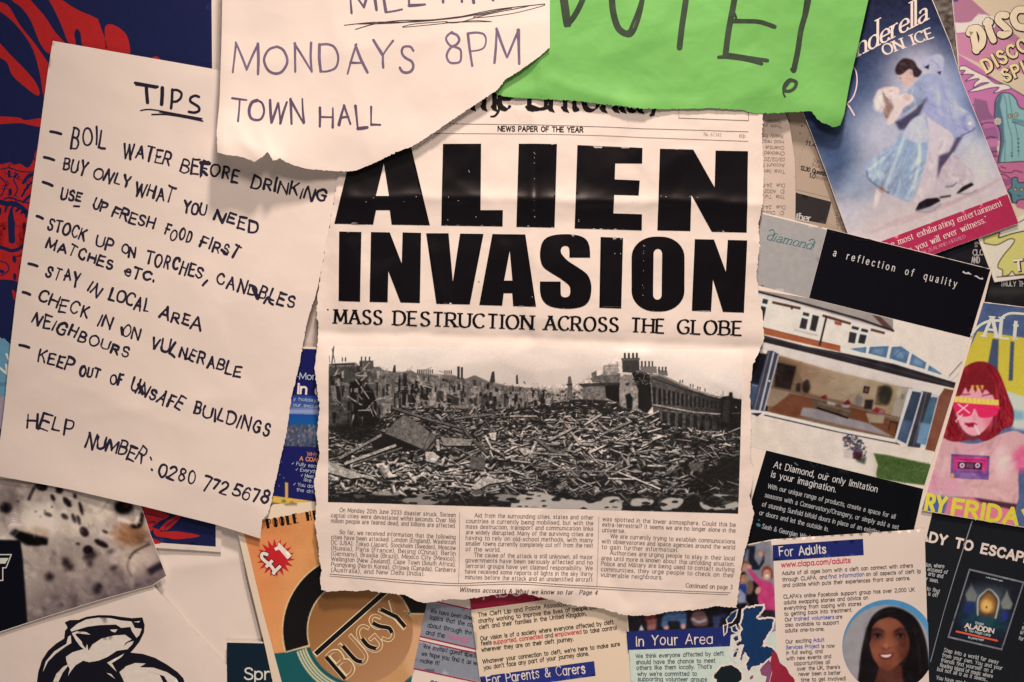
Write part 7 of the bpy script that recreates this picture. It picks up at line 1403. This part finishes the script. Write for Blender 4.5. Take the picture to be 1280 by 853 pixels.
for n_, x0_, x1_, y0_, y1_, L_, v0, v1 in ((260, 415, 640, 572, 618, 9, .5, .9), (170, 640, 900, 520, 590, 8, .4, .8), (160, 480, 700, 520, 575, 8, .4, .78), (60, 700, 900, 590, 622, 10, .5, .8)):
    for _ in range(n_):                                # larger broken slabs and boards over them
        x, y = rng.uniform(x0_, x1_), rng.uniform(y0_, y1_)
        if y < np.interp(x, hx, hy) + 2: continue
        l, w = L_ * rng.uniform(.5, 1.7), L_ * rng.uniform(.18, .55); a = rng.normal(0, .7); d = np.array([math.cos(a), math.sin(a)]); m = np.array([-d[1], d[0]]); o = np.array([x, y])
        q = [o + d * l / 2 + m * w / 2 * rng.uniform(.1, 1), o - d * l / 2 + m * w / 2, o - d * l / 2 * rng.uniform(.4, 1) - m * w / 2, o + d * l / 2 * rng.uniform(.4, 1) - m * w / 2 * rng.uniform(.3, 1)]
        v = rng.uniform(v0, v1); c.poly([p + [.8, w * .5 + 1.2] for p in q], G(.03), .85, .4); c.poly(q, G(v), .96); c.poly([q[0], q[1], (q[1] + q[2]) / 2, (q[0] + q[3]) / 2], G(v * rng.uniform(.45, .8)), .9)
for _ in range(300):                                   # long beams and laths
    x, y = rng.uniform(470, 915), rng.uniform(520, 618)
    if y < np.interp(x, hx, hy): continue
    a = rng.choice([-.5, -.35, .5, .2, -.1, .08, .9]) + rng.normal(0, .12); l = rng.uniform(8, 26) * (.6 + (y - 500) / 200); w = rng.uniform(.7, 1.9)
    c.line([(x, y + w), (x + l * math.cos(a), y + l * math.sin(a) + w)], w, G(.05), .8); c.line([(x, y), (x + l * math.cos(a), y + l * math.sin(a))], w, G(rng.uniform(.45, .8)), .95)
for _ in range(26):
    x, y = rng.uniform(420, 900), rng.uniform(545, 612); c.ell(x, y, rng.uniform(4, 10), rng.uniform(1.5, 4), G(.03), .8, 1.1)
c.poly(R([(280, 490), (360, 470), (450, 500), (540, 550), (420, 560), (300, 545)]), G(.04), 1, .8)
c.poly(R([(445, 383), (470, 390), (603, 488), (548, 556), (540, 548), (355, 470), (400, 420)]), G(.40), 1, .3); c.noise(5, 2, 14, mask=inside(c.X, c.Y, [R([(445, 383), (603, 488), (548, 556), (355, 470)])]).astype(float)); c.line(R([(575, 465), (540, 548)]), .8, G(.2)); c.poly(R([(603, 488), (612, 495), (560, 560), (548, 556)]), G(.2))
for p, w, v in (([(135, 592), (340, 478)], 3.2, .5), ([(160, 618), (410, 528)], 3.4, .68), ([(200, 620), (440, 540)], 2.0, .36), ([(390, 345), (560, 400), (740, 448)], 2.8, .36), ([(690, 400), (870, 378)], 2.4, .42), ([(715, 410), (760, 480), (850, 565)], 3.2, .3), ([(790, 340), (765, 380)], 2.6, .62), ([(840, 480), (870, 540), (910, 560)], 2.8, .7), ([(610, 500), (615, 555)], 3.6, .66), ([(1090, 500), (1060, 590)], 3.2, .6), ([(960, 388), (1090, 388)], 2.0, .62)):
    p_ = R(p); c.line([(a, b + w * .7) for a, b in p_], w * .8, G(.05), .9); c.line(p_, w, G(v), 1, .15)
for p, v in (([(858, 470), (895, 465), (890, 505), (870, 500)], .76), ([(80, 605), (130, 625), (270, 680), (190, 690), (80, 660)], .62), ([(310, 620), (350, 612), (400, 680), (355, 690)], .74), ([(320, 628), (345, 622), (375, 680), (360, 684)], .5), ([(550, 560), (590, 560), (620, 585), (600, 615), (555, 605)], .66), ([(625, 490), (780, 500), (770, 530), (640, 530)], .5), ([(765, 580), (840, 590), (835, 650), (770, 640)], .3), ([(770, 735), (830, 680), (960, 700), (860, 715), (800, 745)], .66), ([(1000, 545), (1040, 540), (1070, 560), (1030, 580)], .62)):
    q = R(p); c.poly([(a, b + 2) for a, b in q], G(.04), .9, .5); c.poly(q, G(v), 1, .2)
for p, w, v in (([(35, 490), (110, 550), (180, 570)], 4.0, .34), ([(5, 585), (40, 510)], 3.0, .62), ([(20, 565), (200, 575)], 1.8, .5), ([(205, 460), (250, 520), (320, 525)], 3.2, .5), ([(270, 430), (355, 378)], 2.4, .66), ([(330, 405), (375, 450)], 1.8, .55), ([(355, 475), (500, 410)], 2.4, .42), ([(100, 505), (235, 435)], 2.8, .5), ([(600, 500), (645, 482)], 3.0, .8), ([(535, 560), (660, 540)], 1.4, .6), ([(430, 655), (520, 690), (640, 740)], 1.8, .8), ([(385, 688), (510, 690)], 1.8, .8), ([(100, 650), (420, 656)], 1.0, .5), ([(910, 655), (1020, 590)], 2.2, .6)):
    p_ = Q(p); c.line([(a, b + w * .7) for a, b in p_], w * .8, G(.05), .9); c.line(p_, w, G(v), 1, .15)
c.poly(Q([(880, 640), (1025, 560), (1025, 690), (800, 700), (820, 660)]), G(.05), .9, 1.6); c.poly(Q([(770, 620), (840, 610), (845, 650), (790, 655)]), G(.42), .9, .6)
c.poly(Q([(375, 780), (440, 778), (440, 840), (370, 845)]), G(.72), .8, .8); c.poly(Q([(230, 805), (330, 825), (260, 838), (225, 830)]), G(.03), 1, .5); c.ell(*Q([(357, 822)])[0], 2.8, 4, G(.03), 1, .4); c.ell(*Q([(180, 795)])[0], 5, 2, G(.04), 1, .4); c.poly(Q([(790, 780), (820, 790), (830, 840), (770, 830)]), G(.03), 1, .5)
for i in range(7): c.line(Q([(520 + 11 * i, 785), (520 + 11 * i, 812)]), 1, G(.4), .6, .3)
mul = 1 + (vnoise((c.h, c.w), 2.4, 31) - .5) * .42 + (vnoise((c.h, c.w), 6.5, 32) - .5) * .40
mk_ = blur(((c.Y > np.interp(c.X, [405, 450, 520, 660, 720, 770, 800, 930], [455, 455, 466, 484, 480, 448, 470, 500]))).astype(float), 3)
c.a = c.a * (1 + (mul - 1) * mk_)[..., None]
lit = 1 + .26 * np.exp(-((c.X - 740) / 130) ** 2 - ((c.Y - 552) / 34) ** 2) + .22 * np.exp(-((c.X - 530) / 80) ** 2 - ((c.Y - 592) / 18) ** 2) - .42 * np.exp(-((c.Y - 632) / 13) ** 2) * (np.abs(c.Y - 632) < 40) - .25 * np.exp(-((c.X - 885) / 45) ** 2 - ((c.Y - 590) / 26) ** 2)
c.a = c.a * (1 + (lit - 1) * mk_)[..., None]
# flooded foreground
c.poly([(400, 611), (470, 618), (560, 622), (680, 617), (760, 622), (930, 612), (930, 650), (400, 650)], G(.08), .55, 2)
for p in ([(-40, 765), (60, 755), (150, 780), (330, 800), (370, 780), (440, 780), (445, 850), (330, 860), (-60, 850)], [(640, 800), (690, 780), (750, 790), (720, 830), (650, 840)], [(830, 800), (900, 830), (1000, 800), (1010, 830), (860, 840)], [(510, 785), (600, 790), (590, 815), (500, 820)], [(890, 765), (990, 770), (960, 785)]):
    c.poly(smooth_line(Q(p), 4, True), G(.74), .92, .6)
for p in ([(470, 780), (560, 770), (620, 800), (540, 822), (440, 800)], [(300, 755), (420, 765), (400, 772), (310, 768)], [(885, 770), (960, 765), (1050, 790), (1000, 800), (900, 795)]): c.poly(smooth_line(R(p), 3, True), G(.62), .8, .7)
for _ in range(150):
    x, y = rng.uniform(412, 922), rng.uniform(612, 641); rx = rng.uniform(1.5, 8); c.poly(smooth_line([(x + rx * math.cos(t) * rng.uniform(.6, 1.2), y + rx * .36 * math.sin(t) * rng.uniform(.5, 1.2)) for t in np.linspace(0, 5.6, 7)], 3, True), G(rng.choice([.03, .05, .09, .3, .6], p=[.34, .24, .2, .14, .08])), .92, .3)
c.soften(.2)
s.picture('news_photo', [(412, 433), (927.5, 437), (921.5, 641.3), (411, 626.8)], c, 0, res=.55, rough=.45, spec=.35)

# ================================================================== green hand painted sheet
go = torn([(622, 120.5), (640, 124), (687, 126.5), (718, 127.7), (748, 132), (780, 136), (800, 138), (827, 138.4), (869, 138), (890, 137), (911, 138.8), (926, 139.5), (939, 143), (960, 143.4), (981, 142.5), (1011, 141.5), (1015, 146), (1019, 152), (1028, 157), (1039, 161), (1047, 159)], 1.1, 1.9, 91)
s = Sheet('green_sheet', [(560, -60), (1097, -60), (1080, 14), (1061, 98), (1052, 145), (1047, 159)] + go[::-1] + [(600, 100), (560, 40)], 21,
          'bright green torn sheet with VOTE painted in black marker', 'handwritten notice', paper_mat('green_paper', tuple(own((113, 170, 80), 850, 80)), .55, .3, .06, .6),
          facets=((85, 2.8), (36, .9)), creases=((680, 100, 800, 138, 3.0, 10), (674, 60, 675, 128, 3.2, 7), (780, 118, 880, 120, -1.5, 8), (930, 100, 1010, 140, 1.2, 14), (1050, 80, 1085, 60, 1.0, 8), (800, 60, 930, 20, 1.2, 18), (900, 130, 960, 110, 1.2, 10)),
          bumps=((1040, 150, 26, 20, 6.0), (780, 132, 60, 14, 2.5), (650, 118, 30, 10, 2.0)), seed=93)
VG = (48, 56, 40)
vt = []
for p, w in (([(699, -20), (703, 8), (705, 22), (707, 34)], 6), ([(703, -20), (708, 10), (711, 34)], 5), ([(709, 33), (718, 22), (728, 2), (735, -20)], 7),
             ([(764, -20), (764, 0), (766, 20), (772, 38), (782, 45), (788, 42)], 8), ([(776, 44), (786, 47), (793, 38), (800, 15), (806, -20)], 5), ([(784, 46), (790, 32), (799, 8), (806, -20)], 4),
             ([(859, -20), (855, 10), (851, 36), (848, 62)], 7.5), ([(920, -20), (915, 10), (909, 42), (905, 72)], 7.5), ([(917, 20), (919, 28), (918, 30)], 3), ([(914, 29), (928, 29), (948, 30), (966, 36)], 5.5),
             ([(897, 74), (907, 74), (930, 77), (950, 82)], 4.5), ([(910, 71), (930, 74), (957, 78)], 5), ([(1012, -20), (1006, 14), (999, 40), (995, 66), (990, 90)], 7), ([(1008, -20), (1003, 18), (999, 46)], 4), ([(988, 89), (992, 87)], 5),
             ([(991, 104), (985, 102), (979, 108), (978, 115), (985, 116), (991, 112), (993, 105), (986, 103), (980, 110)], 4.2), ([(980, 112), (977, 117), (979, 123)], 2.4)):
    vt.append(round_caps(smooth_line(p, 6), w))
s.strokes('painted_word', vt, VG, 1, rough=.55, uneven=.4)

# ================================================================== torn meeting notice
mb = torn([(277, 166), (278.5, 195), (290, 198.5), (302, 199), (313, 202), (324, 207), (330, 203), (335, 199), (340, 193.5), (343, 199), (346, 205), (351, 204), (355, 201), (361, 206), (370, 209.5), (379, 212), (392, 214.5), (405, 214.8), (420, 216), (436, 216.4), (447, 215), (462, 209), (477, 202.5), (497.5, 192), (516, 185.5), (542, 169), (570, 149.5), (594, 134), (622, 115.5), (631, 103), (652, 90), (673, 75), (686.8, 63)], .9, 1.8, 95)
s = Sheet('meeting_notice', [(283, -60), (281, 60), (279, 130)] + mb + [(686.8, 0), (690, -60)], 27.5,
          'torn white notice of a town hall meeting in purple grey pen', 'handwritten notice', SOFT_PAPER,
          facets=((110, 2.2), (50, .6)), creases=((400, -40, 470, 210, 1.2, 14), (290, 90, 690, 30, 1.0, 16), (290, 150, 330, 206, 2.2, 7), (330, 170, 340, 194, 2.5, 5), (300, 180, 356, 202, 1.6, 6), (279, 150, 284, 196, 1.5, 6)),
          bumps=((315, 215, 64, 42, 15.0), (282, 190, 16, 24, 4.0), (335, 204, 7, 9, 3.5), (350, 206, 6, 8, 3.0), (430, 215, 50, 26, -3.5), (560, 150, 70, 30, -1.5), (280, 60, 14, 90, 5.0)), seed=97)
MI = (84, 66, 84)
s.strokes('heading', pen_line([('MEETING', (440, 20.5), (655, -1), 36)], 3.2, jit=.5, gap=3.0), (98, 80, 94), uneven=.4)
s.strokes('heading_underline', [(smooth_line([(432, 36), (470, 32), (520, 31.5), (570, 26), (620, 16), (681, 9)]), 1.1), (smooth_line([(681, 9), (676, 12), (640, 21), (600, 26), (596, 24), (640, 16), (660, 12), (610, 22), (575, 32), (560, 32), (615, 31)]), .8), (smooth_line([(615, 31), (590, 30), (540, 35), (505, 38), (520, 34), (560, 31)]), .8), (smooth_line([(446, 41), (470, 34), (500, 30), (540, 29), (575, 25)]), 1.1), (smooth_line([(450, 34), (490, 33), (530, 30), (574, 26), (640, 14)]), 1.3)], (66, 54, 58))
s.strokes('written_line', pen_line([('MONDAYS', (296, 93), (521, 92), 36), ('8PM', (557, 84), (652, 78.5), 37)], 3.0, jit=.75, gap=3.0), (112, 92, 108), uneven=.4)
s.strokes('written_line', pen_line([('TOWN', (294, 155), (383, 157), 26), ('HALL', (401, 162), (479, 160.5), 25)], 3.0, jit=.75, gap=3.0), MI, uneven=.4)
